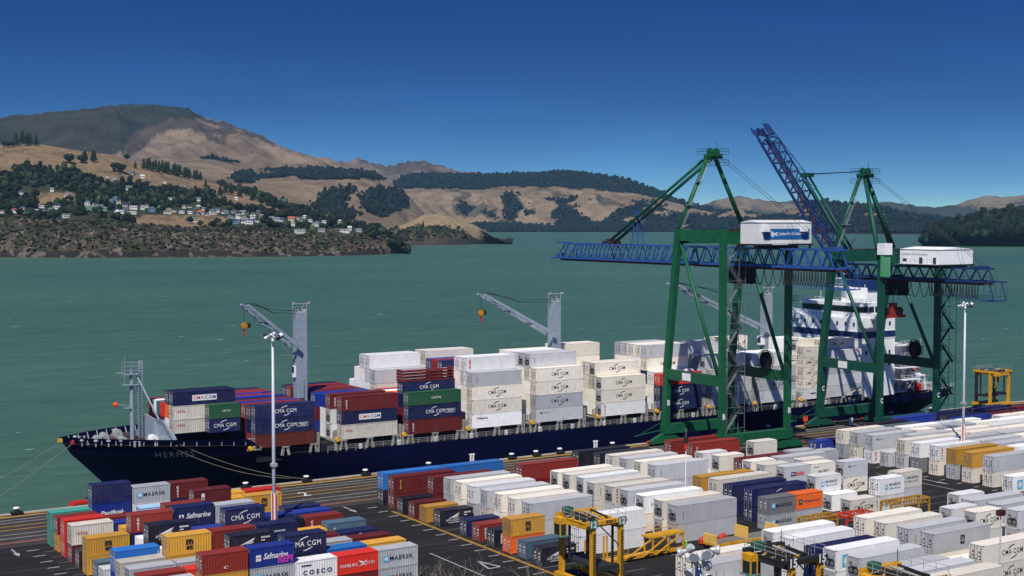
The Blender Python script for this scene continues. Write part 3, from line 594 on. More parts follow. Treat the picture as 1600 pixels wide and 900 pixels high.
# blocks, lanes and slots
for x in (106.9, 107.25): MB().box(x, 100, -.004, x + .16, 206.5, .006).build('lane_line', PY, yard)
for y in np.arange(211, 115, -4.02):
    for x0, x1 in ((104.7, 106.6), (47.6, 49.4)): MB().box(x0, y - .13, -.004, x1, y + .13, .006).build('slot_mark', PW, yard)
    MB().box(107.6, y - 2.0, -.004, 120, y - 1.85, .005).build('slot_line', PWD, yard)
    MB().box(128, y - 2.0, -.004, 132.5, y - 1.85, .005).build('slot_line', PWD, yard)
    MB().box(165, y - 2.0, -.004, 200, y - 1.9, .005).build('slot_line', PWD, yard)
    MB().box(49.8, y - 1.95, -.004, 90.4, y - 1.8, .005).build('slot_line', PWD, yard)
    MB().box(208.8, y - .13, -.004, 210.2, y + .13, .006).build('slot_mark', PW, yard)
MB().box(98.2, 120, -.004, 98.4, 177.3, .006).build('lane_line', PW, yard)
MB().box(203.6, 110, -.004, 203.8, 186, .006).build('lane_line', PW, yard)
def arrow(x, y, l, par, m=PW):      # pointing toward -y
    MB().add([(x - .14, y, .007), (x + .14, y, .007), (x + .14, y - l * .6, .007), (x - .14, y - l * .6, .007), (x - .5, y - l * .6, .007), (x + .5, y - l * .6, .007), (x, y - l, .007)], [(0, 3, 2, 1), (4, 6, 5)]).build('arrow_mark', m, par)
arrow(101.7, 214.3, 5.4, yard); arrow(45.9, 213.5, 5.2, yard); arrow(207.0, 178, 7, yard)
t3 = MB()
for a, b in (((101.9, 169.3), (101.0, 164.7)), ((101.0, 164.7), (103.0, 164.9)), ((103.0, 164.9), (101.9, 169.3))): t3.beam((*a, .003), (*b, .003), .34, .008)
t3.build('triangle_mark', PW, yard)
# hillside below the viewpoint
HV, HF = [], []
for i, dst in enumerate(np.linspace(3, 150, 14)):
    for j, a in enumerate(np.linspace(-1.1, 1.1, 24)):
        an = AZ + a; HV.append((math.sin(an) * dst, math.cos(an) * dst, 46.5 - .318 * dst + 1.5 * (vnoise(np.array([dst / 9]), np.array([a * 9]))[0] - .5) - (.6 if i == 13 else 0)))
for i in range(13):
    for j in range(23): a = i * 24 + j; HF.append((a, a + 1, a + 25, a + 24))
tag(put('hillside', big_mesh('hillside', HV, HF, mat('dry_grass_slope', (.16, .13, .06), .95, 0, .4, .3))), 'dry grass slope below the viewpoint', kind='structure')
HIDDEN_IDS = [2,5,8,9,11,12,13,17,18,20,21,22,23,24,28,30,31,32,33,35,36,39,41,42,43,44,45,46,48,49,50,51,53,54,55,56,60,61,63,64,66,67,69,71,74,75,76,78,79,81,83,86,87,89,90,91,92,93,94,95,97,98,99,100,101,102,103,104,105,107,109,112,113,115,116,118,119,120,122,124,126,127,129,130,131,133,135,137,139,140,141,144,146,148,149,150,153,156,164,168,181,183,189,191,197,199,201,203,205,207,209,217,219,221,223,225,229,231,241,243,245,247,249,251,253,255,257,259,261,263,265,267,269,279,283,287,289,291,293,295,297,299,303,306,310,312,316,318,320,322,343,344,346,348,350,352,354,356,358,360,362,363,364,365,367,369,370,371,372,373,374,376,377,378,380,382,383,384,386,387,388,390,392,394,395,396,397,398,400,401,402,403,404,406,408,409,410,412,413,414,415,416,418,419,420,421,422,423,424,430,431,433,434,435,436,437,438,439,440,444,445,447,448,450,451,453,454,456,457,458,459,460,461,462,463,464,465,466,467,468,469,470,471,472,473,474,475,476,483,484,485,486,487,488,489,490,491,492,493,495,496,498,499,500,501,502,503,504,505,506,507,508,510,511,516,517,518,520,521,522,523,524,525,526,527,528,529,530,531,532,533,536,537,538,539,541,542,543,544,546,547,548,549,550,551,552,553,554,559,560,561,564,565,566,567,569,570,571,572,573,574,575,576,577,578,579,580,582,583,584,585,586,587,588,589,590,592,593,594,595,597,598,599,600,601,602,603,604,605,606,607,608,609,614,615,616,619,620,621,622,624,625,626,627,629,630,631,632,633,634,635,636,637,638,639,640,641,642,643,644,645,646,647,648,649,650,651,652,653,657,658,661,662,663,665,666,667,668,669,670,671,672,673,674,675,676,677,680,681,682,683,684,685,686,687,688,689,690,694,695,697,698,699,702,703,704,705,707,708,709,710,712,713,714,715,717,718,719,720,722,723,724,728,729,730,732,733,734,736,737,738,739,740,741,742,743,745,746,747,748,749,753,754,755,757,758,759,760,761,762,763,764,765,766,767,768,770,771,772,778,779,780,781,783,784,785,786,787,788,789,790,791,792,793,794,795,796,797,798,799,800,805,806,807,808,810,811,812,813,814,815,816,817,818,819,820,821]

# ------------------------------------------------------------------ container parts shared by all containers
RODL = mat('lock_rod_pale', (.36, .36, .35), .5, .3, 0); RODD = mat('lock_rod_grey', (.20, .20, .20), .5, .3, 0)
PLAC = mat('door_placard', (.62, .62, .60), .6, 0, 0); FRDK = mat('fridge_grille', (.012, .013, .016), .6, 0, 0); FRGY = mat('fridge_panel', (.42, .42, .41), .5, .1, .15, 1.2)
CAST = mat('corner_casting_rust', (.20, .13, .085), .8, 0, .5, 2)
UND = mat('container_underside', (.03, .028, .026), .9, 0, .3)
W = 2.44
def body_mesh(L, h, dry):
    b = MB(); x0, y0 = -L / 2, -W / 2; x1, y1 = L / 2, W / 2; p = .15
    for x in (x0, x1 - p):
        for y in (y0, y1 - p): b.box(x, y, 0, x + p, y + p, h)
    for y in (y0, y1 - .1):
        b.box(x0 + p, y, .03, x1 - p, y + .1, .17); b.box(x0 + p, y, h - .12, x1 - p, y + .1, h - .005)
    for x in (x0, x1 - .1):
        b.box(x, y0 + p, .03, x + .1, y1 - p, .17); b.box(x, y0 + p, h - .13, x + .1, y1 - p, h - .005)
    for x in (x0 - .006, x1 - .172):                         # corner castings
        for y in (y0 - .006, y1 - .156):
            for z in (0, h - .118): b.box(x, y, z - .003, x + .178, y + .162, z + .121, 2)
    b.box(x0 + .1, y0 + .1, .06, x1 - .1, y1 - .1, .16, 1)
    if dry: b.box(x0 + .1, y0 + .1, h - .09, x1 - .1, y1 - .1, h - .04)
    else: b.box(x0 + .1, y0 + .1, h - .06, x1 - .1, y1 - .1, h - .012)
    per, dep = (.36, .055) if dry else (1.2, .012)
    n = int(round((L - 2 * p) / per)); per = (L - 2 * p) / n
    for s in (-1, 1):
        pts = []
        for k in range(n):
            xx = x0 + p + k * per
            for f_, d in ((0, 0), (.36, 0), (.5, 1), (.86, 1)) if dry else ((0, 0), (.94, 0), (.95, 1), (.99, 1)): pts.append((xx + f_ * per, d * dep))
        pts.append((x1 - p, 0)); yb = y0 + .015 if s < 0 else y1 - .015
        vs = [(x, yb - s * d, z) for x, d in pts for z in (.17, h - .12)]
        b.add(vs, [(2 * i, 2 * i + 2, 2 * i + 3, 2 * i + 1) for i in range(len(pts) - 1)])
    for k in range(6 if dry else 1):                         # far end wall
        yy = y0 + .1 + k * (W - .2) / (6 if dry else 1); b.box(x1 - .07, yy, .17, x1 - (.03 if k % 2 else .012), yy + (W - .2) / (6 if dry else 1), h - .13)
    if dry:
        for k in range(int(L / 1.5)): xx = x0 + .7 + k * 1.5; b.box(xx, y0 + .14, h - .04, xx + .5, y1 - .14, h - .022)
    return b.mesh('body', [PAINT if dry else WPAINT, UND, PAINT if dry else CAST])
def door_mesh(h, dry, light, side):
    b = MB(); y0, y1 = (-W / 2 + .16, -.01) if side == 0 else (.01, W / 2 - .16)
    b.box(.03, y0, .18, .09, y1, h - .14)
    if dry:
        for k in range(4):
            z = .3 + k * (h - .65) / 4; b.box(.012, y0 + .08, z, .03, y1 - .08, z + (h - .65) / 4 - .12)
    rods = (.24, .82)
    for r_ in rods:
        y = y0 + r_ * (y1 - y0); b.box(-.02, y - .025, .06, .012, y + .025, h - .05, 1)
        for z in (.12, .55, h * .55, h - .45, h - .14): b.box(-.03, y - .06, z - .05, .03, y + .06, z + .05, 1)
        b.box(-.035, y - .03, 1.0, .0, y + .34, 1.07, 1)
    b.box(-.008, y0 + .3, h * .62, .012, y0 + .66, h * .62 + .26, 2 if light else 1); b.box(-.008, y0 + .3, h * .45, .012, y0 + .72, h * .45 + .13, 2 if light else 1)
    if light: b.box(-.008, y0 + .36, h * .3, .012, y0 + .6, h * .3 + .2, 2)
    return b.mesh('door', [PAINT if dry else WPAINT, RODL if light else RODD, PLAC])
def fridge_mesh(h):
    b = MB(); y0, y1 = -W / 2 + .16, W / 2 - .16
    b.box(.05, y0, .18, .12, y1, h - .14, 1); b.box(0.0, y0 + .02, .2, .05, y0 + .16, h - .16, 1); b.box(0.0, y1 - .16, .2, .05, y1 - .02, h - .16, 1)
    b.box(.0, y0 + .25, .62, .05, y1 - .22, 1.42, 0); b.box(.01, y0 + .4, 1.42, .05, y1 - .6, 1.62, 0)
    for k in (0, 1): b.lathe((.03, y0 + .62 + k * .85, 1.02), [(.30, -.06), (.30, .0), (.12, .01)], 10, 2, 'x')
    b.box(.02, y0 + .3, .28, .05, y1 - .3, .5, 2); b.box(.01, y0 + .3, 1.85, .05, y0 + .95, 2.25, 1); b.box(.01, y1 - .85, 1.75, .05, y1 - .3, 2.15, 2)
    return b.mesh('refrigeration_unit', [FRDK, FRGY, RODD])
BODY, DOOR, FRG = {}, {}, {}

# ------------------------------------------------------------------ lettering
INK = {k: mat('ink_' + k, v, .6, 0, 0) for k, v in dict(white=(.74, .74, .72), black=(.012, .013, .02), navy=(.012, .02, .11), red=(.55, .02, .015), sky=(.10, .42, .62), pink=(.55, .05, .38), yellow=(.62, .36, .03), grey=(.2, .2, .21), salmon=(.62, .22, .18), pale=(.34, .35, .37)).items()}
INKN = list(INK)
_texts = {}
def want(txt, shear=0, bold=.0, sp=1.0):
    k = (txt, shear, bold, sp)
    if k not in _texts:
        cu = bpy.data.curves.new('lettering', 'FONT'); cu.body = txt; cu.size = 1; cu.shear = shear; cu.offset = bold; cu.space_character = sp
        cu.align_x = 'CENTER'; cu.align_y = 'CENTER'; cu.space_line = .85; cu.resolution_u = 2
        o = bpy.data.objects.new('lettering', cu); col.objects.link(o); _texts[k] = o
    return k
def arc(cx, cz, r, a0, a1, w_, n=10):
    A = [a0 + (a1 - a0) * i / n for i in range(n + 1)]; out = [(cx + r * math.cos(a), cz + r * .55 * math.sin(a)) for a in A]
    inn = [(cx + (r - w_ * math.sin(math.pi * (i + .3) / (n + .6))) * math.cos(a), cz + (r - w_ * math.sin(math.pi * (i + .3) / (n + .6))) * .55 * math.sin(a)) for i, a in enumerate(A)]
    return out + inn[::-1]
def star(cx, cz, r, n=7): return [(cx + (r if k % 2 == 0 else r * .42) * math.sin(math.pi * k / n), cz + (r if k % 2 == 0 else r * .42) * math.cos(math.pi * k / n)) for k in range(2 * n)]
def rect(x0, z0, x1, z1): return [(x0, z0), (x1, z0), (x1, z1), (x0, z1)]
def T(txt, hgt, x, z, ink, width=None, shear=0, bold=.02, sp=1.0): return ('t', want(txt, shear, bold, sp), hgt, x, z, ink, width)
def Pg(pts, ink): return ('p', pts, ink)
_ar = [(-1.05, .44), (-.8, .64), (-.45, .82), (.0, .95), (.35, .98), (.35, .86), (.0, .82), (-.4, .69), (-.72, .54)]
ARCS = [_ar, [(-x, -z) for x, z in _ar]]
def cma(ink): return [T('CMA CGM', .72, 0, 0, ink, 4.4, 0, .008, 1.15)] + [Pg(a, ink) for a in ARCS]
def maersk(ink='black'): return [Pg(rect(-2.25, -.42, -1.45, .42), 'sky'), Pg(star(-1.85, 0, .36), 'white'), T('MAERSK', .56, .45, 0, ink, 3.5, 0, .006, 1.15)]
def msea(): return [Pg(rect(-1.75, -.45, -1.0, .4), 'sky'), Pg(star(-1.37, 0, .33), 'white'), T('MAERSK', .44, .7, .32, 'black', 2.8, 0, .01, 1.12), T('SEALAND', .32, .7, -.33, 'grey', 2.7, 0, .02, 1.2)]
LOGO = {  # anchor, pieces
    'CMA': ('c', cma('white')), 'CMAD': ('c', cma('black')),
    'CMABOX': ('c', [Pg(rect(-2.4, -.55, 2.4, .55), 'white'), Pg(rect(-2.3, -.46, -.02, .46), 'white'), T('CMA', .62, -1.15, 0, 'red', 2.1, 0, .015, 1.1), T('CGM', .62, 1.15, 0, 'navy', 2.1, 0, .015, 1.1)]),
    'CMAEX': ('c', cma('white') + [Pg(rect(2.4, -.5, 4.6, -.44), 'white'), Pg(rect(2.4, .22, 4.6, .28), 'white'), Pg(rect(2.4, -.5, 2.46, .28), 'white'), Pg(rect(4.54, -.5, 4.6, .28), 'white'), Pg(rect(2.7, -.02, 4.3, .1), 'white'), Pg(rect(2.9, -.32, 4.1, -.2), 'white')]),
    'MAE': ('c', maersk()), 'MAEL': ('c', maersk()), 'MSEA': ('c', msea()),
    'MSC': ('c', [T('m', .62, 0, .38, 'black', .95, 0, .05), Pg(rect(-.55, -.03, .55, .03), 'black'), T('sc', .5, 0, -.42, 'black', .95, 0, .05)]),
    'OOCL': ('l', [T('OOCL', .42, 1.55, .25, 'red', 1.6, 0, .02, 1.1)]), 'COSCO': ('c', [T('COSCO', .62, .2, -.25, 'navy', 4.2, 0, .03, 1.5), Pg(rect(-2.1, .62, -.7, .78), 'navy')]),
    'HAM': ('c', [T('HAMBURG', .46, -1.35, -.15, 'white', 2.6, 0, .0), T('S\u00dcD', .46, 1.9, -.05, 'white', 1.2, 0, .0), Pg([(.1, -.5), (1.3, .35), (1.2, .0), (.75, -.1), (1.35, -.45), (.7, -.3)], 'white'), Pg([(.0, .35), (.7, .2), (.9, -.1), (.45, -.02)], 'white')]),
    'SAF': ('c', [Pg(rect(-2.3, -.45, -1.6, .35), 'white'), Pg(rect(-2.2, -.08, -1.7, .06), 'red'), Pg(rect(-2.05, -.4, -1.88, .3), 'navy'), T('Safmarine', .8, .6, .1, 'white', 3.7, .35, .02)]),
    'SAFG': ('c', [Pg(rect(-2.3, -.45, -1.6, .35), 'white'), Pg(rect(-2.2, -.08, -1.7, .06), 'red'), T('Safmarine', .8, .4, .1, 'white', 3.4, .35, .02), T('REPI', .95, 1.75, -.55, 'pink', 2.1, .1, .04)]),
    'NYK': ('c', [T('NYK LOGISTICS', .40, -.4, -.35, 'white', 3.3, .2, .01, 1.08), T('& MEGACARRIER', .18, -.5, -.75, 'white', 2.2), Pg([(-1.7, -.1), (.5, .75), (.15, .3), (-.6, .05)], 'white'), Pg([(-.9, -.05), (.35, .22), (.1, .02)], 'white')] + [Pg(rect(1.35 + k * .22, .55, 1.5 + k * .22, .78), 'white') for k in range(6)] + [Pg(rect(1.35, .2, 1.9, .34), 'white')]),
    'HAPAG': ('c', [Pg(rect(-2.35, -.4, -1.55, .4), 'navy'), T('HL', .4, -1.95, 0, 'yellow', .5, .2, .05), T('Hapag-Lloyd', .55, .55, 0, 'navy', 3.7, .15, .01, 1.1)]),
    'PAC': ('c', [T('Pacifica', .66, -.1, -.1, 'white', 3.2, .1, .03), Pg(rect(1.55, -.75, 1.66, .25), 'white'), Pg(rect(1.35, -.2, 1.9, -.1), 'white')]),
    'CAPITAL': ('c', [T('CAPITAL', .46, .3, .05, 'white', 2.3, 0, .01, 1.1)]), 'CAP20': ('c', [T('CAPITAL', .34, .3, .1, 'white', 1.7, 0, .01, 1.1)]),
    'CAI': ('l', [T('C', .42, 1.0, .55, 'white', .4, 0, .06), T('A', .42, 1.0, .05, 'white', .4, 0, .06), T('I', .42, 1.0, -.45, 'white', .14, 0, .06), Pg(rect(.92, -.95, 1.1, -.75), 'white')]),
    'CAIR': ('r', [T('C', .42, -1.0, .55, 'white', .4, 0, .06), T('A', .42, -1.0, .05, 'white', .4, 0, .06), T('I', .42, -1.0, -.45, 'white', .14, 0, .06)]),
    'VERY': ('l', [T('f', .5, 1.25, .6, 'yellow', .3, 0, .05), T('l', .5, 1.25, .05, 'yellow', .14, 0, .05), T('o', .4, 1.25, -.5, 'yellow', .35, 0, .05)]),
    'RING': ('c', [Pg(arc(.1, -.6, .32, 0, R(330), .16, 14), 'white')]), 'SMALL': ('c', [T('CRONOS', .26, .3, .25, 'white', 1.7, 0, .03), Pg(star(-1.0, .2, .3), 'white')]),
    'SQ': ('c', [Pg(rect(-.45, -.55, .45, .45), 'sky'), Pg(rect(-.25, -.35, .25, .25), 'white')]), 'STAR': ('l', [Pg(rect(1.2, -.5, 2.1, .45), 'sky'), Pg(star(1.65, 0, .38), 'white')]), 'BIGSTAR': ('l', [Pg(rect(1.1, -1.0, 2.7, .75), 'sky'), Pg(star(1.9, -.12, .75), 'white')]),
    'PONL': ('c', [Pg(rect(-1.6, -.35, -.35, .4), 'navy'), T('P&O', .34, -.98, .02, 'white', .9, 0, .03), Pg(rect(-.35, -.3, 1.7, .35), 'salmon'), T('Nedlloyd', .34, .68, .02, 'red', 1.7)]),
    'WAB': ('c', [T('MAUBERT', .62, .2, -.15, 'black', 2.7, .35, .01), Pg(rect(-2.2, .75, -.9, .83), 'black')]), 'CODE': ('l', [Pg(rect(1.15, -.7 + k * .22, 1.3, -.56 + k * .22), 'grey') for k in range(6)]),
    'CODEW': ('l', [Pg(rect(1.0, -.8 + k * .26, 1.3, -.62 + k * .26), 'white') for k in range(6)]), 'REDV': ('l', [Pg(rect(.75, .8, 1.05, 1.0), 'black')] + [Pg(rect(.72, .45 - k * .5, 1.08, .7 - k * .5), 'red') for k in range(3)] + [Pg(rect(.75, -1.1, 1.05, -.9), 'black')]),
    'REDB': ('l', [Pg(rect(.75, -.9, 1.1, .95), 'red'), Pg(rect(.85, -.3, 1.0, .1), 'white')]), 'SEACO': ('c', [T('seaco', .42, .3, .1, 'navy', 1.8, 0, .04), Pg(arc(-.95, .1, .22, 0, R(330), .1), 'red')]),
    'HSUD': ('l', [T('H', .9, 1.7, 0, 'grey', .7, 0, .0)]), 'DESS': ('l', [T('GE', .4, 1.3, .65, 'red', .55, 0, .04), T('SeaCo', .4, 2.7, .6, 'black', 2.2, .2, .03)]), 'OO': ('l', [Pg(arc(1.9, -.1, .42, 0, R(345), .18, 14), 'red'), Pg(arc(2.7, -.1, .42, 0, R(345), .18, 14), 'red')]),
    'BLU': ('r', [Pg([(-1.6, -.35), (-.9, .35), (-.6, .35), (-.9, -.05), (-.5, -.35), (-1.0, -.3)], 'navy')]), 'SMB': ('l', [T('ms', .34, 1.3, .55, 'navy', .6, .2, .06), Pg(rect(1.8, .5, 3.2, .6), 'grey')]), 'CMAC': ('c', [Pg(ARCS[0], 'black'), T('CMA', .2, .9, -1.0, 'black', .8)]),
    'PLATE': ('l', [Pg(rect(1.2, -.2, 1.7, .75), 'white'), Pg(rect(1.3, -.1, 1.6, .2), 'navy')]), 'ARCW': ('c', [Pg(ARCS[0], 'white')]),
}
EXTRA = dict(hermes=[T('HERMES', 1.2, 0, 0, 'pale', 6.4, 0, .0, 1.3)], B=[T('B', 1.25, 0, 0, 'white', .8, 0, .04)], C=[T('C', 1.25, 0, 0, 'white', .8, 0, .04)], n12=[T('12', .85, 0, 0, 'white', .95, 0, .02)], n15=[T('15', 1.1, 0, 0, 'white', 1.1, 0, .03)],
             sisu=[T('SISU', .42, 0, 0, 'black', 1.7, 0, .04)], lpc=[T('lpc', 1.3, -3.6, 0, 'white', 1.9, 0, .05), T('Lyttelton Port of Christchurch', .85, 1.3, 0, 'white', 7.2, 0, .015)], lpco=[T('Lyttelton Port Company', .75, 0, 0, 'grey', 6.2, 0, .0)], two=[T('2', 3.4, 0, 0, 'white', 1.6, 0, .0)])
MARK = dict(CMA='white arc lettering', CMAD='dark arc lettering', CMABOX='boxed lettering', CMAEX='arc lettering and box', MAE='star and black lettering', MAEL='star and lettering', MSEA='two-line star lettering', MSC='stacked black letters', OOCL='red lettering', COSCO='navy lettering', HAM='white serif lettering', SAF='script lettering', SAFG='script and pink graffiti', NYK='wing and lettering',
            HAPAG='navy lettering', PAC='slanted white lettering', CAPITAL='white lettering', CAP20='white lettering', CAI='vertical letters', CAIR='vertical letters', VERY='yellow letters', RING='white ring', SMALL='small lettering', SQ='blue square', STAR='star square', BIGSTAR='large blue star', PONL='blue and red panel', WAB='slanted black lettering', CODE='grey code', CODEW='white code',
            REDV='red stripe letters', REDB='red bar', SEACO='navy lettering', HSUD='grey letter', DESS='small lettering', OO='red rings', BLU='blue emblem', SMB='small blue marks', CMAC='black arc', PLATE='white plate', ARCW='white arc')
bpy.context.view_layer.update()
_dg = bpy.context.evaluated_depsgraph_get(); _tm = {}
for k, o in _texts.items():
    me = bpy.data.meshes.new_from_object(o.evaluated_get(_dg)); n = len(me.vertices); V = np.empty(n * 3); me.vertices.foreach_get('co', V); V = V.reshape(-1, 3)
    _tm[k] = (V, [tuple(p.vertices) for p in me.polygons]); bpy.data.meshes.remove(me)
def drop_texts():
    for o in list(_texts.values()):
        cu = o.data; bpy.data.objects.remove(o); bpy.data.curves.remove(cu)
def lettering(pieces, name='lettering'):
    """mesh in the plane y = 0 facing -y"""
    b = MB()
    for qi, q in enumerate(pieces):
        if q[0] == 't':
            V, F = _tm[q[1]]; mn, mx = V.min(0), V.max(0); sz = q[2] / max(1e-3, mx[1] - mn[1]); sx = q[6] / (mx[0] - mn[0]) if q[6] else sz; c = (mn + mx) / 2
            b.add([((v[0] - c[0]) * sx + q[3], -.004 * qi, (v[1] - c[1]) * sz + q[4]) for v in V], F, INKN.index(q[5]))
        else:
            n = len(q[1]); b.add([(x, -.004 * qi, z) for x, z in q[1]], [tuple(range(n))], INKN.index(q[2]))
    return b.mesh(name, list(INK.values()))
LMESH = {}
def logo_mesh(k):
    if k not in LMESH: LMESH[k] = lettering(LOGO[k][1])
    return LMESH[k]

# ------------------------------------------------------------------ the container kit
CC = dict(n=(lin('#101E50'), 'navy'), N=(lin('#12172B'), 'dark navy'), b=(lin('#163390'), 'royal blue'), B=(lin('#2470BC'), 'bright blue'), t=(lin('#3FA08C'), 'teal'), g=(lin('#AEB1B3'), 'grey'), d=(lin('#77787A'), 'dark grey'),
          w=(lin('#F3F2EE'), 'white'), c=(lin('#F1E8D6'), 'cream'), l=(lin('#C4C5C5'), 'pale grey'), r=(lin('#DC2C1C'), 'bright red'), R=(lin('#8C2A1E'), 'brick red'), e=(lin('#6A2C22'), 'brown'), m=(lin('#6A1A1C'), 'maroon'), y=(lin('#D9A038'), 'yellow'), Y=(lin('#C08E34'), 'ochre'),
          o=(lin('#EE6A20'), 'orange'), G=(lin('#1E5A3C'), 'green'), s=(lin('#4A6678'), 'slate blue'), k=(lin('#4E6066'), 'slate'), a=(lin('#A8CBE6'), 'pale blue'), p=(lin('#D8D2C2'), 'beige'))
KIND = {'D': 'container', 'F': 'reefer container', 'E': 'reefer container'}
CI = [0]; HIDDEN = set(HIDDEN_IDS); BULK = {}
LIGHTC = 'wclgpaYyt'
def container(spec, x, y, z, L, label_tail, group, rz=0):
    """spec 'D:n:CMA+': kind, colour, logo, + for high cube; returns the height"""
    hc = spec.endswith('+'); sp = spec.rstrip('+').split(':'); kd, cc = sp[0], sp[1]; lg = sp[2] if len(sp) > 2 else ''
    h = 2.9 if hc else 2.59; dry = kd == 'D'; k = CI[0]; CI[0] += 1
    if k in HIDDEN:
        BULK.setdefault(cc, MB()).box(x + .02, y + .02, z + .01, x + L - .02, y + W - .02, z + h - .01); return h
    c = CC[cc][0]; key = (L, h, dry)
    if key not in BODY: BODY[key] = body_mesh(*key)
    mk = MARK.get(lg, ''); lab = f'{"long " if L > 9 else ""}{CC[cc][1]} {KIND[kd]}' + (f' with {mk}' if mk else '') + ', ' + label_tail
    if len(lab.replace(',', '').split()) > 16: lab = f'{CC[cc][1]} container' + (f' with {mk}' if mk else '') + ', ' + label_tail
    if len(lab.replace(',', '').split()) > 16: lab = f'{CC[cc][1]} container with {mk.split()[-1]}, ' + label_tail
    if len(lab.replace(',', '').split()) > 16: lab = f'{CC[cc][1]} container, ' + label_tail
    t = thing('shipping_container', lab, 'container', (x + L / 2, y + W / 2, z), rz, group); t['cid'] = k
    put('body', BODY[key], t, color=c)
    if kd == 'F':
        if h not in FRG: FRG[h] = fridge_mesh(h)
        put('refrigeration_unit', FRG[h], t, (-L / 2, 0, 0))
    else:
        for s in (0, 1):
            dk = (h, dry, cc not in LIGHTC, s)
            if dk not in DOOR: DOOR[dk] = door_mesh(*dk)
            put('door', DOOR[dk], t, (-L / 2, 0, 0), color=c)
    if lg:
        an = LOGO[lg][0]; put('lettering', logo_mesh(lg), t, ({'c': 0, 'l': -L / 2, 'r': L / 2}[an], -W / 2 - .014, h / 2))
    return h
STACKS = []
def S(block, y, x, L, *tiers): STACKS.append((block, y, x, L, tiers))
# --- left block: six bays, rows four metres apart, mixed boxes of one length
LX = lambda i, dx=0: 51.4 + 6.3 * i + dx
LY = lambda k: 211.8 - 4.0 * k
for k, i, dx, tiers in [
    (0, 0, 0, 'D:t D:t'), (0, 1, 0, 'D:b+ D:b:PAC+ D:n+'), (0, 2, 0, 'D:g D:w D:g:MAE'), (0, 3, 0, 'D:R D:n D:m:CAI'), (0, 4, 0, 'D:y D:y'), (0, 5, 0, 'D:y D:r'),
    (1, 0, 0, 'D:y D:R'), (1, 1, 0, 'D:R'), (1, 2, 0, 'D:n D:a'), (1, 3, 0, 'D:n D:n'), (1, 4, -1.5, 'D:y D:y'), (1, 5, -1.5, 'D:y D:y:MSC'),
    (2, 0, 0, 'D:r D:r:CAI+'), (2, 1, 0, 'D:b D:R'), (2, 2, 0, 'D:m D:R'), (2, 3, .9, 'D:m D:m D:m:PLATE'), (2, 4, .9, 'D:b'), (2, 5, .5, 'D:b'),
    (3, 0, 0, 'D:m:PLATE D:p:OOCL+'), (3, 1, 0, 'D:b D:b'), (3, 2, 0, 'D:g D:R'), (3, 3, 0, 'D:m D:n'), (3, 4, 0, 'D:n'), (3, 5, 0, 'D:s'),
    (4, 0, 0, 'D:N'), (4, 1, 0, 'D:y D:y'), (4, 2, 0, 'D:R D:R D:R'), (4, 3, 0, 'D:g D:g'), (4, 4, 0, 'D:n'), (4, 5, 0, 'D:n D:n'),
    (5, 0, 0, 'D:y D:y:MSC'), (5, 1, 0, 'D:n D:n D:R:CAI'), (5, 2, 0, 'D:n D:n D:n:SAF+'), (5, 3, 0, 'D:g D:g D:g'), (5, 4, 0, 'D:b D:b'), (5, 5, 0, 'D:b D:b'),
    (6, 0, .3, 'D:s'), (6, 1, 0, 'D:w D:w'), (6, 2, 0, 'D:b D:b+'), (6, 3, 0, 'D:n D:n D:n:CMA'), (6, 4, 0, 'D:N D:N'), (6, 5, 0, 'D:R D:R:CAI'),
    (7, 0, 0, 'D:w'), (7, 1, 0, 'D:N D:N D:N:NYK'), (7, 2, 0, 'D:R D:s'), (7, 3, 0, 'D:n D:R'), (7, 4, 0, 'D:s'), (7, 5, 0, 'D:m'),
    (8, 0, .5, 'D:b+ D:B+'), (8, 1, 0, 'D:w D:w'), (8, 2, 0, 'D:R D:n'), (8, 3, 0, 'D:n D:n'), (8, 4, 0, 'D:y D:y'), (8, 5, 0, 'D:s+ D:s:CAI+'),
    (9, 0, 0, 'D:w D:p'), (9, 1, 0, 'D:y D:y D:y:MSC'), (9, 2, 0, 'D:R D:R D:R'), (9, 3, 0, 'D:n D:n D:n:SMALL'), (9, 4, 0, 'D:m D:m'), (9, 5, 0, 'D:n D:n:ARCW'),
    (10, 0, 0, 'D:g D:g:MAE'), (10, 1, 0, 'D:g D:g:STAR'), (10, 2, .9, 'D:N D:N D:N:NYK'), (10, 3, .9, 'D:n D:n'), (10, 4, .2, 'D:l D:l'), (10, 5, 0, 'D:m D:m'),
    (11, 0, 0, 'D:w D:R'), (11, 1, 0, 'D:r D:r'), (11, 2, 0, 'D:n D:m'), (11, 3, .7, 'D:n D:n D:n:CMA'), (11, 4, .5, 'D:B D:B'), (11, 5, .3, 'D:y D:y'),
    (12, 0, 0, 'D:g D:g'), (12, 1, .5, 'D:y D:y D:R:RING'), (12, 2, .6, 'D:g D:g:MAE D:b:SAFG'), (12, 3, .4, 'D:w D:w:COSCO'), (12, 4, .2, 'D:m D:r:HAM'), (12, 5, 0, 'D:g:MAE D:g:MAE')]:
    S('left block', LY(k), LX(i, dx), 6.06, *tiers.split())
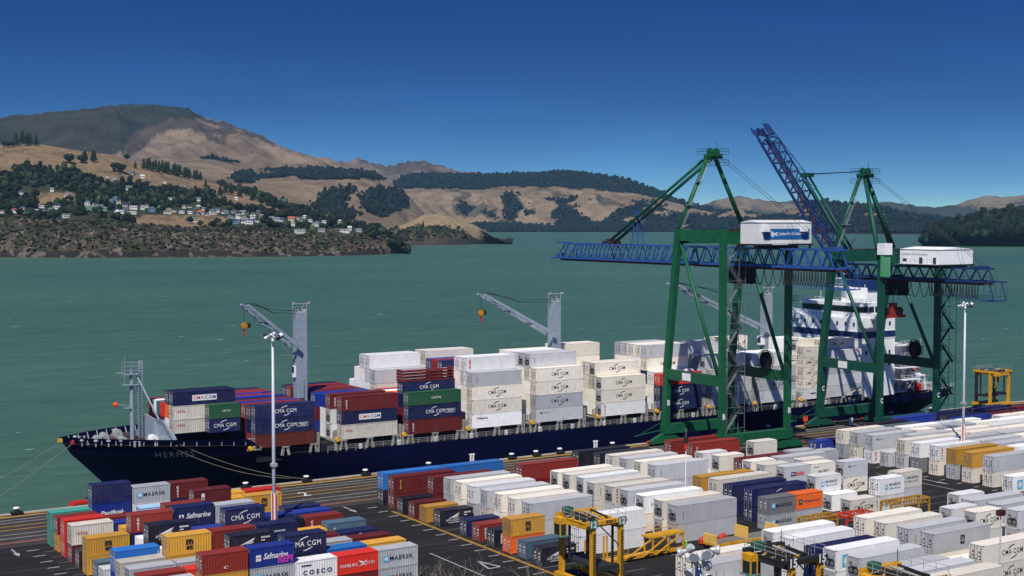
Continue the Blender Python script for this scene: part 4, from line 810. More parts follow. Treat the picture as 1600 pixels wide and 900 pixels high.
# --- middle block beside the yellow lane
RY = lambda k: 211.9 - 4.02 * k
Q20, Q40 = 6.06, 12.19
for y, x, L, tiers in [
    (RY(0), 108.3, Q40, 'D:N:CAIR D:B:CODEW+'), (RY(0), 120.9, Q40, 'D:b D:B+'), (RY(1), 108.3, Q40, 'D:m:CAI D:m:VERY+'), (RY(2), 113.9, Q40, 'D:m D:m+'),
    (RY(2) - .6, 107.6, Q20, 'D:N'), (RY(3) - .6, 107.7, Q20, 'D:m:CAI'), (RY(4) - .4, 107.8, Q20, 'D:Y'), (RY(5) - .4, 108.2, Q20, 'D:N:NYK'), (RY(7) - .6, 108.3, Q20, 'D:n'),
    (179.4, 108.4, Q20, 'D:R:CAI'), (174.95, 108.4, Q20, 'D:N:CODEW'), (170.2, 108.3, Q20, 'D:o:CODEW D:Y:MSC'), (166.2, 108.4, Q20, 'D:s'), (161.7, 108.1, Q20, 'D:N:NYK'),
    (RY(3), 114.9, Q40, 'E:g+ E:l+'), (RY(4) + .3, 114.9, Q40, 'E:c+ E:c+'), (RY(5) + .2, 114.9, Q40, 'E:g+ E:w+'), (RY(6) - .1, 114.9, Q40, 'E:p+ E:l+'), (RY(7) + .2, 115.2, Q40, 'E:c+ E:c+'), (RY(8), 115.2, Q40, 'E:c+ E:c+'), (RY(9), 115.3, Q40, 'E:l+ E:l+'), (163.4, 116.1, Q40, 'E:w:REDB+ E:w:CODE+'),
    (204.6, 132.6, Q40, 'D:m+ D:R+'), (195.2, 133.9, Q40, 'F:c+ F:c+'), (192.0, 134.2, Q40, 'F:c+ F:p+'), (188.4, 134.6, Q40, 'E:w+ F:w:CMAC+'), (183.6, 133.4, Q40, 'F:p+ F:p:CODE+'), (179.6, 134.2, Q40, 'E:l+ F:c:REDV+'), (175.6, 134.3, Q40, 'F:l+ F:l:CODE+'), (170.8, 133.9, Q40, 'E:c+ F:w:HSUD+'), (166.2, 134.0, Q40, 'F:c+ F:c+'), (162.1, 133.5, Q40, 'F:l+ F:l:CODE+'),
    (RY(0), 150.3, Q40, 'D:N D:N+'), (RY(1), 152.4, Q40, 'D:N D:N+'), (203.3, 151.9, Q40, 'E:c+ E:c+'), (199.3, 152.1, Q40, 'E:l+ E:l+'), (195.3, 152.3, Q40, 'E:c+ E:c+'), (191.1, 152.4, Q40, 'E:l+ E:l:CODE+'), (179.4, 153.1, Q40, 'D:Y D:Y+'), (175.0, 152.9, Q40, 'E:c+ E:c+'), (170.8, 152.6, Q40, 'D:n D:n+'), (166.7, 153.4, Q40, 'D:n D:n:ARCW+'),
    (160.9, 151.3, Q20, 'D:g:MAE D:d:MAE'), (160.9, 157.4, Q20, 'D:g:STAR D:o:HAPAG'),
    (RY(0), 173.0, Q40, 'D:R D:R+'), (RY(1) - .5, 174.8, Q40, 'D:R D:R:CAI+'), (201.0, 185.2, Q20, 'F:c+ F:c+'), (196.5, 168.1, Q20, 'F:w+ F:w:BLU+'), (192.4, 168.6, Q20, 'F:c+ F:c+'), (188.8, 171.0, Q40, 'D:m D:m:VERY+'), (188.8, 183.6, Q20, 'F:l+ F:l+'), (188.8, 189.9, Q20, 'F:l F:l'),
    (184.9, 169.6, Q20, 'F:c+ F:c+'), (185.0, 176.6, Q40, 'F:l+ F:l+'), (180.8, 169.2, Q20, 'F:c+ F:p:BLU+'), (177.4, 170.8, Q20, 'F:l+ F:l:PONL+'), (177.2, 177.0, Q20, 'F:c+ F:c:WAB+'), (181.0, 178.4, Q20, 'F:c+ F:c+'), (168.0, 169.0, Q20, 'F:w+ F:w:MSEA+'), (175.4, 183.6, Q20, 'F:c:CMAD+ F:l:SMB+'),
    (165.5, 170.4, Q20, 'F:w:SQ+'), (160.6, 169.8, Q20, 'F:c:CMAD+'), (160.4, 176.4, Q20, 'E:w:MSEA+ E:w:MSEA+'), (163.0, 183.9, Q20, 'E:l+ E:c:MSEA+')]:
    S('middle block', y, x, L, *tiers.split())
# --- near block in the foreground right
for y, x, L, tiers in [
    (140.9, 133.6, Q40, 'F:w+ F:w+'), (136.6, 133.0, Q40, 'E:w+ E:w+'), (131.6, 132.7, Q40, 'D:n D:n+'), (128.6, 133.3, Q40, 'F:w+ F:w:BIGSTAR+'), (124.0, 132.9, Q40, 'F:l+ F:l+'), (115.2, 132.6, Q40, 'E:l+ E:l+'), (111.5, 133.3, Q40, 'E:c+ E:c+'), (119.6, 132.8, Q40, 'E:l E:l'),
    (140.3, 151.5, Q40, 'E:l+ E:c:CMAD+'), (136.3, 151.4, Q40, 'E:c+ E:p+'), (132.1, 151.6, Q40, 'E:l+ E:l:CODE+'), (128.0, 151.8, Q40, 'E:c+ E:l:MSC+'), (123.8, 151.8, Q40, 'E:c+'), (119.7, 152.0, Q40, 'E:c:CMAD+ E:c:CMAD+'),
    (137.8, 167.5, Q20, 'F:l+ F:w:SQ+'), (134.2, 168.6, Q20, 'F:p+ F:c:CMAD+'), (140.0, 175.2, Q40, 'F:l+ E:l+'), (135.8, 176.0, Q40, 'E:w+ E:l+'), (131.5, 175.0, Q40, 'F:l+ F:l+'), (144.2, 177.0, Q20, 'F:l+ F:w+'),
    (136.1, 113.9, Q40, 'E:c+ E:c+'), (132.0, 114.0, Q40, 'E:l+ E:l:CODE+'), (128.9, 113.6, Q20, 'E:w+')]:
    S('near block', y, x, L, *tiers.split())
# --- far block beyond the cross lane
for y, x, L, tiers in [
    (201.7, 211.0, Q40, 'E:g+ E:c+'), (198.2, 211.4, Q40, 'E:c+ E:l+'), (194.0, 211.2, Q40, 'E:w:REDB+ E:l:SMB+'), (189.6, 211.1, Q20, 'E:l:CODE+'), (186.2, 212.0, Q40, 'E:l+ E:p+'), (181.9, 211.3, Q40, 'E:d+ E:w:CMAC+'), (177.8, 212.0, Q40, 'E:c+ E:w:REDV+'), (173.3, 211.6, Q40, 'E:l:BLU+ D:Y+'), (169.2, 211.2, Q40, 'E:c+ D:Y+'), (164.4, 211.2, Q40, 'E:c+ E:l:CODE+'), (159.4, 210.4, Q20, 'E:w:BIGSTAR+'), (155.2, 211.0, Q40, 'F:l+'),
    (206.4, 223.6, Q40, 'D:n D:N:CODEW+'), (202.3, 223.7, Q40, 'D:k D:k+'), (209.6, 236.6, Q40, 'D:b D:b+'), (205.6, 248.0, Q40, 'D:N D:N:ARCW+'), (202.4, 247.2, Q40, 'D:b D:b+'), (202.6, 259.8, Q40, 'D:m D:m+'), (210.6, 250.0, Q40, 'D:N D:n+'), (210.6, 263.0, Q40, 'D:b D:n+'), (206.5, 261.0, Q40, 'D:n D:N+'), (206.5, 274.0, Q40, 'D:m D:m+'), (202.5, 272.6, Q40, 'D:n D:n+'), (209.0, 210.5, Q20, 'D:b:CODEW')]:
    S('far block', y, x, L, *tiers.split())
rr = random.Random(5)
for k, y in enumerate((198.2, 194.0, 189.8, 185.9, 181.9, 177.8, 173.6, 169.3, 165.0)):
    x = (224.0 if y != 189.8 else 217.6) + rr.choice((0, .3, .6))
    if y < 174: x = 224.3
    while x < 57 + y * 1.09:
        L = rr.choice((Q20, Q40, Q40)); n = rr.choice((2, 2, 2, 2, 1)); kk = rr.choice('FFE')
        if (y, int(x)) == (198.2, 224): kk = 'F'
        S('far block', y, x, L, *[f'{rr.choice("FE") if q < n - 1 else kk}:{rr.choice("wwcclgp")}{":BLU" if rr.random() < .12 and q == n - 1 else ""}+' for q in range(n)])
        x += L + rr.choice((.35, .5, .8))
TIERW = {1: ['standing alone'], 2: ['lower of two', 'upper of two'], 3: ['lowest of three', 'middle of three', 'top of three']}
def build_stacks():
    for bl in ('left block', 'middle block', 'near block', 'far block'):
        ss = [s for s in STACKS if s[0] == bl]; ys = sorted({round(s[1] / 4.02) for s in ss}, reverse=True)
        for s in ss:
            row = ys.index(round(s[1] / 4.02)); mates = sorted((q[2], q[1]) for q in ss if round(q[1] / 4.02) == round(s[1] / 4.02)); st = mates.index((s[2], s[1])); z = 0.0
            for j, sp in enumerate(s[4]):
                tw = TIERW[len(s[4])][j]
                h = container(sp, s[2], s[1], z, s[3], f'{tw}, {nth(row)} row from quay, {nth(st)} stack, {bl}', 'containers in the ' + bl); z += h + .012
                for sp2 in ():
                    pass

# ------------------------------------------------------------------ the container ship
CY, HB = 256.5, 16.0
HULL = mat('hull_navy_paint', (.0014, .0023, .024), .6, 0, .3, .15, spec=.10); SGREY = mat('ship_grey_paint', '#8A95A0', .6, 0, .15, .8, rust=.35); SWHITE = mat('ship_white_paint', '#E8E8E6', .5, 0, .08, .6, rust=.12)
DECK = mat('ship_deck', (.055, .03, .026), .85, 0, .3, .4); SBAND = mat('ship_blue_band', (.010, .030, .12), .5, 0, .1); BLACKM = mat('matte_black', (.012, .012, .014), .7, 0, .1)
YELM = mat('machine_yellow', '#E0A61E', .55, 0, .18, 1.2); ORNG = mat('lifeboat_orange', '#F2561A', .5, 0, .1); PALE = mat('galvanised_grey', '#A9ABA8', .55, .2, .15, 1.5); GLASS = mat('bridge_glass', (.015, .03, .035), .12, 0, 0)
ROPE = mat('mooring_rope', (.20, .17, .125), .9, 0, .2, 2); REDP = mat('red_paint', '#B3261B', .55, 0, .12, 1)
ship = thing('container_ship', 'navy blue container ship HERMES berthed along the quay, laden with containers', 'ship', (180, CY, WZ))
def sp(name, b, m, smooth=False, par=ship, **k):      # ship parts are modelled in world metres
    o = b.build(name, m, par, smooth); o.location = Vector((-180, -CY, -WZ)) if par is ship else Vector((0, 0, 0)); return o
def deckz(x): return float(np.interp(x, [64, 70, 80, 92, 95.5, 99, 110, 180, 240, 270, 296], [9.7, 9.6, 9.3, 8.9, 8.7, 5.4, 5.0, 4.7, 4.4, 4.6, 5.2]))
def hb_deck(x): return HB * float(np.interp(x, [64, 65, 67, 70, 74, 80, 88, 98, 110, 262, 280, 292, 296], [0.02, .12, .25, .40, .55, .72, .87, .97, 1, 1, .98, .90, .80]))
def hb_deck_old(x): return 0
def hb_wl(x): return HB * float(np.interp(x, [74, 76, 82, 92, 105, 120, 135, 235, 255, 270, 280], [.01, .05, .2, .46, .76, .95, 1, 1, .85, .45, .02]))
hx = np.concatenate([np.linspace(64, 100, 37), np.linspace(103, 255, 40), np.linspace(258, 296, 24)]); lv = np.linspace(0, 1, 9); V = []
def stem(z): return 64.0 + 11.5 * max(0.0, (8.2 - z) / 11.7) ** .92
def ease(u, L, p): return 1 - (1 - min(1, max(0, u / L))) ** p
def hull_hb(x, z):
    """half breadth of the hull at station x and height z"""
    q = min(1, max(0, (z - WZ) / 11.5)); u = x - stem(z)
    f = ease(u, 40, 2.3) * q ** 1.2 + ease(u, 62, 1.7) * (1 - q ** 1.2)
    a = hb_deck(x) / HB if x > 262 else 1.0
    if x > 250: zq = min(1, max(0, (z + 6) / 9.0)); a *= (1 - max(0, (x - 250) / 46) ** 1.6 * (1 - zq))
    return HB * max(.004, f * a)
for x in hx:
    zt = deckz(x); kn = zt - 1.55 if x < 97 else zt - .4
    for t in lv[:-1]:
        z = -6 + (kn + 6) * t; xx = x
        if x < 100: s_ = stem(z); xx = s_ + (x - 64) / 36 * (100 - s_)
        hbv = hull_hb(xx, z)
        if x > 272:
            zl = -6 + ((x - 272) / 24) ** 1.7 * 9.6
            if z < zl: z = min(zl, kn - .01)
            hbv = hull_hb(xx, z) * min(1, max(.02, (z - zl) / 2.2 + .02)) ** .45 if zl > -5.9 else hbv
        V.append((xx, hbv, z))
    V.append((x if x >= 100 else 64 + (x - 64), hull_hb(x, zt - 1.55 if x < 97 else zt), zt))
n = 9; m_ = len(hx); b = MB()
hullv = [(v[0], CY - v[1], v[2]) for v in V] + [(v[0], CY + v[1], v[2]) for v in V]
F = []
for i in range(m_ - 1):
    for j in range(n - 1):
        a = i * n + j; F.append((a, a + n, a + n + 1, a + 1)); o = m_ * n; F.append((o + a, o + a + 1, o + a + n + 1, o + a + n))
for j in range(n - 1): a = (m_ - 1) * n + j; F.append((a, m_ * n + a, m_ * n + a + 1, a + 1))
b.add(hullv, F); sp('hull', b, HULL)
b = MB(); dx = np.linspace(64.6, 295.6, 60)
for x0, x1 in zip(dx, dx[1:]):
    z0, z1 = [deckz(x) - (1.2 if x < 97 else .45 if x < 256 else 1.1) for x in (x0, x1)]; h0, h1 = [max(.01, hull_hb(x, deckz(x) - 1.55 if x < 97 else deckz(x) - 1.2) - .12) for x in (x0, x1)]
    b.add([(x0, CY - h0, z0), (x1, CY - h1, z1), (x1, CY + h1, z1), (x0, CY + h0, z0)], [(0, 1, 2, 3)])
sp('deck', b, DECK)
b = MB()
for x in np.arange(66, 95, 2.2):
    for s in (-1, 1): h_ = max(.3, hull_hb(x, deckz(x) - 1.55) - .18); b = MB(); b.prism([(x, CY + s * h_, deckz(x) - 1.2), (x, CY + s * h_, deckz(x) - .05), (x, CY + s * max(.2, h_ - 1.2), deckz(x) - 1.2)], (.12, 0, 0)); sp('bulwark_stay', b, SGREY)
sp('coaming', MB().box(97, CY - 14.2, 4.0, 260, CY + 14.2, 6.35), BLACKM)
# pedestals, lashing posts and rail along the near side deck
BAYS = [(82.6, Q40, 9.95), (96.5, Q40, 6.75), (114.4, Q40, 6.9), (129.2, Q40, 6.65), (144.1, Q40, 6.62), (160.0, Q40, 6.6), (177.3, Q40, 6.55), (193.8, Q40, 6.5), (209.2, Q40, 6.3), (223.7, Q40, 6.1), (238.4, Q20, 5.95), (246.3, Q40, 5.9)]
PED = mat('pedestal_grey', '#8F8B82', .7, 0, .3, 1.2)
for bx, L, bz in BAYS[1:]:
    for x in ([bx + .35, bx + L / 2, bx + L - .35] if L > 9 else [bx + .3, bx + L - .3]):
        z0 = deckz(x) - .3; b = MB()
        for y in (241.4,):
            for e in (-.55, .55): b.beam((x + e * 1.3, y + .25, z0), (x + e * .6, y + .35, bz), .34, .5)
            b.box(x - .75, y + .02, bz - .28, x + .75, y + .75, bz - .03)
        sp('pedestal', b, PED)
    for x in (bx - 1.35, bx + L + .55):
        b = MB().box(x, 241.8, deckz(x) - .3, x + .5, 242.3, bz + 2.0); b.box(x - .1, 242, bz - .4, x + .6, 271, bz - .1); b.box(x + .1, 243, bz - .1, x + .35, 243.3, bz + 1.6)
        sp('lashing_bridge', b, PED)
    for y in (244.0, 249, 254, 259, 264): sp('hatch_support', MB().box(bx + .2, y, deckz(bx) - .3, bx + L - .2, y + 1.2, bz - .05), BLACKM)
    b = MB().lathe((bx - 1.0, 241.6, bz + .15), [(.10, -.35), (.42, -.35), (.42, .35), (.10, .35)], 10, 0, 'y'); sp('cable_drum', b, YELM)
b = MB()
for x in np.arange(111, 262, 2.0): z = deckz(x); b.beam((x, 240.75, z - .3), (x, 240.75, z + 1.05), .07)
for dz in (.4, .75, 1.08):
    xs = np.arange(111, 262, 15)
    for x0, x1 in zip(xs, xs[1:]): b.beam((x0, 240.75, deckz(x0) + dz - .03), (x1, 240.75, deckz(x1) + dz - .03), .05)
sp('side_rail', b, PALE)
for x in np.arange(118, 258, 8.5): sp('deck_locker', MB().box(x, 241.0, deckz(x) - .3, x + .55, 241.5, deckz(x) + .85), SWHITE)
# forecastle gear, breakwater, foremast
sp('breakwater', MB().prism([(80.0, 262.5, 8), (80.0, 256.4, 12.9), (80.0, 250.9, 12.6), (80.0, 250.9, 8)], (.3, 0, 0)).prism([(80.0, 250.9, 12.6), (80.6, 247.6, 12.7), (82.2, 245.6, 9.6), (82.4, 245.3, 8), (80.0, 250.9, 8)], (.3, 0, 0)), SGREY)
fm = sp('foremast', MB().tube((77.6, 256.4, 8), (77.6, 256.4, 21.5), .42, 10, 0, .34).tube((78.9, 256.0, 8.3), (78.9, 256.0, 20.8), .1, 6), SGREY)
b = MB()
for z in np.arange(8.8, 20.5, .55): b.beam((78.7, 255.7, z), (78.7, 256.4, z), .06); b.beam((79.3, 255.7, z), (79.3, 256.4, z), .06); b.beam((78.7, 255.7, z), (79.3, 255.7, z), .06)
for q in ((78.7, 255.7), (79.3, 255.7), (78.7, 256.4), (79.3, 256.4)): b.beam((*q, 8.3), (*q, 20.4), .07)
sp('ladder', b, SGREY, par=fm)
b = MB()
for z in (18.6, 20.6): b.box(76.0, 255.6, z, 79.6, 257.2, z + .1)
for x in (76.0, 77.6, 79.5):
    for y in (255.6, 257.2): b.beam((x, y, 18.6), (x, y, 23.0), .07)
for z in (21.4, 22.2, 22.9):
    for y in (255.6, 257.2): b.beam((76, y, z), (79.6, y, z), .06)
b.box(79.0, 256.0, 21.0, 79.7, 256.9, 23.1); b.beam((76.2, 256, 22.9), (76.2, 256, 24.3), .1); b.box(74.6, 256.2, 20.9, 76.0, 256.5, 21.1); b.beam((77.2, 256.4, 14.6), (74.6, 256.0, 15.1), .22); b.box(76, 255.8, 14.2, 77.3, 257, 14.3); b.beam((76.2, 255.9, 14.3), (76.2, 255.9, 15.4), .06)
sp('platform', b, SGREY, par=fm)
sp('lamp', MB().lathe((74.3, 255.9, 15.1), [(.2, -.4), (.45, -.3), (.45, .3), (.1, .35)], 10, 0, 'x'), ORNG, par=fm)
sp('stay', MB().tube((78.6, 256.2, 20.2), (80.6, 249.6, 12.6), .16, 6), SGREY, par=fm)
for x, y, c in ((70.5, 255, PALE), (72.6, 258, PALE), (74.2, 251.5, PALE), (76, 261, PALE), (79.6, 250.3, SWHITE), (80.6, 253.6, PALE)):
    sp('windlass', MB().lathe((x, y, 9.0), [(.15, -1.0), (.75, -.95), (.75, -.6), (.45, -.55), (.45, .3), (.75, .35), (.75, .7), (.15, .75)], 12, 0, 'y').box(x - .8, y - 1.0, 8.0, x + .8, y - .7, 9.0).box(x - .9, y + .5, 8, x + .9, y + 1.1, 8.7), c)
for x, y in ((68.5, 253.5), (68.5, 259.5), (75.5, 248), (75.5, 265), (82, 247.2), (71, 257), (79, 246.8)): sp('bollard', MB().lathe((x, y, 8.1), [(.22, 0), (.22, .8), (.32, .85), (.32, 1.0)], 8).lathe((x + .9, y, 8.1), [(.22, 0), (.22, .8), (.32, .85), (.32, 1.0)], 8), PALE)
for x, y in ((67.5, 254), (69.5, 252), (71.5, 250.8), (73.5, 249.8), (67.5, 259)): sp('ventilator', MB().lathe((x, y, 8.1), [(.16, 0), (.16, .9), (.45, 1.0), (.3, 1.35)], 8), SGREY)
sp('fairlead', MB().box(63.6, 255.7, 8.9, 64.4, 256.2, 9.5), YELM); sp('fairlead', MB().box(65.3, 253.3, 8.7, 65.9, 253.8, 9.3), REDP)
me = lettering(EXTRA['hermes'])
for v in me.vertices:
    X_, Z_ = 82.4 + v.co.x, 6.35 + v.co.z; Y_ = CY - hull_hb(X_, Z_) - .10; dy_ = (CY - hull_hb(82.4 + v.co.x, 6.35)) - (Y_ + .1); v.co = (X_ - dy_ * .42, CY - hull_hb(X_ - dy_ * .42, Z_) - .10, Z_)
put('lettering', me, ship, (-180, -CY, -WZ))

# deck cranes: tower, jib, hoist ropes, hook block
def deck_crane(x, foot, jz0, tipx, tipz, tipy, ztop, cab):
    w_ = 1.08; b = MB(); zs = foot + (ztop - foot) * .30
    b.lathe((x, CY - .5, 0), [(w_ * 1.02, 5), (w_ * 1.02, zs - 2.2), (w_ * .95, zs)], 8)
    tw = sp('deck_crane', b, SGREY)
    b = MB(); b.prism([(x - w_, CY - .5 - w_, zs + .25), (x + w_, CY - .5 - w_, zs + .25), (x + w_, CY - .5 + w_, zs + .25), (x - w_, CY - .5 + w_, zs + .25)], (0, 0, ztop - zs - .25)); b.box(x - w_ * .8, CY - .5 - w_ - .25, zs + 1, x + w_ * .2, CY - .5 - w_, zs + 5)
    sp('tower', b, SGREY, par=tw); sp('slew_ring', MB().lathe((x, CY - .5, zs), [(w_ * 1.05, 0), (w_ * 1.05, .25)], 16), BLACKM, par=tw)
    b = MB(); p0 = Vector((x - w_, CY - .5, jz0)); tip = Vector((tipx, tipy, tipz)); d = (tip - p0); sd_ = Vector((-d.y, d.x, 0)).normalized()
    for s in (-1, 1): b.beam(p0 + sd_ * s * 2.0, tip + sd_ * s * 1.5, .42, .75, w2=.32, h2=.5)
    for t in (.12, .3, .45, .6, .75, .9, .99): c = p0 + d * t; ww = 2.0 - .5 * t; b.beam(c - sd_ * ww, c + sd_ * ww, .2)
    for t in (.35, .66): c = p0 + d * t + sd_ * 1.0 - Vector((0, 0, .7)); b.box(c.x - .6, c.y - .3, c.z - .3, c.x + .6, c.y + .3, c.z + .3)
    sp('jib', b, SGREY, par=tw)
    b = MB()
    for s in (-.6, -.2, .2, .6):
        for k in (0, 1):
            a = Vector((x - w_, CY - .5 + s, ztop - .6 * k + .4)); e = tip + Vector((.6 + k, s * .6, .35)); mid = (a + e) / 2 - Vector((0, 0, .5 + .5 * k)); b.path([a, a * .75 + e * .25 - Vector((0, 0, .4)), mid, a * .25 + e * .75 - Vector((0, 0, .4)), e], .03, 4)
    for s in (-.35, .35): b.tube(tip + Vector((0, s, 0)), (tip.x, tip.y + s, tip.z - 3.6), .04, 4)
    sp('hoist_rope', b, BLACKM, par=tw)
    b = MB().lathe((tip.x, tip.y, tip.z - 4.2), [(.2, -.35), (.6, -.3), (.6, .3), (.2, .35)], 10, 0, 'y'); b.box(tip.x - .3, tip.y - .3, tip.z - 3.9, tip.x + .3, tip.y + .3, tip.z - 3.4); b.lathe((tip.x + .75, tip.y, tip.z - 4.1), [(.2, -.3), (.55, -.25), (.55, .25), (.2, .3)], 10, 1, 'y')
    hk = sp('hook_block', b, [mat('hook_yellow', '#B07A14', .6, 0, .3, 2), BLACKM], par=tw); sp('hook', MB().beam((tip.x, tip.y, tip.z - 4.8), (tip.x, tip.y, tip.z - 6.2), .25), REDP, par=tw)
    b = MB().box(x - w_, CY - 1.4, ztop, x + w_, CY + .4, ztop + .15)
    for q in (-1.2, 1.2): b.beam((x + q, CY - 1.2, ztop), (x + q, CY - 1.2, ztop + 1.8), .1); b.beam((x + q, CY + .2, ztop), (x + q, CY + .2, ztop + 1.8), .1); b.lathe((x + q * .7, CY - .5, ztop + .6), [(.5, -.2), (.5, .2)], 10, 0, 'y')
    b.beam((x - 1.9, CY - 1.2, ztop + 1.8), (x + 1.9, CY - 1.2, ztop + 1.8), .12); b.box(x + 1.3, CY - 1.5, ztop + 1.7, x + 1.9, CY - 1.0, ztop + 2.1); b.box(x - 1.9, CY - 1.5, ztop + 1.7, x - 1.4, CY - 1.0, ztop + 2.1)
    sp('sheave_head', b, PALE, par=tw)
    b = MB().box(x - w_ - 1.3, CY - 1.2, zs + 5.6, x - w_ - .02, CY + .3, zs + 7.8) if cab else MB().box(x - w_ - .5, CY - .9, zs + 5.2, x - w_ - .02, CY - .1, zs + 7.5)
    sp('cab', b, SWHITE, par=tw); sp('cab_window', MB().box(x - w_ - (1.33 if cab else .53), CY - 1.0, zs + 6.1, x - w_ - (1.31 if cab else .51), CY + .1, zs + 7.4), GLASS, par=tw)
    sp('emblem', MB().box(x - .9, CY - .5 - w_ - .03, ztop - 2.6, x - .4, CY - .5 - w_ - .004, ztop - 2.2), INK['sky'], par=tw)
deck_crane(112.0, 5, 24.2, 99.6, 33.2, 254.6, 31.2, False)
deck_crane(174.5, 5, 24.0, 155.0, 33.6, 256.0, 31.4, False)
deck_crane(239.5, 5, 22.4, 208.5, 34.6, 256.0, 31.0, True)

# accommodation block, bridge, funnel, stern
hs_ = sp('accommodation', MB().box(262, 245.6, 4.3, 275, 269.4, 24.6).box(262.6, 243.2, 22.3, 268, 271.8, 24.9), SWHITE)
sp('blue_band', MB().box(261.93, 245.53, 19.4, 275.05, 269.47, 21.3), SBAND, par=hs_)
for z in (19.4, 21.3): sp('band_trim', MB().box(261.9, 245.5, z - .14, 275.1, 269.5, z + .06), SWHITE, par=hs_)
for zz in (12.0, 15.2, 20.0, 22.6):
    for y in np.arange(247.6, 268.5, 2.9): sp('window', MB().box(261.88, y - .28, zz, 262.02, y + .28, zz + .95), GLASS, par=hs_)
    for x in (264.5, 267.5, 270.5, 273): sp('window', MB().box(x - .3, 245.48, zz, x + .3, 245.62, zz + .95), GLASS, par=hs_)
br = sp('bridge', MB().box(263.2, 246.6, 24.9, 271, 268.4, 26.0).box(263.2, 246.6, 27.6, 271.2, 268.4, 28.4).box(266, 246.6, 26, 271, 268.4, 27.6), SWHITE)
for y in np.arange(247.2, 267.5, 2.05): sp('bridge_window', MB().prism([(263.3, y, 26.05), (263.3, y + 1.75, 26.05), (263.0, y + 1.75, 27.55), (263.0, y, 27.55)], (.4, 0, 0)), GLASS, par=br)
for x in (264.2, 266.4, 268.6): sp('bridge_window', MB().box(x, 246.5, 26.05, x + 1.7, 246.66, 27.5), GLASS, par=br)
for s, y0, y1 in ((0, 240.8, 246.6), (1, 268.4, 272.4)): sp('bridge_wing', MB().box(263.2, y0, 24.7, 266.8, y1, 25.0).box(263.2, y0, 25, 263.3, y1, 26.0).box(263.2, y0 if s == 0 else y1 - .1, 25, 266.8, y0 + .1 if s == 0 else y1, 26.0), SWHITE, par=br)
b = MB()
for y in np.arange(247, 268.6, 1.6): b.beam((263.4, y, 28.4), (263.4, y, 29.5), .07)
for z in (28.9, 29.5): b.beam((263.4, 246.8, z), (263.4, 268.2, z), .06); b.beam((263.4, 246.8, z), (271, 246.8, z), .06)
for x in np.arange(264, 271, 1.6): b.beam((x, 246.8, 28.4), (x, 246.8, 29.5), .07)
sp('rail', b, SWHITE, par=br)
rm = sp('radar_mast', MB().prism([(267, 256.2, 28.4), (268.4, 256.2, 28.4), (268, 256.5, 36), (267.4, 256.5, 36)], (0, .8, 0)).box(265.6, 254.6, 32.2, 268.2, 258.6, 32.4).box(265.8, 255.2, 34.4, 268.0, 258.0, 34.55), SWHITE)
sp('radar_scanner', MB().box(265.7, 254.9, 32.9, 266.0, 258.3, 33.2).beam((265.85, 256.6, 32.4), (265.85, 256.6, 33), .25), PALE, par=rm); sp('antenna', MB().tube((268.9, 250.5, 28.4), (268.9, 250.5, 33.0), .08, 5).tube((264.6, 262, 28.4), (264.6, 262, 31), .07, 5), SWHITE, par=rm)
fu = sp('funnel', MB().prism([(271.5, 252.6, 24.6), (278.5, 252.6, 24.6), (277.6, 252.9, 33.6), (272.6, 252.9, 33.6)], (0, 7.4, 0)), SWHITE); sp('funnel_cap', MB().box(272.4, 252.5, 31.2, 278.1, 260.3, 33.9), SBAND, par=fu)
for k in range(3): sp('exhaust_pipe', MB().tube((273.6 + k * 1.5, 256.5, 33.6), (273.9 + k * 1.5, 256.5, 35.2), .35, 8), BLACKM, par=fu)
ed = sp('engine_casing', MB().box(275, 247.5, 4.3, 282, 265.5, 17.0).box(275.0, 246.0, 17.0, 281, 267, 17.3), SWHITE)
for z in (8.2, 11.4, 14.2, 17.3):
    b = MB().box(274.9, 243.6, z - .2, 283, 247.5, z)
    for x in np.arange(275.2, 283, 1.5): b.beam((x, 243.7, z), (x, 243.7, z + 1.1), .06)
    for q in (.55, 1.1): b.beam((275.1, 243.7, z + q), (282.9, 243.7, z + q), .06)
    sp('deck_gallery', b, SWHITE, par=ed)
for x, z in ((276, 5), (279, 5), (277.5, 8.4), (281, 8.4), (276.5, 11.6), (280, 14.4)): sp('vent_box', MB().box(x, 245.5, z, x + 1.1, 246.8, z + 1.5).lathe((x + .5, 246.2, z + 1.5), [(.2, 0), (.45, .3), (.3, .7)], 8), PALE, par=ed)
b = MB().box(283.5, 246.5, 8.3, 288.2, 251.5, 8.6)
for x in (283.7, 285.8, 288.0):
    for y in (246.7, 251.3): b.beam((x, y, 4.6), (x, y, 8.3), .22)
b.box(284.6, 248, 8.6, 288, 251, 8.9); sp('stern_shelter', b, SWHITE)
for x, y, c in ((285, 246.6, REDP), (286.6, 247, PALE), (289, 248.2, PALE), (291, 250.4, SGREY), (287.6, 247.2, SWHITE), (290, 247, PALE), (292.5, 252, SGREY)): sp('mooring_winch', MB().lathe((x, y, 6.0), [(.15, -.9), (.7, -.85), (.7, -.5), (.4, -.45), (.4, .4), (.7, .45), (.7, .8), (.15, .85)], 10, 0, 'y').box(x - .7, y - .9, 4.6, x + .7, y + .9, 5.4), c)
lb = sp('lifeboat', MB().lathe((0, 0, 0), [(.05, -4.4), (.8, -3.9), (1.25, -2.6), (1.4, -.5), (1.4, 1.6), (1.1, 3.0), (.35, 3.7)], 12, 0, 'x').box(1.0, -.8, 1.0, 2.6, .8, 1.9), ORNG, True)
lb.location = Vector((293.0 - 180, 0, 10.2 - WZ)); lb.rotation_euler = (0, R(33), 0)
b = MB()
for y in (CY - 1.7, CY + 1.7): b.beam((287, y, 12.8), (298.5, y, 5.6), .35); b.beam((288.5, y, 11.6), (288.5, y, 4.0), .35); b.beam((294.5, y, 7.9), (294.5, y, 4.0), .35); b.beam((291, y, 4.0), (294.5, y, 7.9), .25)
sp('lifeboat_ramp', b, SGREY)
b = MB()
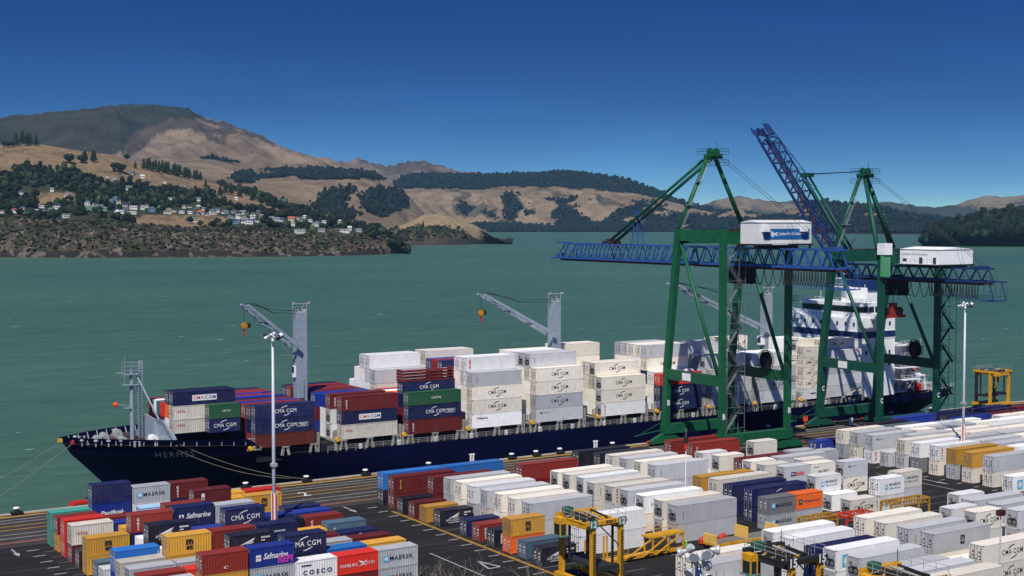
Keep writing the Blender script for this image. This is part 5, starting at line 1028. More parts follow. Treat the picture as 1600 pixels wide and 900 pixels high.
for x in np.arange(283, 296, 1.6): h_ = hb_deck(min(x, 295.5)) - .1; b.beam((x, CY - h_, deckz(x) - .1), (x, CY - h_, deckz(x) + 1.0), .06)
for z in (.5, 1.0):
    for x0 in np.arange(283, 294, 2.0): b.beam((x0, CY - hb_deck(x0) + .1, deckz(x0) + z), (x0 + 2, CY - hb_deck(x0 + 2) + .1, deckz(x0 + 2) + z), .05)
sp('stern_rail', b, SWHITE)
# gangway hung along the near side
b = MB().beam((250.5, 240.1, 5.8), (257, 239.9, 8.3), .7, .12)
for s in (-.35, .35): b.beam((250.5, 240.1 + s, 6.6), (257, 239.9 + s, 9.1), .06)
for k in range(7): t = k / 6; b.beam((250.5 + 6.5 * t, 239.75, 5.8 + 2.5 * t), (250.5 + 6.5 * t, 239.75, 6.6 + 2.5 * t), .05)
sp('gangway', b, PALE)
# mooring lines
def mooring(p, q, sag, label):
    p, q = Vector(p), Vector(q); pts = [p.lerp(q, t / 12) - Vector((0, 0, sag * 4 * (t / 12) * (1 - t / 12))) for t in range(13)]
    tag(MB().path(pts, .05, 5).build('mooring_line', ROPE), label, 'rope', 'mooring lines')
mooring((64.0, 256.0, 8.9), (47.77, 262, -0.76), .5, 'dark mooring line from the bow tip out past the left edge')
mooring((65.6, 253.5, 8.8), (45.51, 250, -2.26), .5, 'pale mooring line from the red bow fairlead to the left')
mooring((82.5, 245.2, 8.6), (105.2, 239.0, .6), 1.2, 'upper of two mooring lines beside the ship name')
mooring((80.5, 246.2, 8.5), (105.3, 239.1, .6), 1.8, 'lower of two mooring lines beside the ship name')
mooring((291, 246.5, 5.2), (330, 239, .5), 1.6, 'mooring line from the stern to the right')

# ------------------------------------------------------------------ containers on the ship: (bay, list of columns from the quay side, tiers bottom to top)
SHIPC = []
def bay(k, cols, y0=241.5, dy=2.5, dxs=None):
    bx, L, bz = BAYS[k]
    for j, c in enumerate(cols):
        if not c: continue
        for part in c.split('|'):
            ox = 0; LL = L
            if part[0] in '<>': LL = Q20; ox = 0 if part[0] == '<' else Q20 + .07; part = part[1:]
            if part[0] == '~': ox = -1.3; part = part[1:]
            SHIPC.append((k, j, bx + ox, y0 + dy * j, bz, LL, part.split()))
bay(0, ['>D:n:CMA D:G:CAP20', 'D:p:OOCL D:p:OOCL D:n:CMABOX', 'D:w D:o D:N', 'D:m D:r', 'D:n D:k', 'D:m D:w', 'D:R D:R'], 244.9)
def dry(r_, n, top=None): return ' '.join(['D:' + r_.choice('nnRmbR') for _ in range(n - 1)] + ['D:' + (top or r_.choice('nRbRmN'))])
r1 = random.Random(3)
bay(1, ['D:e D:n:CMAEX+ D:n:CMA', 'D:R D:n D:n:CMAEX', 'D:n D:R D:R', dry(r1, 3, 'b'), dry(r1, 3, 'R'), dry(r1, 3, 'n'), dry(r1, 3, 'b'), dry(r1, 3, 'R'), dry(r1, 3, 'b'), dry(r1, 3, 'R'), dry(r1, 3, 'R'), dry(r1, 3, 'n')])
bay(2, ['D:p:OOCL+ D:n:CMABOX D:m:CAI+', '~F:w+ F:w+ D:m:CAI+', '~F:w+ F:w+ D:b', dry(r1, 3, 'w'), dry(r1, 3, 'b'), dry(r1, 3, 'b'), dry(r1, 3, 'm'), dry(r1, 3, 'm'), dry(r1, 3, 'R'), dry(r1, 3, 'm'), dry(r1, 3, 'R'), dry(r1, 3, 'n')])
bay(3, ['D:m:CAI+ D:n:CMAEX+ D:G:CAPITAL', 'D:n D:m D:n D:n:CMA', dry(r1, 3, 'r'), dry(r1, 3, 'o'), dry(r1, 3, 'w'), dry(r1, 3, 'R'), 'E:w+ E:w+ E:c+ E:l+', 'E:w+ E:c+ E:w+ E:l+ E:w+', 'E:w+ E:c+ E:w+ E:c+ E:w:SMB+', 'E:c+ E:w+ E:w+ E:w+', 'E:c+ E:w+ E:w+', 'E:c+ E:w+'])
bay(4, ['E:w:DESS+ E:c:CMAD+ E:c:CMAD+ E:l:CODE+', 'E:c+ E:w+ E:c+ E:w+ E:w:REDB+', 'E:w+ E:c+ E:w+ E:c+ E:w+', 'E:w+ E:c+ E:c+ E:w+', 'E:w+ E:c+ E:c+ E:w+', dry(r1, 5, 'n'), dry(r1, 5, 'R'), dry(r1, 5, 'b'), 'E:c+ E:w+ E:c+ E:c+ E:c+', 'E:c+ E:w+ E:c+ E:c+ E:p+', dry(r1, 4, 'n'), dry(r1, 4, 'b')])
bay(5, ['E:l:SMB+ E:g:CMAD+ E:c:CMAD+ E:c:CMAD+', 'E:w+ E:c+ E:w+ E:c+ F:l:CODE+', 'E:w+ E:w+ E:c+ E:w+ F:l+', 'E:w+ E:c+ E:c+ E:w+ E:w+', 'E:w+ E:c+ E:c+ E:c+ E:w+', 'E:w+ E:c+ E:c+ E:w+ E:c+', 'E:w+ E:c+ E:c+ E:c+', 'E:w+ E:c+ E:c+ E:c+', 'E:w+ E:c+ E:c+ E:c+', 'E:w+ E:c+ E:c+', '', ''])
bay(6, ['F:w:REDV+ F:c:CMAD+ F:c:CMAD+', 'F:c+ F:c+ E:p:OO+ F:c:CMAD+', 'F:w+ E:c+ E:p:OO+ E:c:CMAD+', 'E:w+ E:c+ E:c+', 'E:w+ E:c+ E:c+', 'E:w+ E:c+', 'E:w+ E:c+', 'E:w+ E:c+ E:c+ E:c+ F:c+', 'E:w+ E:c+ E:c+ E:p+ E:c:CMAD+', 'E:w+ E:c+ E:w+ E:l+', 'E:w+ E:c+', ''])
bay(7, ['D:n:CMA+ D:n:CMA+ D:r', 'E:w+ F:c+ E:w:CMAD+', 'D:n+ E:w+ D:n+ E:c:CMAD+ E:l:CODE+', 'E:l+ E:c+ E:c+ E:w+ E:c+', 'E:l+ E:c+ E:c+ E:c+ E:c+', 'E:l+ E:c+ E:c+ E:c+ E:l+', 'E:l+ E:c+ E:c+ E:c+ E:l+', 'E:w+ E:w+ E:c+', '', '', '', ''])
bay(8, ['E:l+ E:l+ E:l+', 'E:l+ E:w+ E:l+ F:l+', 'E:w+ E:w+ E:l+ E:l+', 'E:w+ E:w+ E:l+ E:l+', 'E:w+ E:w+ E:w+ E:l+ E:l+', 'E:w+ E:w+ E:w+', 'E:w+ E:w+', '', '', ''])
bay(9, ['E:l:CODE+ E:l:CMAD+ E:l+', 'E:w+ E:w+ E:l+ E:l+', 'E:w+ E:w+ E:l+ E:w+', 'E:w+ E:w+ E:l+ F:w+', '', '', '', 'E:w+ E:w+ E:w+ F:c+ F:c:BLU+', 'E:w+ E:w+ E:w+', ''])
bay(10, ['E:w:SEACO E:c:CMAD E:c:CMAD E:c:CMAD E:p:OOCL', 'E:w+ E:c+ E:c+ E:c+ F:c+', 'E:w+ E:w+ E:l+ E:w+ E:c+', 'E:w+ E:w+ E:l+ E:w+ E:w+', 'E:w+ E:w+ E:l+ E:w+ E:w:BLU+', 'E:w+ E:w+ E:l+', '', ''])
bay(11, ['E:l+ E:l+ E:l+ E:l+', 'E:w+ E:c+ E:c+ E:c+ E:c:CMAD', 'E:w+ E:c+ E:c+ E:c+ E:c', 'E:w+ E:w+ E:l+ E:w+', 'E:w+ E:w+ E:l+', '', ''])
def build_ship_containers():
    tops = {}
    for k, j, x, y, z0, L, ts in SHIPC:
        z = z0; half = '' if L > 9 or k == 10 else (' fore' if x < BAYS[k][0] + 3 else ' aft')
        for q, s in enumerate(ts):
            h = container(s, x, y, z, L, f'{nth(q)} tier{half}, {nth(j)} column from quay, {nth(k)} bay from bow', 'containers on the ship deck'); z += h + .012
        tops[(k, j)] = z
    # stack of flat racks on the fourth bay
    z = tops[(3, 1)]
    for q in range(4):
        b = MB(); L = Q40; x0, y0 = 129.0, 244.0
        b.box(x0, y0, z, x0 + L, y0 + W, z + .22)
        for x in (x0, x0 + L - .3): b.box(x, y0, z + .22, x + .3, y0 + W, z + .52)
        for x in np.arange(x0 + 1.5, x0 + L - 1, 2.2): b.box(x, y0 - .02, z + .24, x + .8, y0 + .3, z + .36)
        tag(b.build('flat_rack', mat('flat_rack_maroon', '#6E2323', .7, 0, .35, .9)), f'folded maroon flat rack, {["lowest", "second", "third", "top"][q]} of four stacked on the ship', 'flat rack', 'folded flat racks'); z += .62

# ------------------------------------------------------------------ ship-to-shore gantry cranes
YW, YL = 235.5, 216.8
def sts(name, label, xa, xb, zt, g0, g1, apex, boom, green, blue, house, letter, gy0):
    xc = (xa + xb) / 2; O = Vector((xc, 226, 0)); root = thing(name, label, 'crane', O)
    GR = mat(name + '_' + letter + '_green', green, .55, 0, .22, .5, rust=.55); BL = mat(name + '_' + letter + '_blue', blue, .55, 0, .25, .8, rust=.4); STM = mat('stair_grey', '#6F7674', .6, .2, .2); RD = mat('crane_red_lead', '#4A1E1C', .7, 0, .3, .8); ytop = 231.3
    def p(nm, b, m, par=root, smooth=False):
        o = b.build(nm, m, par, smooth)
        if par is root: o.location = -O
        return o
    for x in (xa, xb):
        p('leg', MB().beam((x, YW, 3.8), (x, YW - .5, 17.5), 1.2, 1.5, up=(0, 1, 0)).beam((x, YW - .5, 17.5), (x, ytop, zt), 1.2, 1.5, up=(0, 1, 0)), GR)
        p('leg', MB().beam((x, YL, 3.8), (x, YL, zt), 1.15, 1.3, up=(0, 1, 0)), GR)
        p('portal_beam', MB().box(x - .55, YL + .76, g0 - 25.4 if False else 14.8, x + .55, YW - 1.3, 17.0), GR); p('top_beam', MB().box(x - .7, YL + .76, zt - 2.6, x + .7, ytop - .9, zt - .2), GR)
        p('brace', MB().tube((x, ytop - .2, zt - 2.0), (x, YL + 1.2, 16.8), .42, 10), GR, smooth=True)
    for y in (YW, YL):
        p('sill_beam', MB().box(xa - 1.0, y - .75, 2.5, xb + 1.0, y + .75, 4.6), GR)
        for x in (xa, xb):
            bg_ = p('bogie', MB().prism([(x - 4.3, y - .55, .75), (x + 4.3, y - .55, .75), (x + 3.6, y - .55, 1.5), (x + 1.0, y - .55, 2.6), (x - 1.0, y - .55, 2.6), (x - 3.6, y - .55, 1.5)], (0, 1.1, 0)).box(x - 4.5, y - .7, .55, x - .5, y + .7, 1.2).box(x + .5, y - .7, .55, x + 4.5, y + .7, 1.2), GR)
            for k in range(6): p('wheel', MB().lathe((x - 3.9 + k * 1.56, y, .38), [(.2, -.4), (.38, -.38), (.38, .38), (.2, .4)], 12, 0, 'y'), BLACKM, bg_)
            p('buffer', MB().tube((x - 5.4, y, 1.0), (x - 4.5, y, 1.0), .2, 8).tube((x + 4.5, y, 1.0), (x + 5.4, y, 1.0), .2, 8), REDP, bg_)
        yy = ytop if y == YW else YL
        p('cross_beam', MB().box(xa + .68, yy - .8, zt - 3.2, xb - .68, yy + .8, zt - .4), GR)
        p('beam_edge', MB().box(xa + .68, yy - .84, zt - .4, xb - .68, yy - .7, zt - .2), RD)
    for x, y in ((xa, YW), (xa, YL), (xb, YL)):
        o = p('letter_mark', MB(), GR) if False else put('letter_mark', lettering(EXTRA[letter]), root, Vector((x, y - 1.02 if y == YW else y - .67, 9.5 if y == YW else 8.6)) - O)
    p('sign_plate', MB().box(xa - .60, 226.4, 15.1, xa - .555, 229.2, 16.7), SWHITE)
    # A-frame
    A = Vector((xc, 231.0, apex)); nodes = [((xa, ytop, zt), -1), ((xb, ytop, zt), 1)] + ([((xa + .3, YL + 1.5, zt), -1), ((xb - 2.5, ytop - 3.0, zt), 1)] if boom == 'up' else [])
    for q, s in nodes: p('a_frame_leg', MB().tube(q, A + Vector((s * .9, .6 if q[1] > 225 else -.6, -.6)), .55, 10, 0, .48), GR, smooth=True)
    b = MB().box(xc - 1.6, A.y - 1.3, apex - 1.2, xc + 1.6, A.y + 1.3, apex - .2); b.lathe((xc - .9, A.y, apex + .3), [(.3, -.25), (.9, -.2), (.9, .2), (.3, .25)], 12, 0, 'x'); b.lathe((xc + .9, A.y, apex + .3), [(.3, -.25), (.9, -.2), (.9, .2), (.3, .25)], 12, 0, 'x')
    ah = p('apex_head', b, GR); b = MB()
    for z in (apex - 2.6, apex - .2):
        for x in (xc - 2.6, xc, xc + 2.6):
            for y in (A.y - 2.2, A.y + 2.2): b.beam((x, y, z), (x, y, z + 1.15), .07)
        for q in (.6, 1.15):
            for y in (A.y - 2.2, A.y + 2.2): b.beam((xc - 2.6, y, z + q), (xc + 2.6, y, z + q), .06)
            for x in (xc - 2.6, xc + 2.6): b.beam((x, A.y - 2.2, z + q), (x, A.y + 2.2, z + q), .06)
        for y in (A.y - 1.9, A.y + 1.9): b.box(xc - 2.6, y - .3, z - .06, xc + 2.6, y + .3, z)
    b.beam((xc + 1, A.y, apex), (xc + 1, A.y, apex + 2.6), .08); p('platform_rail', b, GR, ah)
    # walkway ladder up the front A-frame leg
    b = MB(); q0, q1 = Vector((xa, ytop - .9, zt)), A + Vector((-1.1, -.4, -1))
    for t in np.linspace(0, 1, 26): c = q0.lerp(q1, t); b.beam(c - Vector((0, .25, 0)), c + Vector((0, .25, 0)), .06)
    for s in (-.25, .25): b.beam(q0 + Vector((0, s, 0)), q1 + Vector((0, s, 0)), .06)
    for t in (.33, .66): c = q0.lerp(q1, t); b.box(c.x - 1, c.y - .9, c.z, c.x + .8, c.y + .5, c.z + .08); b.beam((c.x - 1, c.y - .9, c.z), (c.x - 1, c.y - .9, c.z + 1.1), .06); b.beam((c.x - 1, c.y - .9, c.z + 1.1), (c.x + .8, c.y - .9, c.z + 1.1), .06)
    p('ladder', b, PALE)
    # lattice: y0..y1 at x +-hw, every member its own bar
    def lattice(nm, y0, y1, zb, ztp, hw, par_root, off, slope_tip=0):
        ch = MB()
        for s in (-1, 1):
            ch.beam((xc + s * hw, y0, zb), (xc + s * hw, y1, zb), .42, .5); ch.beam((xc + s * hw, y0, ztp), (xc + s * hw, y1 - slope_tip, ztp), .34)
        g = ch.build(nm, BL, par_root); g.location = off
        n = max(2, int(round((y1 - y0) / 3.3))); st = (y1 - y0) / n
        for k in range(n):
            ya = y0 + k * st
            for s in (-1, 1):
                x = xc + s * hw; yt = min(ya + st / 2, y1 - slope_tip)
                MB().beam((x, ya, zb), (x, yt, ztp), .2).build('lattice_bar', BL, g); MB().beam((x, yt, ztp), (x, ya + st, zb), .2).build('lattice_bar', BL, g)
            MB().beam((xc - hw, ya, zb), (xc + hw, ya, zb), .2).build('lattice_bar', BL, g); MB().beam((xc - hw, min(ya + st / 2, y1 - slope_tip), ztp), (xc + hw, min(ya + st / 2, y1 - slope_tip), ztp), .16).build('lattice_bar', BL, g)
            MB().beam((xc - hw, ya, zb), (xc + hw, ya + st, zb), .14).build('lattice_bar', BL, g)
        rl = MB()
        for s in (-1, 1): rl.box(xc + s * (hw - .45) - .18, y0, zb - .75, xc + s * (hw - .45) + .18, y1 - 1, zb - .28)
        rl.build('trolley_rail', RD, g)
        wk = MB().box(xc + hw + .3, y0, zb - .1, xc + hw + 1.1, y1 - 2, zb); 
        for y in np.arange(y0, y1 - 2, 1.8): wk.beam((xc + hw + 1.1, y, zb), (xc + hw + 1.1, y, zb + 1.05), .05)
        for q in (.55, 1.05): wk.beam((xc + hw + 1.1, y0, zb + q), (xc + hw + 1.1, y1 - 2, zb + q), .05)
        wk.build('walkway', BL, g); return g
    hinge = Vector((xc, 237.2, g0))
    gird = lattice('girder', gy0, 236.6, g0, g1, 1.9, root, -O)
    hw = 1.8
    tipb = MB().box(xc - 2.2, gy0 - 3.0, g0 - 4.2, xc + 2.2, gy0, g0 - 4.05)
    for y in np.arange(gy0 - 3, gy0 + 12, 1.5): tipb.beam((xc + 2.4, y, g0 - 4.2), (xc + 2.4, y, g0), .06); tipb.beam((xc - 2.4, y, g0 - 4.2), (xc - 2.4, y, g0 - 3.1), .06)
    for z in (g0 - 4.1, g0 - 3.2): tipb.beam((xc - 2.4, gy0 - 3, z), (xc - 2.4, gy0 + 11, z), .08); tipb.beam((xc + 2.4, gy0 - 3, z), (xc + 2.4, gy0 + 11, z), .08)
    for s in (-1, 1): tipb.beam((xc + s * 2.0, gy0 - 3, g0), (xc + s * 2.0, gy0, g0), .3); tipb.beam((xc + s * 2.0, gy0 - 3, g0 - 4), (xc + s * 2, gy0 - 2, g0), .15)
    tipb.box(xc - 1.4, gy0 + .5, g1 - .2, xc + 1.2, gy0 + 3.0, g1 + .6); tipb.build('end_platform', BL, gird)
    ln = 289.2 - 237.2 if boom == 'down' else 46.6
    bo = lattice('boom', 237.2, 237.2 + ln, g0, g1, hw, root, -O, 3.4)
    if boom == 'up':
        ang = R(50); M = Matrix.Translation(hinge - O) @ Matrix.Rotation(ang, 4, 'X') @ Matrix.Translation(-hinge); bo.matrix_local = M
    tp = MB().box(xc - 2.4, 237.2 + ln, g0 - .3, xc + 2.4, 237.2 + ln + 1.8, g0 - .15); tp.box(xc - 1.0, 237.2 + ln - 2.6, g1, xc + 1.0, 237.2 + ln + 1.2, g1 + .35)
    for s in (-1, 1): tp.beam((xc + s * 2.0, 237.2 + ln - 1, g0), (xc + s * 2.0, 237.2 + ln + 2.6, g0 - .2), .3); tp.lathe((xc + s * .8, 237.2 + ln + 1.2, g0 + .4), [(.2, -.2), (.7, -.15), (.7, .15), (.2, .2)], 12, 0, 'x')
    for y in np.arange(237.2 + ln - 4, 237.2 + ln + 2, 1.4): tp.beam((xc + 2.6, y, g0), (xc + 2.6, y, g0 + 1.1), .06)
    tp.build('boom_tip', BL, bo)
    bm_ = MB()
    ty = 258.0
    if boom == 'down':
        for s in (-1, 1):
            for e in (-1.2, 1.2): bm_.beam((xc + s * .9, ty + e, g1), (xc + s * .35, ty + e * .2, g1 + 8.2), .2)
        for q in (.3, .55, .8): bm_.beam((xc - .9 + .5 * q, ty, g1 + 8.2 * q), (xc + .9 - .5 * q, ty, g1 + 8.2 * q), .12); bm_.beam((xc, ty - 1.2 + q, g1 + 8.2 * q), (xc, ty + 1.2 - q, g1 + 8.2 * q), .12)
        bm_.build('boom_mast', BL, bo)
        for s in (-1, 1): p('forestay', MB().tube(A + Vector((s * 1.0, .4, -.5)), (xc + s * 1.0, 268.4, g1 + .5), .34, 8), GR, smooth=True)
        p('stay_bracket', MB().box(xc - 1.5, 266.6, g1 + .1, xc + 1.5, 270.2, g1 + .9).lathe((xc, 268.6, g1 + .9), [(.3, -1.3), (.6, -1.2), (.6, 1.2), (.3, 1.3)], 10, 0, 'x'), mat('stay_bracket_dark', '#3A2A2E', .6, 0, .2))
        b = MB()
        for s in (-.5, 0, .5): b.tube(A + Vector((s, 1, -1.2)), (xc + s, 266.5, g1 + .6), .05, 4)
        p('boom_rope', b, BLACKM)
    else:
        loc = lambda y, z: hinge + Matrix.Rotation(R(50), 3, 'X') @ (Vector((xc, y, z)) - hinge)
        knot = loc(237.2 + 27.5, g1 + 3.0); b = MB()
        for s in (-.9, -.3, .3, .9): b.tube(A + Vector((s, .8, .3)), knot + Vector((s * .6, 0, .3 * abs(s))), .055, 4)
        p('boom_rope', b, BLACKM)
        for s in (-1, 1): p('forestay', MB().tube(knot + Vector((s * .8, 0, -.4)), loc(237.2 + 3, g1 + 2.4) + Vector((s * .8, 0, 0)), .3, 8), GR, smooth=True)
        p('stay_bracket', MB().box(knot.x - 1.3, knot.y - 1.2, knot.z - .5, knot.x + 1.3, knot.y + 1.2, knot.z + .5), GR)
        b = MB(); k0 = None
        for t in np.linspace(.5, 1, 5):
            c = loc(237.2 + 46 * t, g1 + 3.4 * (1.12 - t) * 1.6 + .3); e = loc(237.2 + 46 * t, g1); b.beam(c, e, .12)
            if k0 is not None: b.beam(k0, c, .14); b.beam(k0, e, .1)
            k0 = c
        for t in (.1, .25): c = loc(237.2 + 46 * t, g1 + 3.5); b.beam(loc(237.2 + 46 * t, g1), c, .14); b.beam(c, c + Vector((0, -1.5, 1.4)), .12)
        p('boom_strut', b, BL)
    for s in (-.6, .6): p('backstay_rope', MB().tube(A + Vector((s, -1, 0)), (xc + s, 196, g1 + .6), .05, 4), BLACKM)
    # machinery house
    hx0, hx1, hy0, hy1, hz0, hz1 = house; HS_ = mat('machine_house_' + letter, '#D9D7D2' if letter == 'B' else '#EFEFEC', .6, 0, .07, .6)
    b = MB().box(hx0, hy0, hz0, hx1, hy1, hz1 - .5); xm, ym = (hx0 + hx1) / 2, (hy0 + hy1) / 2
    mh = p('machine_house', b, HS_)
    b = MB()
    if hx1 - hx0 > hy1 - hy0: b.prism([(hx0 - .15, hy0 - .15, hz1 - .5), (hx0 - .15, ym, hz1), (hx0 - .15, hy1 + .15, hz1 - .5)], (hx1 - hx0 + .3, 0, 0))
    else: b.prism([(hx0 - .15, hy0 - .15, hz1 - .5), (xm, hy0 - .15, hz1), (hx1 + .15, hy0 - .15, hz1 - .5)], (0, hy1 - hy0 + .3, 0))
    p('roof', b, HS_, mh)
    fr = MB()
    for x in np.linspace(hx0, hx1, 5): fr.beam((x, hy0 + .4, g1), (x, hy0 + .4, hz0), .3); fr.beam((x, hy1 - .4, g1), (x, hy1 - .4, hz0), .3)
    fr.box(hx0 - .2, hy0 - .3, hz0 - .35, hx1 + .2, hy1 + .3, hz0 - .02); fr.box(xc - 3.5, hy0, g1 + .15, xc + 3.5, hy1, hz0 - .35); p('house_frame', fr, BLACKM, mh)
    if letter == 'B':
        p('sign_panel', MB().box(hx0 + 1.4, hy0 - .06, hz0 + .9, hx1 - .6, hy0 - .005, hz0 + 3.1), mat('sign_blue', '#1F5E96', .5, 0, 0), mh); o = put('lettering', lettering(EXTRA['lpc']), mh, ((hx0 + hx1) / 2 + .5, hy0 - .075, hz0 + 2.0))
        for x in (hx0 + .8, hx1 - 3.4): p('air_conditioner', MB().box(x, hy0 - 1.0, hz0 + 2.5, x + 1.5, hy0 - .07, hz0 + 3.6), SWHITE, mh)
        p('balcony', MB().box(hx0 + 3.5, hy0 - .9, hz0 - .2, hx0 + 7.5, hy0 - .02, hz0 - .1).box(hx0 + 3.5, hy0 - .95, hz0 + .3, hx0 + 7.5, hy0 - .88, hz0 + .4), SWHITE, mh)
    else:
        o = put('lettering', lettering(EXTRA['lpco']), mh, (hx0 - .05, ym + 1.6, hz0 + 2.15)); o.rotation_euler = (0, 0, -math.pi / 2); o.scale = (1.2, 1, 1)
        p('door', MB().box(hx0 - .05, ym - .6, hz0 + .1, hx0 - .005, ym + .3, hz0 + 1.5), BLACKM, mh); p('door', MB().box(hx0 - .05, ym - 4.4, hz0 + .1, hx0 - .005, ym - 3.6, hz0 + 1.5), BLACKM, mh)
        p('emblem', MB().box(hx0 - .05, ym + 3.9, hz0 + .5, hx0 - .005, ym + 5.0, hz0 + 1.2), INK['navy'], mh)
        b = MB().box(hx0 - 1.1, hy0 + .5, hz0 - .1, hx0 - .02, hy1 - .5, hz0)
        for y in np.arange(hy0 + .6, hy1 - .4, 1.2): b.beam((hx0 - 1.05, y, hz0), (hx0 - 1.05, y, hz0 + 1.1), .06)
        for q in (.55, 1.1): b.beam((hx0 - 1.05, hy0 + .5, hz0 + q), (hx0 - 1.05, hy1 - .5, hz0 + q), .05)
        p('walkway', b, PALE, mh); p('switch_house', MB().box(xa - 1.2, 214.9, zt - 1.2, xa + 1.4, 217.0, zt + 1.4), SWHITE); p('cabinet', MB().box(xa - 1.1, 215.2, zt - 6.2, xa + 1.2, 216.1, zt - 1.4), mat('cabinet_green', '#4E9466', .6, 0, .1))
    # trolley and driver's cab
    cy = 221.8
    tr = p('trolley', MB().box(xc - 2.2, cy - 3, g0 - 1.0, xc + 2.2, cy + 3.2, g0 - .72).box(xc - 1.6, cy - 2, g0 - .7, xc + 1.6, cy + 1.6, g0 + .7), BLACKM); p('drivers_cab', MB().prism([(xc - 1.1, cy + .4, g0 - 4.2), (xc - 1.1, cy + 3.0, g0 - 4.0), (xc - 1.1, cy + 3.6, g0 - 1.1), (xc - 1.1, cy + .4, g0 - 1.1)], (2.2, 0, 0)), mat('cab_dark_green', (.012, .03, .026), .4, 0, .1), tr); p('cab_window', MB().prism([(xc - 1.13, cy + 1.0, g0 - 3.6), (xc - 1.13, cy + 3.0, g0 - 3.5), (xc - 1.13, cy + 3.3, g0 - 1.6), (xc - 1.13, cy + 1.0, g0 - 1.6)], (.02, 0, 0)), GLASS, tr)
    b = MB()
    for y in np.arange(cy - 4.2, cy + .2, .7): b.beam((xc - 2.2, y, g0 - 3.9), (xc - 2.2, y, g0 - 2.6), .05)
    for z in (g0 - 3.9, g0 - 3.2, g0 - 2.6): b.beam((xc - 2.2, cy - 4.2, z), (xc - 2.2, cy + .2, z), .05)
    b.box(xc - 2.2, cy - 4.2, g0 - 4.0, xc + 2.2, cy + .2, g0 - 3.92); b.box(xc - 1.4, cy - 3.4, g0 - 3.9, xc + 1.4, cy - .2, g0 - 1.0); p('service_basket', b, BLACKM, tr)
    if boom == 'up':
        zs = 27.0; b = MB().box(xc - 3.0, cy - 1.2, zs, xc + 3.0, cy + 1.2, zs + .7); b.box(xc - 1.6, cy - 1.0, zs + .7, xc + 1.6, cy + 1.0, zs + 1.9); b.box(xc - .8, cy - .6, zs + 1.9, xc + .8, cy + .6, zs + 3.4)
        s_ = p('spreader', b, mat('spreader_red', '#8A2A18', .6, 0, .25, 1.5)); b = MB()
        for sx in (-1.4, 1.4):
            for sy in (-.8, .8): b.tube((xc + sx * .5, cy + sy, zs + 3.2), (xc + sx, cy + sy, g0 - 1.0), .05, 4)
        p('hoist_rope', b, BLACKM, s_); p('sheave_block', MB().lathe((xc - 2.2, cy, zs + 1.5), [(.3, -.5), (.9, -.4), (.9, .4), (.3, .5)], 10, 0, 'y').lathe((xc + 2.2, cy, zs + 1.5), [(.3, -.5), (.9, -.4), (.9, .4), (.3, .5)], 10, 0, 'y'), BLACKM, s_)
    # festoon cables under the girder
    y = 217.2; k = 0
    while y > gy0 + 1.0:
        wd = 2.6 if y > gy0 + 15 else .75; dp = 3.6 if y > gy0 + 15 else 3.3; b = MB(); pts = [(xc - 2.3, y - wd * t, g0 - .4 - dp * (1 - (2 * t - 1) ** 2) ** .8) for t in np.linspace(0, 1, 11)]
        b.path(pts, .085, 5); p('festoon_cable', b, BLACKM); y -= wd + .04
    # cable reel on the right portal beam
    b = MB(); cx, cyy, cz = xb - .95, 222.6, 19.0
    b.lathe((cx, cyy, cz), [(.25, -.3), (.6, -.3), (.6, .3), (.25, .3)], 12, 0, 'x'); NS = 26
    for r_ in (1.1, 2.25):
        for e in (-.28, .28): b.path([(cx + e, cyy + r_ * math.cos(a), cz + r_ * math.sin(a)) for a in np.linspace(0, 2 * math.pi, NS + 1)], .09, 4)
    for a in np.linspace(0, 2 * math.pi, NS, endpoint=False):
        for e in (-.28, .28): b.beam((cx + e, cyy + .5 * math.cos(a), cz + .5 * math.sin(a)), (cx + e, cyy + 2.25 * math.cos(a), cz + 2.25 * math.sin(a)), .09)
    for r_ in (.85, 1.25, 1.6): b.lathe((cx, cyy, cz), [(r_, -.2), (r_ + .3, -.2), (r_ + .3, .2), (r_, .2)], 22, 0, 'x')
    p('cable_reel', b, BLACKM); p('reel_stand', MB().box(cx - .4, cyy - .5, 16.9, cx + .4, cyy + .5, 18.8), BLACKM)
    # stair tower beside the landside leg
    sx = xa if letter == 'B' else xb; s0, s1 = sx + .9, sx + 4.6; z = 4.6; k = 0; dz = (zt - 8) / 9.0
    st_y = YL - .2
    while z < zt - 4:
        a, e = (s0, s1) if k % 2 == 0 else (s1, s0); yy = st_y - (.5 if k % 2 else -.5); b = MB().beam((a, yy, z), (e, yy, z + dz), .7, .07)
        for q in (-.37, .37): b.beam((a, yy + q, z + 1.0), (e, yy + q, z + dz + 1.0), .05); 
        for t in np.linspace(0, 1, 6): b.beam((a + (e - a) * t, yy - .37, z + dz * t), (a + (e - a) * t, yy - .37, z + dz * t + 1.0), .05)
        b.box(e - .6, st_y - 1.0, z + dz - .06, e + .6, st_y + 1.0, z + dz); b.beam((e + (.6 if e == s1 else -.6), st_y - 1, z + dz + 1), (e + (.6 if e == s1 else -.6), st_y + 1, z + dz + 1), .05)
        p('stair_flight', b, STM if letter == 'B' else GR); z += dz; k += 1
    b = MB()
    for x in (s0 - .6, s1 + .6):
        for y in (st_y - 1.0, st_y + 1.0): b.beam((x, y, 4.6), (x, y, zt - 3), .1)
    for z in np.arange(6, zt - 3, dz): b.box(s0 - .65, st_y - 1.05, z, s1 + .65, st_y - .98, z + .08)
    p('stair_frame', b, STM if letter == 'B' else GR)
    p('cable_arm', MB().beam((xa - 1, YW, 3.4), (xa - 8.4, YW + .4, 2.5), .18).beam((xa - 1, YW, 5.2), (xa - 7, YW + .3, 2.8), .1), GR)
    p('ladder_cage', MB().box(xb + .75, YL - .3, 5, xb + .8, YL + .3, zt - 3), PALE)
    b = MB()
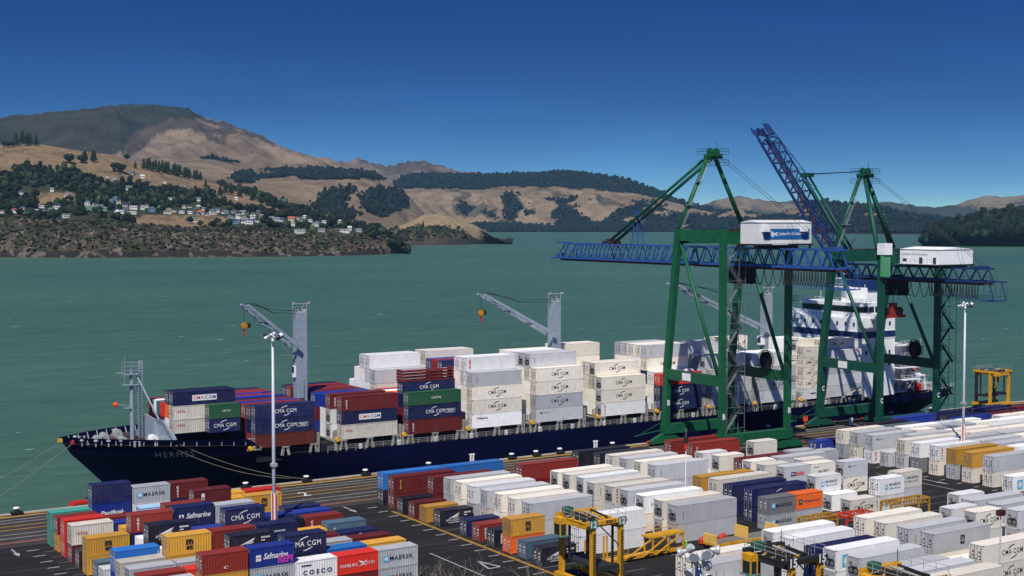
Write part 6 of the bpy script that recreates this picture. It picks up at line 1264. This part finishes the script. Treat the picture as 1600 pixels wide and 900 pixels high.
    for z in np.arange(6, zt - 2, 4.4):
        b.box(xb + .7, YL - .7, z, xb + 2.2, YL + .7, z + .08)
        for q in (.55, 1.1): b.beam((xb + 2.2, YL - .7, z + q), (xb + 2.2, YL + .7, z + q), .05); b.beam((xb + .7, YL - .7, z + q), (xb + 2.2, YL - .7, z + q), .05)
        for yq in (-.7, .7): b.beam((xb + 2.2, YL + yq, z), (xb + 2.2, YL + yq, z + 1.1), .06)
    p('leg_platform', b, GR)
    return root
sts('quay_crane', 'bright green gantry crane with blue lattice boom lowered over the ship', 190.5, 209.2, 48.0, 40.3, 43.9, 64.6, 'down', '#0F5636', '#28508E', (192.2, 207.1, 208, 213.4, 45.0, 49.9), 'B', 192.5)
sts('quay_crane', 'darker green gantry crane with blue lattice boom raised steeply', 238.0, 257.2, 43.2, 36.4, 39.2, 61.2, 'up', '#0C4838', '#1A3260', (242.3, 252.8, 203.4, 215.2, 40.0, 43.8), 'C', 195.0)

# ------------------------------------------------------------------ straddle carriers
SBLK = mat('carrier_black', (.02, .02, .02), .6, 0, .3, 1.5); YEL2 = mat('carrier_yellow', '#CC951F', .55, 0, .25, 1.0, rust=.6); TEALP = mat('number_plate_teal', '#2C6F66', .6, 0, .1)
def straddle(label, loc, rz, beamm, plate, num, wd=4.6, ln=7.2, h=9.5, text=None, cabside=-1):
    t = thing('straddle_carrier', label, 'straddle carrier', loc, rz); x0, x1, y0, y1 = -wd / 2, wd / 2, -ln / 2, ln / 2
    for x in (x0, x1):
        MB().box(x - .45, y0 - 1.2, .9, x + .45, y1 + 1.2, 1.6).build('wheel_beam', YEL2, t)
        for y in (y0 - .5, y0 + 1.3, y1 - 1.3, y1 + .5): MB().lathe((x, y, .72), [(.25, -.28), (.62, -.28), (.72, -.18), (.72, .18), (.62, .28), (.25, .28)], 14, 0, 'x').build('wheel', DARK, t)
        for y in (y0, y1): MB().box(x - .29, y - .34, 1.6, x + .29, y + .34, h).build('leg', YEL2 if y == y0 or x == x0 else SBLK, t)
        MB().box(x - .3, y0 + .42, h - .85, x + .3, y1 - .42, h - .1).build('top_beam', beamm, t)
        b = MB()
        for z in np.arange(2.0, h - 1, .32): b.box(x - .3, y0 - .52, z, x + .3, y0 - .43, z + .05)
        b.build('ladder', SBLK, t)
    for y in (y0, y1): MB().box(x0 - .9, y - .38, h - .02, x1 + .9, y + .38, h + .5).build('cross_beam', YEL2 if plate is TEALP else beamm, t)
    MB().box(x0 + .4, y0 + .9, h + .05, x0 + 1.2, y1 - 1.6, h + .5).build('engine_deck', SBLK, t); MB().box(x1 - 1.5, y0 + 1.4, h + .05, x1 - .5, y1 - 2.4, h + .45).build('hydraulic_tank', YEL2 if plate is TEALP else SBLK, t); MB().box(x0 - .2, y1 - 1.5, h + .5, x0 + .9, y1 - .3, h + 1.3).build('exhaust_box', mat('box_green', '#2B5A48', .6, 0, .1), t)
    b = MB()
    for q in np.linspace(y0 + .5, y1 - .5, 5): b.beam((x0, q, h - .3), (x1, q, h - .3), .28)
    for q in (y0 + 1.6, y1 - 1.6): b.beam((x0, q - 1, h + .2), (x1, q + 1, h + .2), .22)
    b.build('roof_brace', YEL2, t)
    for k in range(3): MB().tube((x0 + .6 + k * 1.3, y0 + 1.2, h + .55), (x0 + 1.4 + k * 1.3, y1 - 1.2, h + .55), .16, 8).build('hydraulic_pipe', PALE if k == 1 else SBLK, t)
    b = MB()
    for x in (x0 - .9, x1 + .9):
        for q in np.linspace(y0, y1, 5): b.beam((x, q, h + .4), (x, q, h + 1.5), .05)
        for z in (h + .95, h + 1.5): b.beam((x, y0, z), (x, y1, z), .045)
    for z in (h + .95, h + 1.5): b.beam((x0 - .9, y1, z), (x1 + .9, y1, z), .045)
    b.build('hand_rail', PALE, t)
    c = MB().box(x0 - 1.6, y1 - 1.9, h - .75, x0 - .42, y1 - .3, h + .1).box(x0 - 1.6, y1 - 1.9, h - 2.3, x0 - 1.45, y1 - 1.75, h - .75).box(x0 - 1.6, y1 - .45, h - 2.3, x0 - 1.45, y1 - .3, h - .75).box(x0 - .6, y1 - 1.9, h - 2.3, x0 - .42, y1 - 1.75, h - .75).build('drivers_cab', YEL2, t); MB().box(x0 - 1.56, y1 - 1.86, h - 2.25, x0 - .46, y1 - .34, h - .76).build('cab_window', GLASS, c); MB().box(x0 - 1.9, y1 - 2.4, h - 2.42, x0 - .42, y1 - .2, h - 2.3).build('cab_floor', mat('cab_floor_teal', '#4A6F6C', .7, 0, .1), c)
    s = MB().box(x0 + .7, y0 - .2, 3.4, x1 - .7, y1 + .2, 3.7).box(x0 + .6, y0 - .6, 3.3, x1 - .6, y0 - .3, 3.9).box(x0 + .6, y1 + .3, 3.3, x1 - .6, y1 + .6, 3.9).build('spreader', SBLK, t)
    for x in (x0 + .55, x1 - .55): MB().box(x - .12, y0 + .9, 3.6, x + .12, y0 + 1.2, h - .5).box(x - .12, y1 - 1.2, 3.6, x + .12, y1 - .9, h - .5).build('hoist_guide', SBLK, t)
    MB().beam((x1, y0 + .05, h - 3.4), (x0 + 1.2, y0 + .05, h - .2), .14).build('diagonal_brace', SBLK, t)
    for px_, py_ in ((x1 - .1, y0 - .5), (x0 - .2, y0 - .5)):
        pl = MB().box(px_ - .62, py_ - .06, h - .35, px_ + .62, py_ - .004, h + .75).build('number_plate', plate, t); put('number', lettering(EXTRA[num]), pl, (px_, py_ - .075, h + .2))
    if text: put('lettering', lettering(EXTRA[text]), t, (.4, y0 - .40, h + .30))
    MB().beam((x1 + .6, y1, h), (x1 + .6, y1, h + 2.0), .07).build('aerial', SBLK, t)
    return t
straddle('yellow straddle carrier numbered 12 standing in front of white reefer stacks', (107.5, 148.8, 0), 0, YEL2, TEALP, 'n12', text='sisu')
straddle('yellow straddle carrier numbered 15 with black roof at the bottom edge', (115.4, 119.8, 0), 0, SBLK, SBLK, 'n15')
straddle('yellow straddle carrier parked at the far end of the quay', (301.8, 235.8, 0), R(90), YEL2, SBLK, 'n12', wd=4.4, ln=7.4, h=9.6)
straddle('yellow straddle carrier with hand rails below the frame edge near grey reefers', (119.9, 105.2, 0), 0, YEL2, SBLK, 'n15')

# ------------------------------------------------------------------ light masts
MAST = mat('mast_grey', '#B9BEC6', .45, .1, .08, .6)
def light_mast(label, x, y, h):
    t = thing('light_mast', label, 'light mast', (x, y, 0))
    MB().tube((0, 0, 0), (0, 0, h), .31, 12, 0, .19).build('pole', MAST, t, True)
    b = MB()
    for k in range(4): a = k * math.pi / 2 + .5; b.box(.30 * math.cos(a) - .09, .30 * math.sin(a) - .09, 0, .30 * math.cos(a) + .09, .30 * math.sin(a) + .09, 9.2)
    b.build('warning_stripe', REDP, t)
    for k in range(4): a = k * math.pi / 2 - .25; MB().box(.30 * math.cos(a) - .12, .30 * math.sin(a) - .12, 0, .30 * math.cos(a) + .12, .30 * math.sin(a) + .12, 9.2).build('white_stripe', SWHITE, t)
    MB().box(-.42, -.42, 13.2, .42, .42, 13.7).build('collar', PALE, t)
    r_ = MB(); r_.path([(.8 * math.cos(a), .8 * math.sin(a), h - .4) for a in np.linspace(0, 2 * math.pi, 13)], .09, 5)
    for k in range(4): a = k * math.pi / 2; r_.beam((0, 0, h - .4), (math.cos(a), math.sin(a), h - .4), .1)
    r_.build('lamp_ring', PALE, t)
    for k in range(8):
        a = k * math.pi / 4 + .2; c = Vector((1.05 * math.cos(a), 1.05 * math.sin(a), h - .15 + (.25 if k % 2 else -.2))); q = c + Vector((.35 * math.cos(a), .35 * math.sin(a), -.3))
        MB().tube(c, q, .17, 8, 0, .29).build('floodlight', SWHITE if k % 3 else SBLK, t)
    return t
light_mast('tall grey light mast with red striped foot in the left container block', 78.45, 189.3, 33.0)
light_mast('tall grey light mast with red striped foot in the far white block', 221.2, 179.6, 33.4)
# near floodlight cluster: only its head rises into view
LGT = mat('lamp_aluminium', '#B9BCBE', .35, .25, .25, 2); LENS = mat('lamp_lens', '#8E98A4', .08, .3, 0)
_q = Vector((math.sin(AZ + math.atan(295 / 2130)), math.cos(AZ + math.atan(295 / 2130)), 0)); fx, fy = (_q * 100).xy
t = thing('floodlight_mast', 'cluster of silver floodlights on a ring mast in the near foreground', 'light mast', (fx, fy, 0))
MB().tube((0, 0, 0), (0, 0, 24.6), .5, 14, 0, .26).build('pole', MAST, t, True)
b = MB(); b.path([(.85 * math.cos(a), .85 * math.sin(a), 25.0) for a in np.linspace(0, 2 * math.pi, 17)], .10, 6); b.lathe((0, 0, 24.6), [(.35, 0), (.35, .5)], 10)
for k in range(6): a = k * math.pi / 3; b.beam((0, 0, 24.85), (.85 * math.cos(a), .85 * math.sin(a), 25.0), .10)
b.build('lamp_ring', PALE, t)
for k, (a, dz, tl) in enumerate(((-2.6, .55, -.2), (-2.0, .75, -.1), (-.5, .7, -.1), (.15, .25, -.4), (-2.9, -.75, -.5), (-1.9, -1.0, -.6), (.3, -.8, -.5), (2.2, .5, -.3), (1.2, .55, -.3))):
    a += -AZ + math.pi / 2 - .9; c = Vector((1.2 * math.cos(a), 1.2 * math.sin(a), 25.1 + dz * .9)); d = Vector((math.cos(a), math.sin(a), tl)).normalized(); b = MB().lathe((0, 0, 0), [(.10, -.38), (.16, -.25), (.2, -.05), (.30, .06), (.37, .22), (.38, .3)], 14); b.v = [tuple(c + d.to_track_quat('Z', 'Y') @ Vector(p_)) for p_ in b.v]
    b.beam((.85 * math.cos(a), .85 * math.sin(a), 25.0), c, .08); o = b.build('floodlight', LGT, t, True); MB().tube(c + d * .305, c + d * .33, .35, 14).build('lens', LENS, o)
# slender signal mast and sign pole
t = thing('signal_mast', 'slender white pole with red signal head between grey reefers', 'pole', (146.0, 175.1, 0)); MB().tube((0, 0, 0), (0, 0, 11.6), .11, 8, 0, .08).build('pole', SWHITE, t); MB().lathe((0, 0, 11.6), [(.1, 0), (.34, .1), (.25, .9), (.1, 1.1)], 8).build('signal_head', REDP, t); MB().box(-.3, -.3, 12.8, .3, .3, 13.8).build('lamp', SBLK, t); MB().beam((0, 0, 13.5), (0, 0, 15.2), .05).build('aerial', PALE, t)
t = thing('sign_pole', 'thin grey pole with dark box sign beside cream reefers, bottom right', 'pole', (147.0, 113.2, 0)); MB().tube((0, 0, 0), (0, 0, 11.8), .12, 8, 0, .09).build('pole', MAST, t); MB().box(-.55, -.35, 11.8, .55, .35, 12.5).build('box_sign', mat('sign_dark_maroon', (.05, .012, .012), .5, 0, .1), t)

# ------------------------------------------------------------------ yellow yard trailers and frames
def flat_trailer(label, x, y, L, rz=0):
    t = thing('flat_trailer', label, 'trailer', (x, y, 0), rz); MB().box(-L / 2, -1.35, .75, L / 2, 1.35, 1.05).build('chassis', YEL2, t); MB().box(-L / 2 + .4, -1.2, 1.05, L / 2 - .4, 1.2, 1.12).build('deck', mat('trailer_deck', '#6E6A62', .8, 0, .3, 1), t)
    for xx in (-L / 2, -.2, L / 2 - .3): MB().box(xx, -1.35, 1.05, xx + .3, 1.35, 2.9 if xx < L / 4 and xx > -L / 4 else 2.4).build('end_board', mat('board_yellow', '#E3B65A', .6, 0, .15, 1), t)
    MB().box(-L / 2, -1.42, .5, L / 2, -1.36, 1.0).build('side_rail', YEL2, t)
    for xx in (-L / 2 + 1.2, -L / 2 + 2.4, L / 2 - 2.4, L / 2 - 1.2):
        for s in (-1.0, 1.0): MB().lathe((xx, s, .45), [(.15, -.2), (.45, -.2), (.45, .2), (.15, .2)], 12, 0, 'y').build('wheel', DARK, t)
    return t
flat_trailer('pale yellow flat trailer with upright end boards below grey reefers', 141.6, 156.4, 13.4, R(2))
t = thing('maintenance_platform', 'long yellow steel access platform with railings beside straddle carrier 12', 'platform', (122.5, 157.6, 0), R(3))
MB().box(-12, -.7, .35, 8.5, .7, .75).build('base_frame', YEL2, t); MB().box(1.5, -1.1, 3.0, 8.2, 1.1, 3.25).build('upper_deck', YEL2, t)
for xx in (2, 5, 8):
    for s in (-.95, .95): MB().beam((xx, s, .7), (xx, s, 3.0), .2).build('post', YEL2, t)
for a, e in (((-3, .7), (2, 3.0)), ((.5, .7), (5, 3.0)), ((3, .7), (8, 3.0))): MB().beam((a[0], -.95, a[1]), (e[0], -.95, e[1]), .18).build('diagonal_brace', YEL2, t)
for xx in np.arange(-11.5, -1, 1.5): MB().beam((xx, -.65, .75), (xx, -.65, 2.0), .07).build('rail_post', YEL2, t)
for z in (1.4, 2.0): MB().beam((-11.5, -.65, z), (-2.5, -.65, z), .06).build('rail', YEL2, t)
for xx in (-9.5, -6.2, -5.6, -2.6): MB().beam((xx, .5, .7), (xx, .5, 4.2), .2).build('tall_post', YEL2, t)
for z in (3.8, 4.3):
    for s in (-1.05, 1.05): MB().beam((1.5, s, z), (8.2, s, z), .05).build('rail', YEL2, t)
MB().tube((9.4, .3, .2), (9.4, .3, 1.3), .5, 10).build('green_drum', mat('drum_green', '#7CC24A', .6, 0, .1), t)
for k, (x, y) in enumerate(((136.0, 159.2), (137.6, 159.0), (139.8, 159.1), (140.6, 159.4))): tag(MB().lathe((x, y, 0), [(.3, 0), (.55, .3), (.45, .9), (.2, 1.3)], 9).lathe((x + .5, y, .0), [(.3, 0), (.4, .4), (.2, .8)], 8).build('hose_bundle', REDP), f'red hose bundle on the ground behind the flat trailer, {ORD[k]} from the left', 'hose', 'red hose bundles')
def spreader_frame(label, m, x, y, L, wd, z, rz=0, legs=True):
    t = thing('spreader_frame', label, 'spreader', (x, y, 0), rz)
    for s in (-1, 1):
        MB().beam((-L / 2, s * wd / 2, z), (L / 2, s * wd / 2, z), .28).build('side_beam', m, t); MB().beam((-L / 2, s * wd / 2, z - .7), (L / 2, s * wd / 2, z - .7), .16).build('lower_beam', m, t)
        n = int(L / 1.3)
        for k in range(n): MB().beam((-L / 2 + k * L / n, s * wd / 2, z - .7), (-L / 2 + (k + .5) * L / n, s * wd / 2, z), .12).build('lattice_bar', m, t); MB().beam((-L / 2 + (k + .5) * L / n, s * wd / 2, z), (-L / 2 + (k + 1) * L / n, s * wd / 2, z - .7), .12).build('lattice_bar', m, t)
    for xx in np.linspace(-L / 2, L / 2, 4): MB().beam((xx, -wd / 2, z), (xx, wd / 2, z), .24).build('cross_bar', m, t)
    if legs:
        for xx in (-L / 2, L / 2):
            for s in (-1, 1): MB().beam((xx, s * wd / 2, 0), (xx, s * wd / 2, z), .26).build('leg', m, t)
    return t
spreader_frame('red lifting frame on legs standing before cream reefers', mat('frame_red', '#C23A20', .6, 0, .2, 1), 162.6, 153.0, 6.2, 2.4, 3.0)
spreader_frame('ochre lattice lifting frame beside the red frame', mat('frame_ochre', '#A87C2A', .6, 0, .3, 1), 156.0, 154.6, 6.6, 2.0, 3.0)
spreader_frame('rusty yellow lattice frame beside white star-lettered containers', mat('frame_ochre', '#A87C2A', .6, 0, .3, 1), 176.4, 154.8, 9.2, 2.2, 3.4)

# ------------------------------------------------------------------ quay furniture, boat, foreground shrub
for k, x in enumerate((52.2, 72.0, 93.2, 105.4, 117.9, 132.0, 151.8, 157.9, 164.0, 178.0, 224.0, 266.0, 281.0)):
    t = thing('bollard', f'black quay bollard with white cap on the wharf edge, {ORD[k]} from the left', 'bollard', (x, 238.55, .28), 0, 'bollards along the quay edge'); MB().box(-1.0, -.75, 0, 1.0, .45, .25).lathe((0, -.1, .2), [(.45, 0), (.4, .5)], 10).build('base', BLACKM, t); MB().lathe((0, -.1, .7), [(.4, 0), (.55, .05), (.55, .22), (.3, .3)], 12).build('cap', SWHITE, t)
for k, (x, y) in enumerate(((142.2, 238.5), (173.4, 238.4), (246.6, 233.6))):
    t = thing('mooring_light', f'white twin-post quay marker, {["left", "middle", "right"][k]} of three', 'post', (x, y, .28 if y > 238 else 0), 0, 'white quay markers'); MB().beam((-.3, 0, 0), (-.3, 0, 1.5), .26).beam((.3, 0, 0), (.3, 0, 1.5), .26).build('post', SWHITE, t); MB().box(-.6, -.12, 1.5, .6, .12, 1.75).build('head', SWHITE, t)
t = thing('work_boat', 'red work boat alongside the wharf edge behind the teal containers', 'boat', (63.2, 241.6, WZ), R(2))
V = []; st = [(-4.4, .2), (-3.6, 1.1), (-2, 1.6), (1, 1.7), (3.6, 1.6), (4.2, 1.4)]
for x, w_ in st: V += [(x, -w_ * .55, -.4), (x, -w_, 1.9 + (.9 if x < -2 else .2)), (x, w_, 1.9 + (.9 if x < -2 else .2)), (x, w_ * .55, -.4)]
F = [(i * 4 + j, i * 4 + 4 + j, i * 4 + 4 + (j + 1) % 4, i * 4 + (j + 1) % 4) for i in range(5) for j in range(4)] + [(3, 2, 1, 0), (20, 21, 22, 23)]
MB().add(V, F).build('hull', REDP, t); MB().prism([(-1.6, -1.2, 2.0), (2.0, -1.2, 2.0), (1.7, -1.1, 3.9), (-.9, -1.1, 3.9)], (0, 2.4, 0)).build('cabin', REDP, t); MB().box(-1.1, -1.25, 3.0, 1.6, -1.16, 3.6).build('cabin_window', GLASS, t); MB().box(-3.2, -.8, 2.6, -2.2, .2, 3.0).box(2.4, -.9, 2.1, 3.2, .2, 2.7).build('deck_locker', SWHITE, t)
t = thing('life_ring', 'orange life ring box on the quay crane sill beside the ship stern', 'life ring', (236.2, 238.5, .28)); MB().beam((0, 0, 0), (0, 0, 1.2), .12).build('post', PALE, t); MB().box(-.6, -.15, 1.0, .6, .15, 2.3).build('ring_box', ORNG, t)
for k, (x, y, z) in enumerate(((47.77, 262, -.76), (45.51, 250, -2.26))):
    t = thing('mooring_buoy', f'dark mooring buoy in the water off the bow, {["outer", "inner"][k]} of two', 'buoy', (x, y, WZ), 0, 'mooring buoys'); MB().lathe((0, 0, 0), [(.6, -.8), (1.3, -.4), (1.4, .2), (.9, z - WZ - .4)], 14).build('float', BLACKM, t); MB().tube((0, 0, z - WZ - .45), (0, 0, z - WZ + .1), .15, 8).build('eye', PALE, t)
TWIG = mat('bare_twig', (.20, .17, .13), .9, 0, .25, 2)
def bare_shrub(label, px, d_, h, seed):
    q, _ = bearing(np.array([px])); x, y = q[0] * d_; z0 = 46.5 - .318 * d_ - .6; rs = random.Random(seed); t = thing('bare_shrub', label, 'shrub', (x, y, z0), 0, 'bare foreground shrubs'); tk, tw = MB(), MB()
    def grow(p, d, L, r_, lev):
        n = 3; pts = [p]
        for k in range(n): d = (d + Vector((rs.uniform(-.22, .22), rs.uniform(-.22, .22), rs.uniform(-.05, .14)))).normalized(); pts.append(pts[-1] + d * (L / n))
        for k in range(n): (tk if lev < 2 else tw).tube(pts[k], pts[k + 1], r_ * (1 - .25 * k / n), 5 if lev < 2 else 4, 0, r_ * (1 - .25 * (k + 1) / n))
        if lev < 4:
            for k in range(3 if lev < 3 else 2):
                a = rs.uniform(0, 6.28); s = Vector((math.cos(a), math.sin(a), rs.uniform(-.1, .7))); grow(pts[rs.choice((2, 3, 3))], (d * .75 + s * .75).normalized(), L * rs.uniform(.55, .78), r_ * .58, lev + 1)
    for k in range(4): a = k * 1.57 + rs.random(); grow(Vector((0, 0, 0)), Vector((math.cos(a) * .45, math.sin(a) * .45, 1)).normalized(), h * .42, .085, 0)
    tk.build('trunk', TWIG, t); tw.build('twigs', TWIG, t)
for k, (px, d_, h) in enumerate(((700, 72, 8.9), (738, 80, 8.8), (800, 76, 8.2), (668, 66, 8.2))): bare_shrub(f'bare twiggy grey shrub at the bottom edge, {ORD[k]} of four', px, d_, h, 40 + k)
me = lettering(EXTRA['two']); o = put('number_mark', me, quay, (100.4, 228.2, .012)); o.rotation_euler = (-math.pi / 2, 0, 0)

build_stacks(); build_ship_containers()
CB = MB(); keys = list(BULK)
if keys:
    V_, F_, M_ = [], [], []
    for k, c in enumerate(keys): CB.add(BULK[c].v, BULK[c].f, k)
    tag(CB.build('container_stacks', [mat('bulk_container_' + CC[c][1].replace(' ', '_'), CC[c][0], .6, 0, .15, .5) for c in keys]), 'containers buried inside the stacks', 'containers', kind='stuff')
drop_texts()
# ------------------------------------------------------------------ sea air
hzm = bpy.data.materials.new('sea_air'); hzm.use_nodes = True; hn = hzm.node_tree; hn.nodes.clear()
ho = hn.nodes.new('ShaderNodeOutputMaterial'); hv = hn.nodes.new('ShaderNodeVolumePrincipled'); hn.links.new(hv.outputs[0], ho.inputs['Volume'])
hv.inputs['Color'].default_value = (.36, .70, 1.0, 1); hv.inputs['Density'].default_value = 2.6e-5; hv.inputs['Anisotropy'].default_value = .1
tag(MB().box(-3100, -120, -9, 13600, 11600, 660).build('haze', hzm), 'thin blue sea haze', kind='stuff')
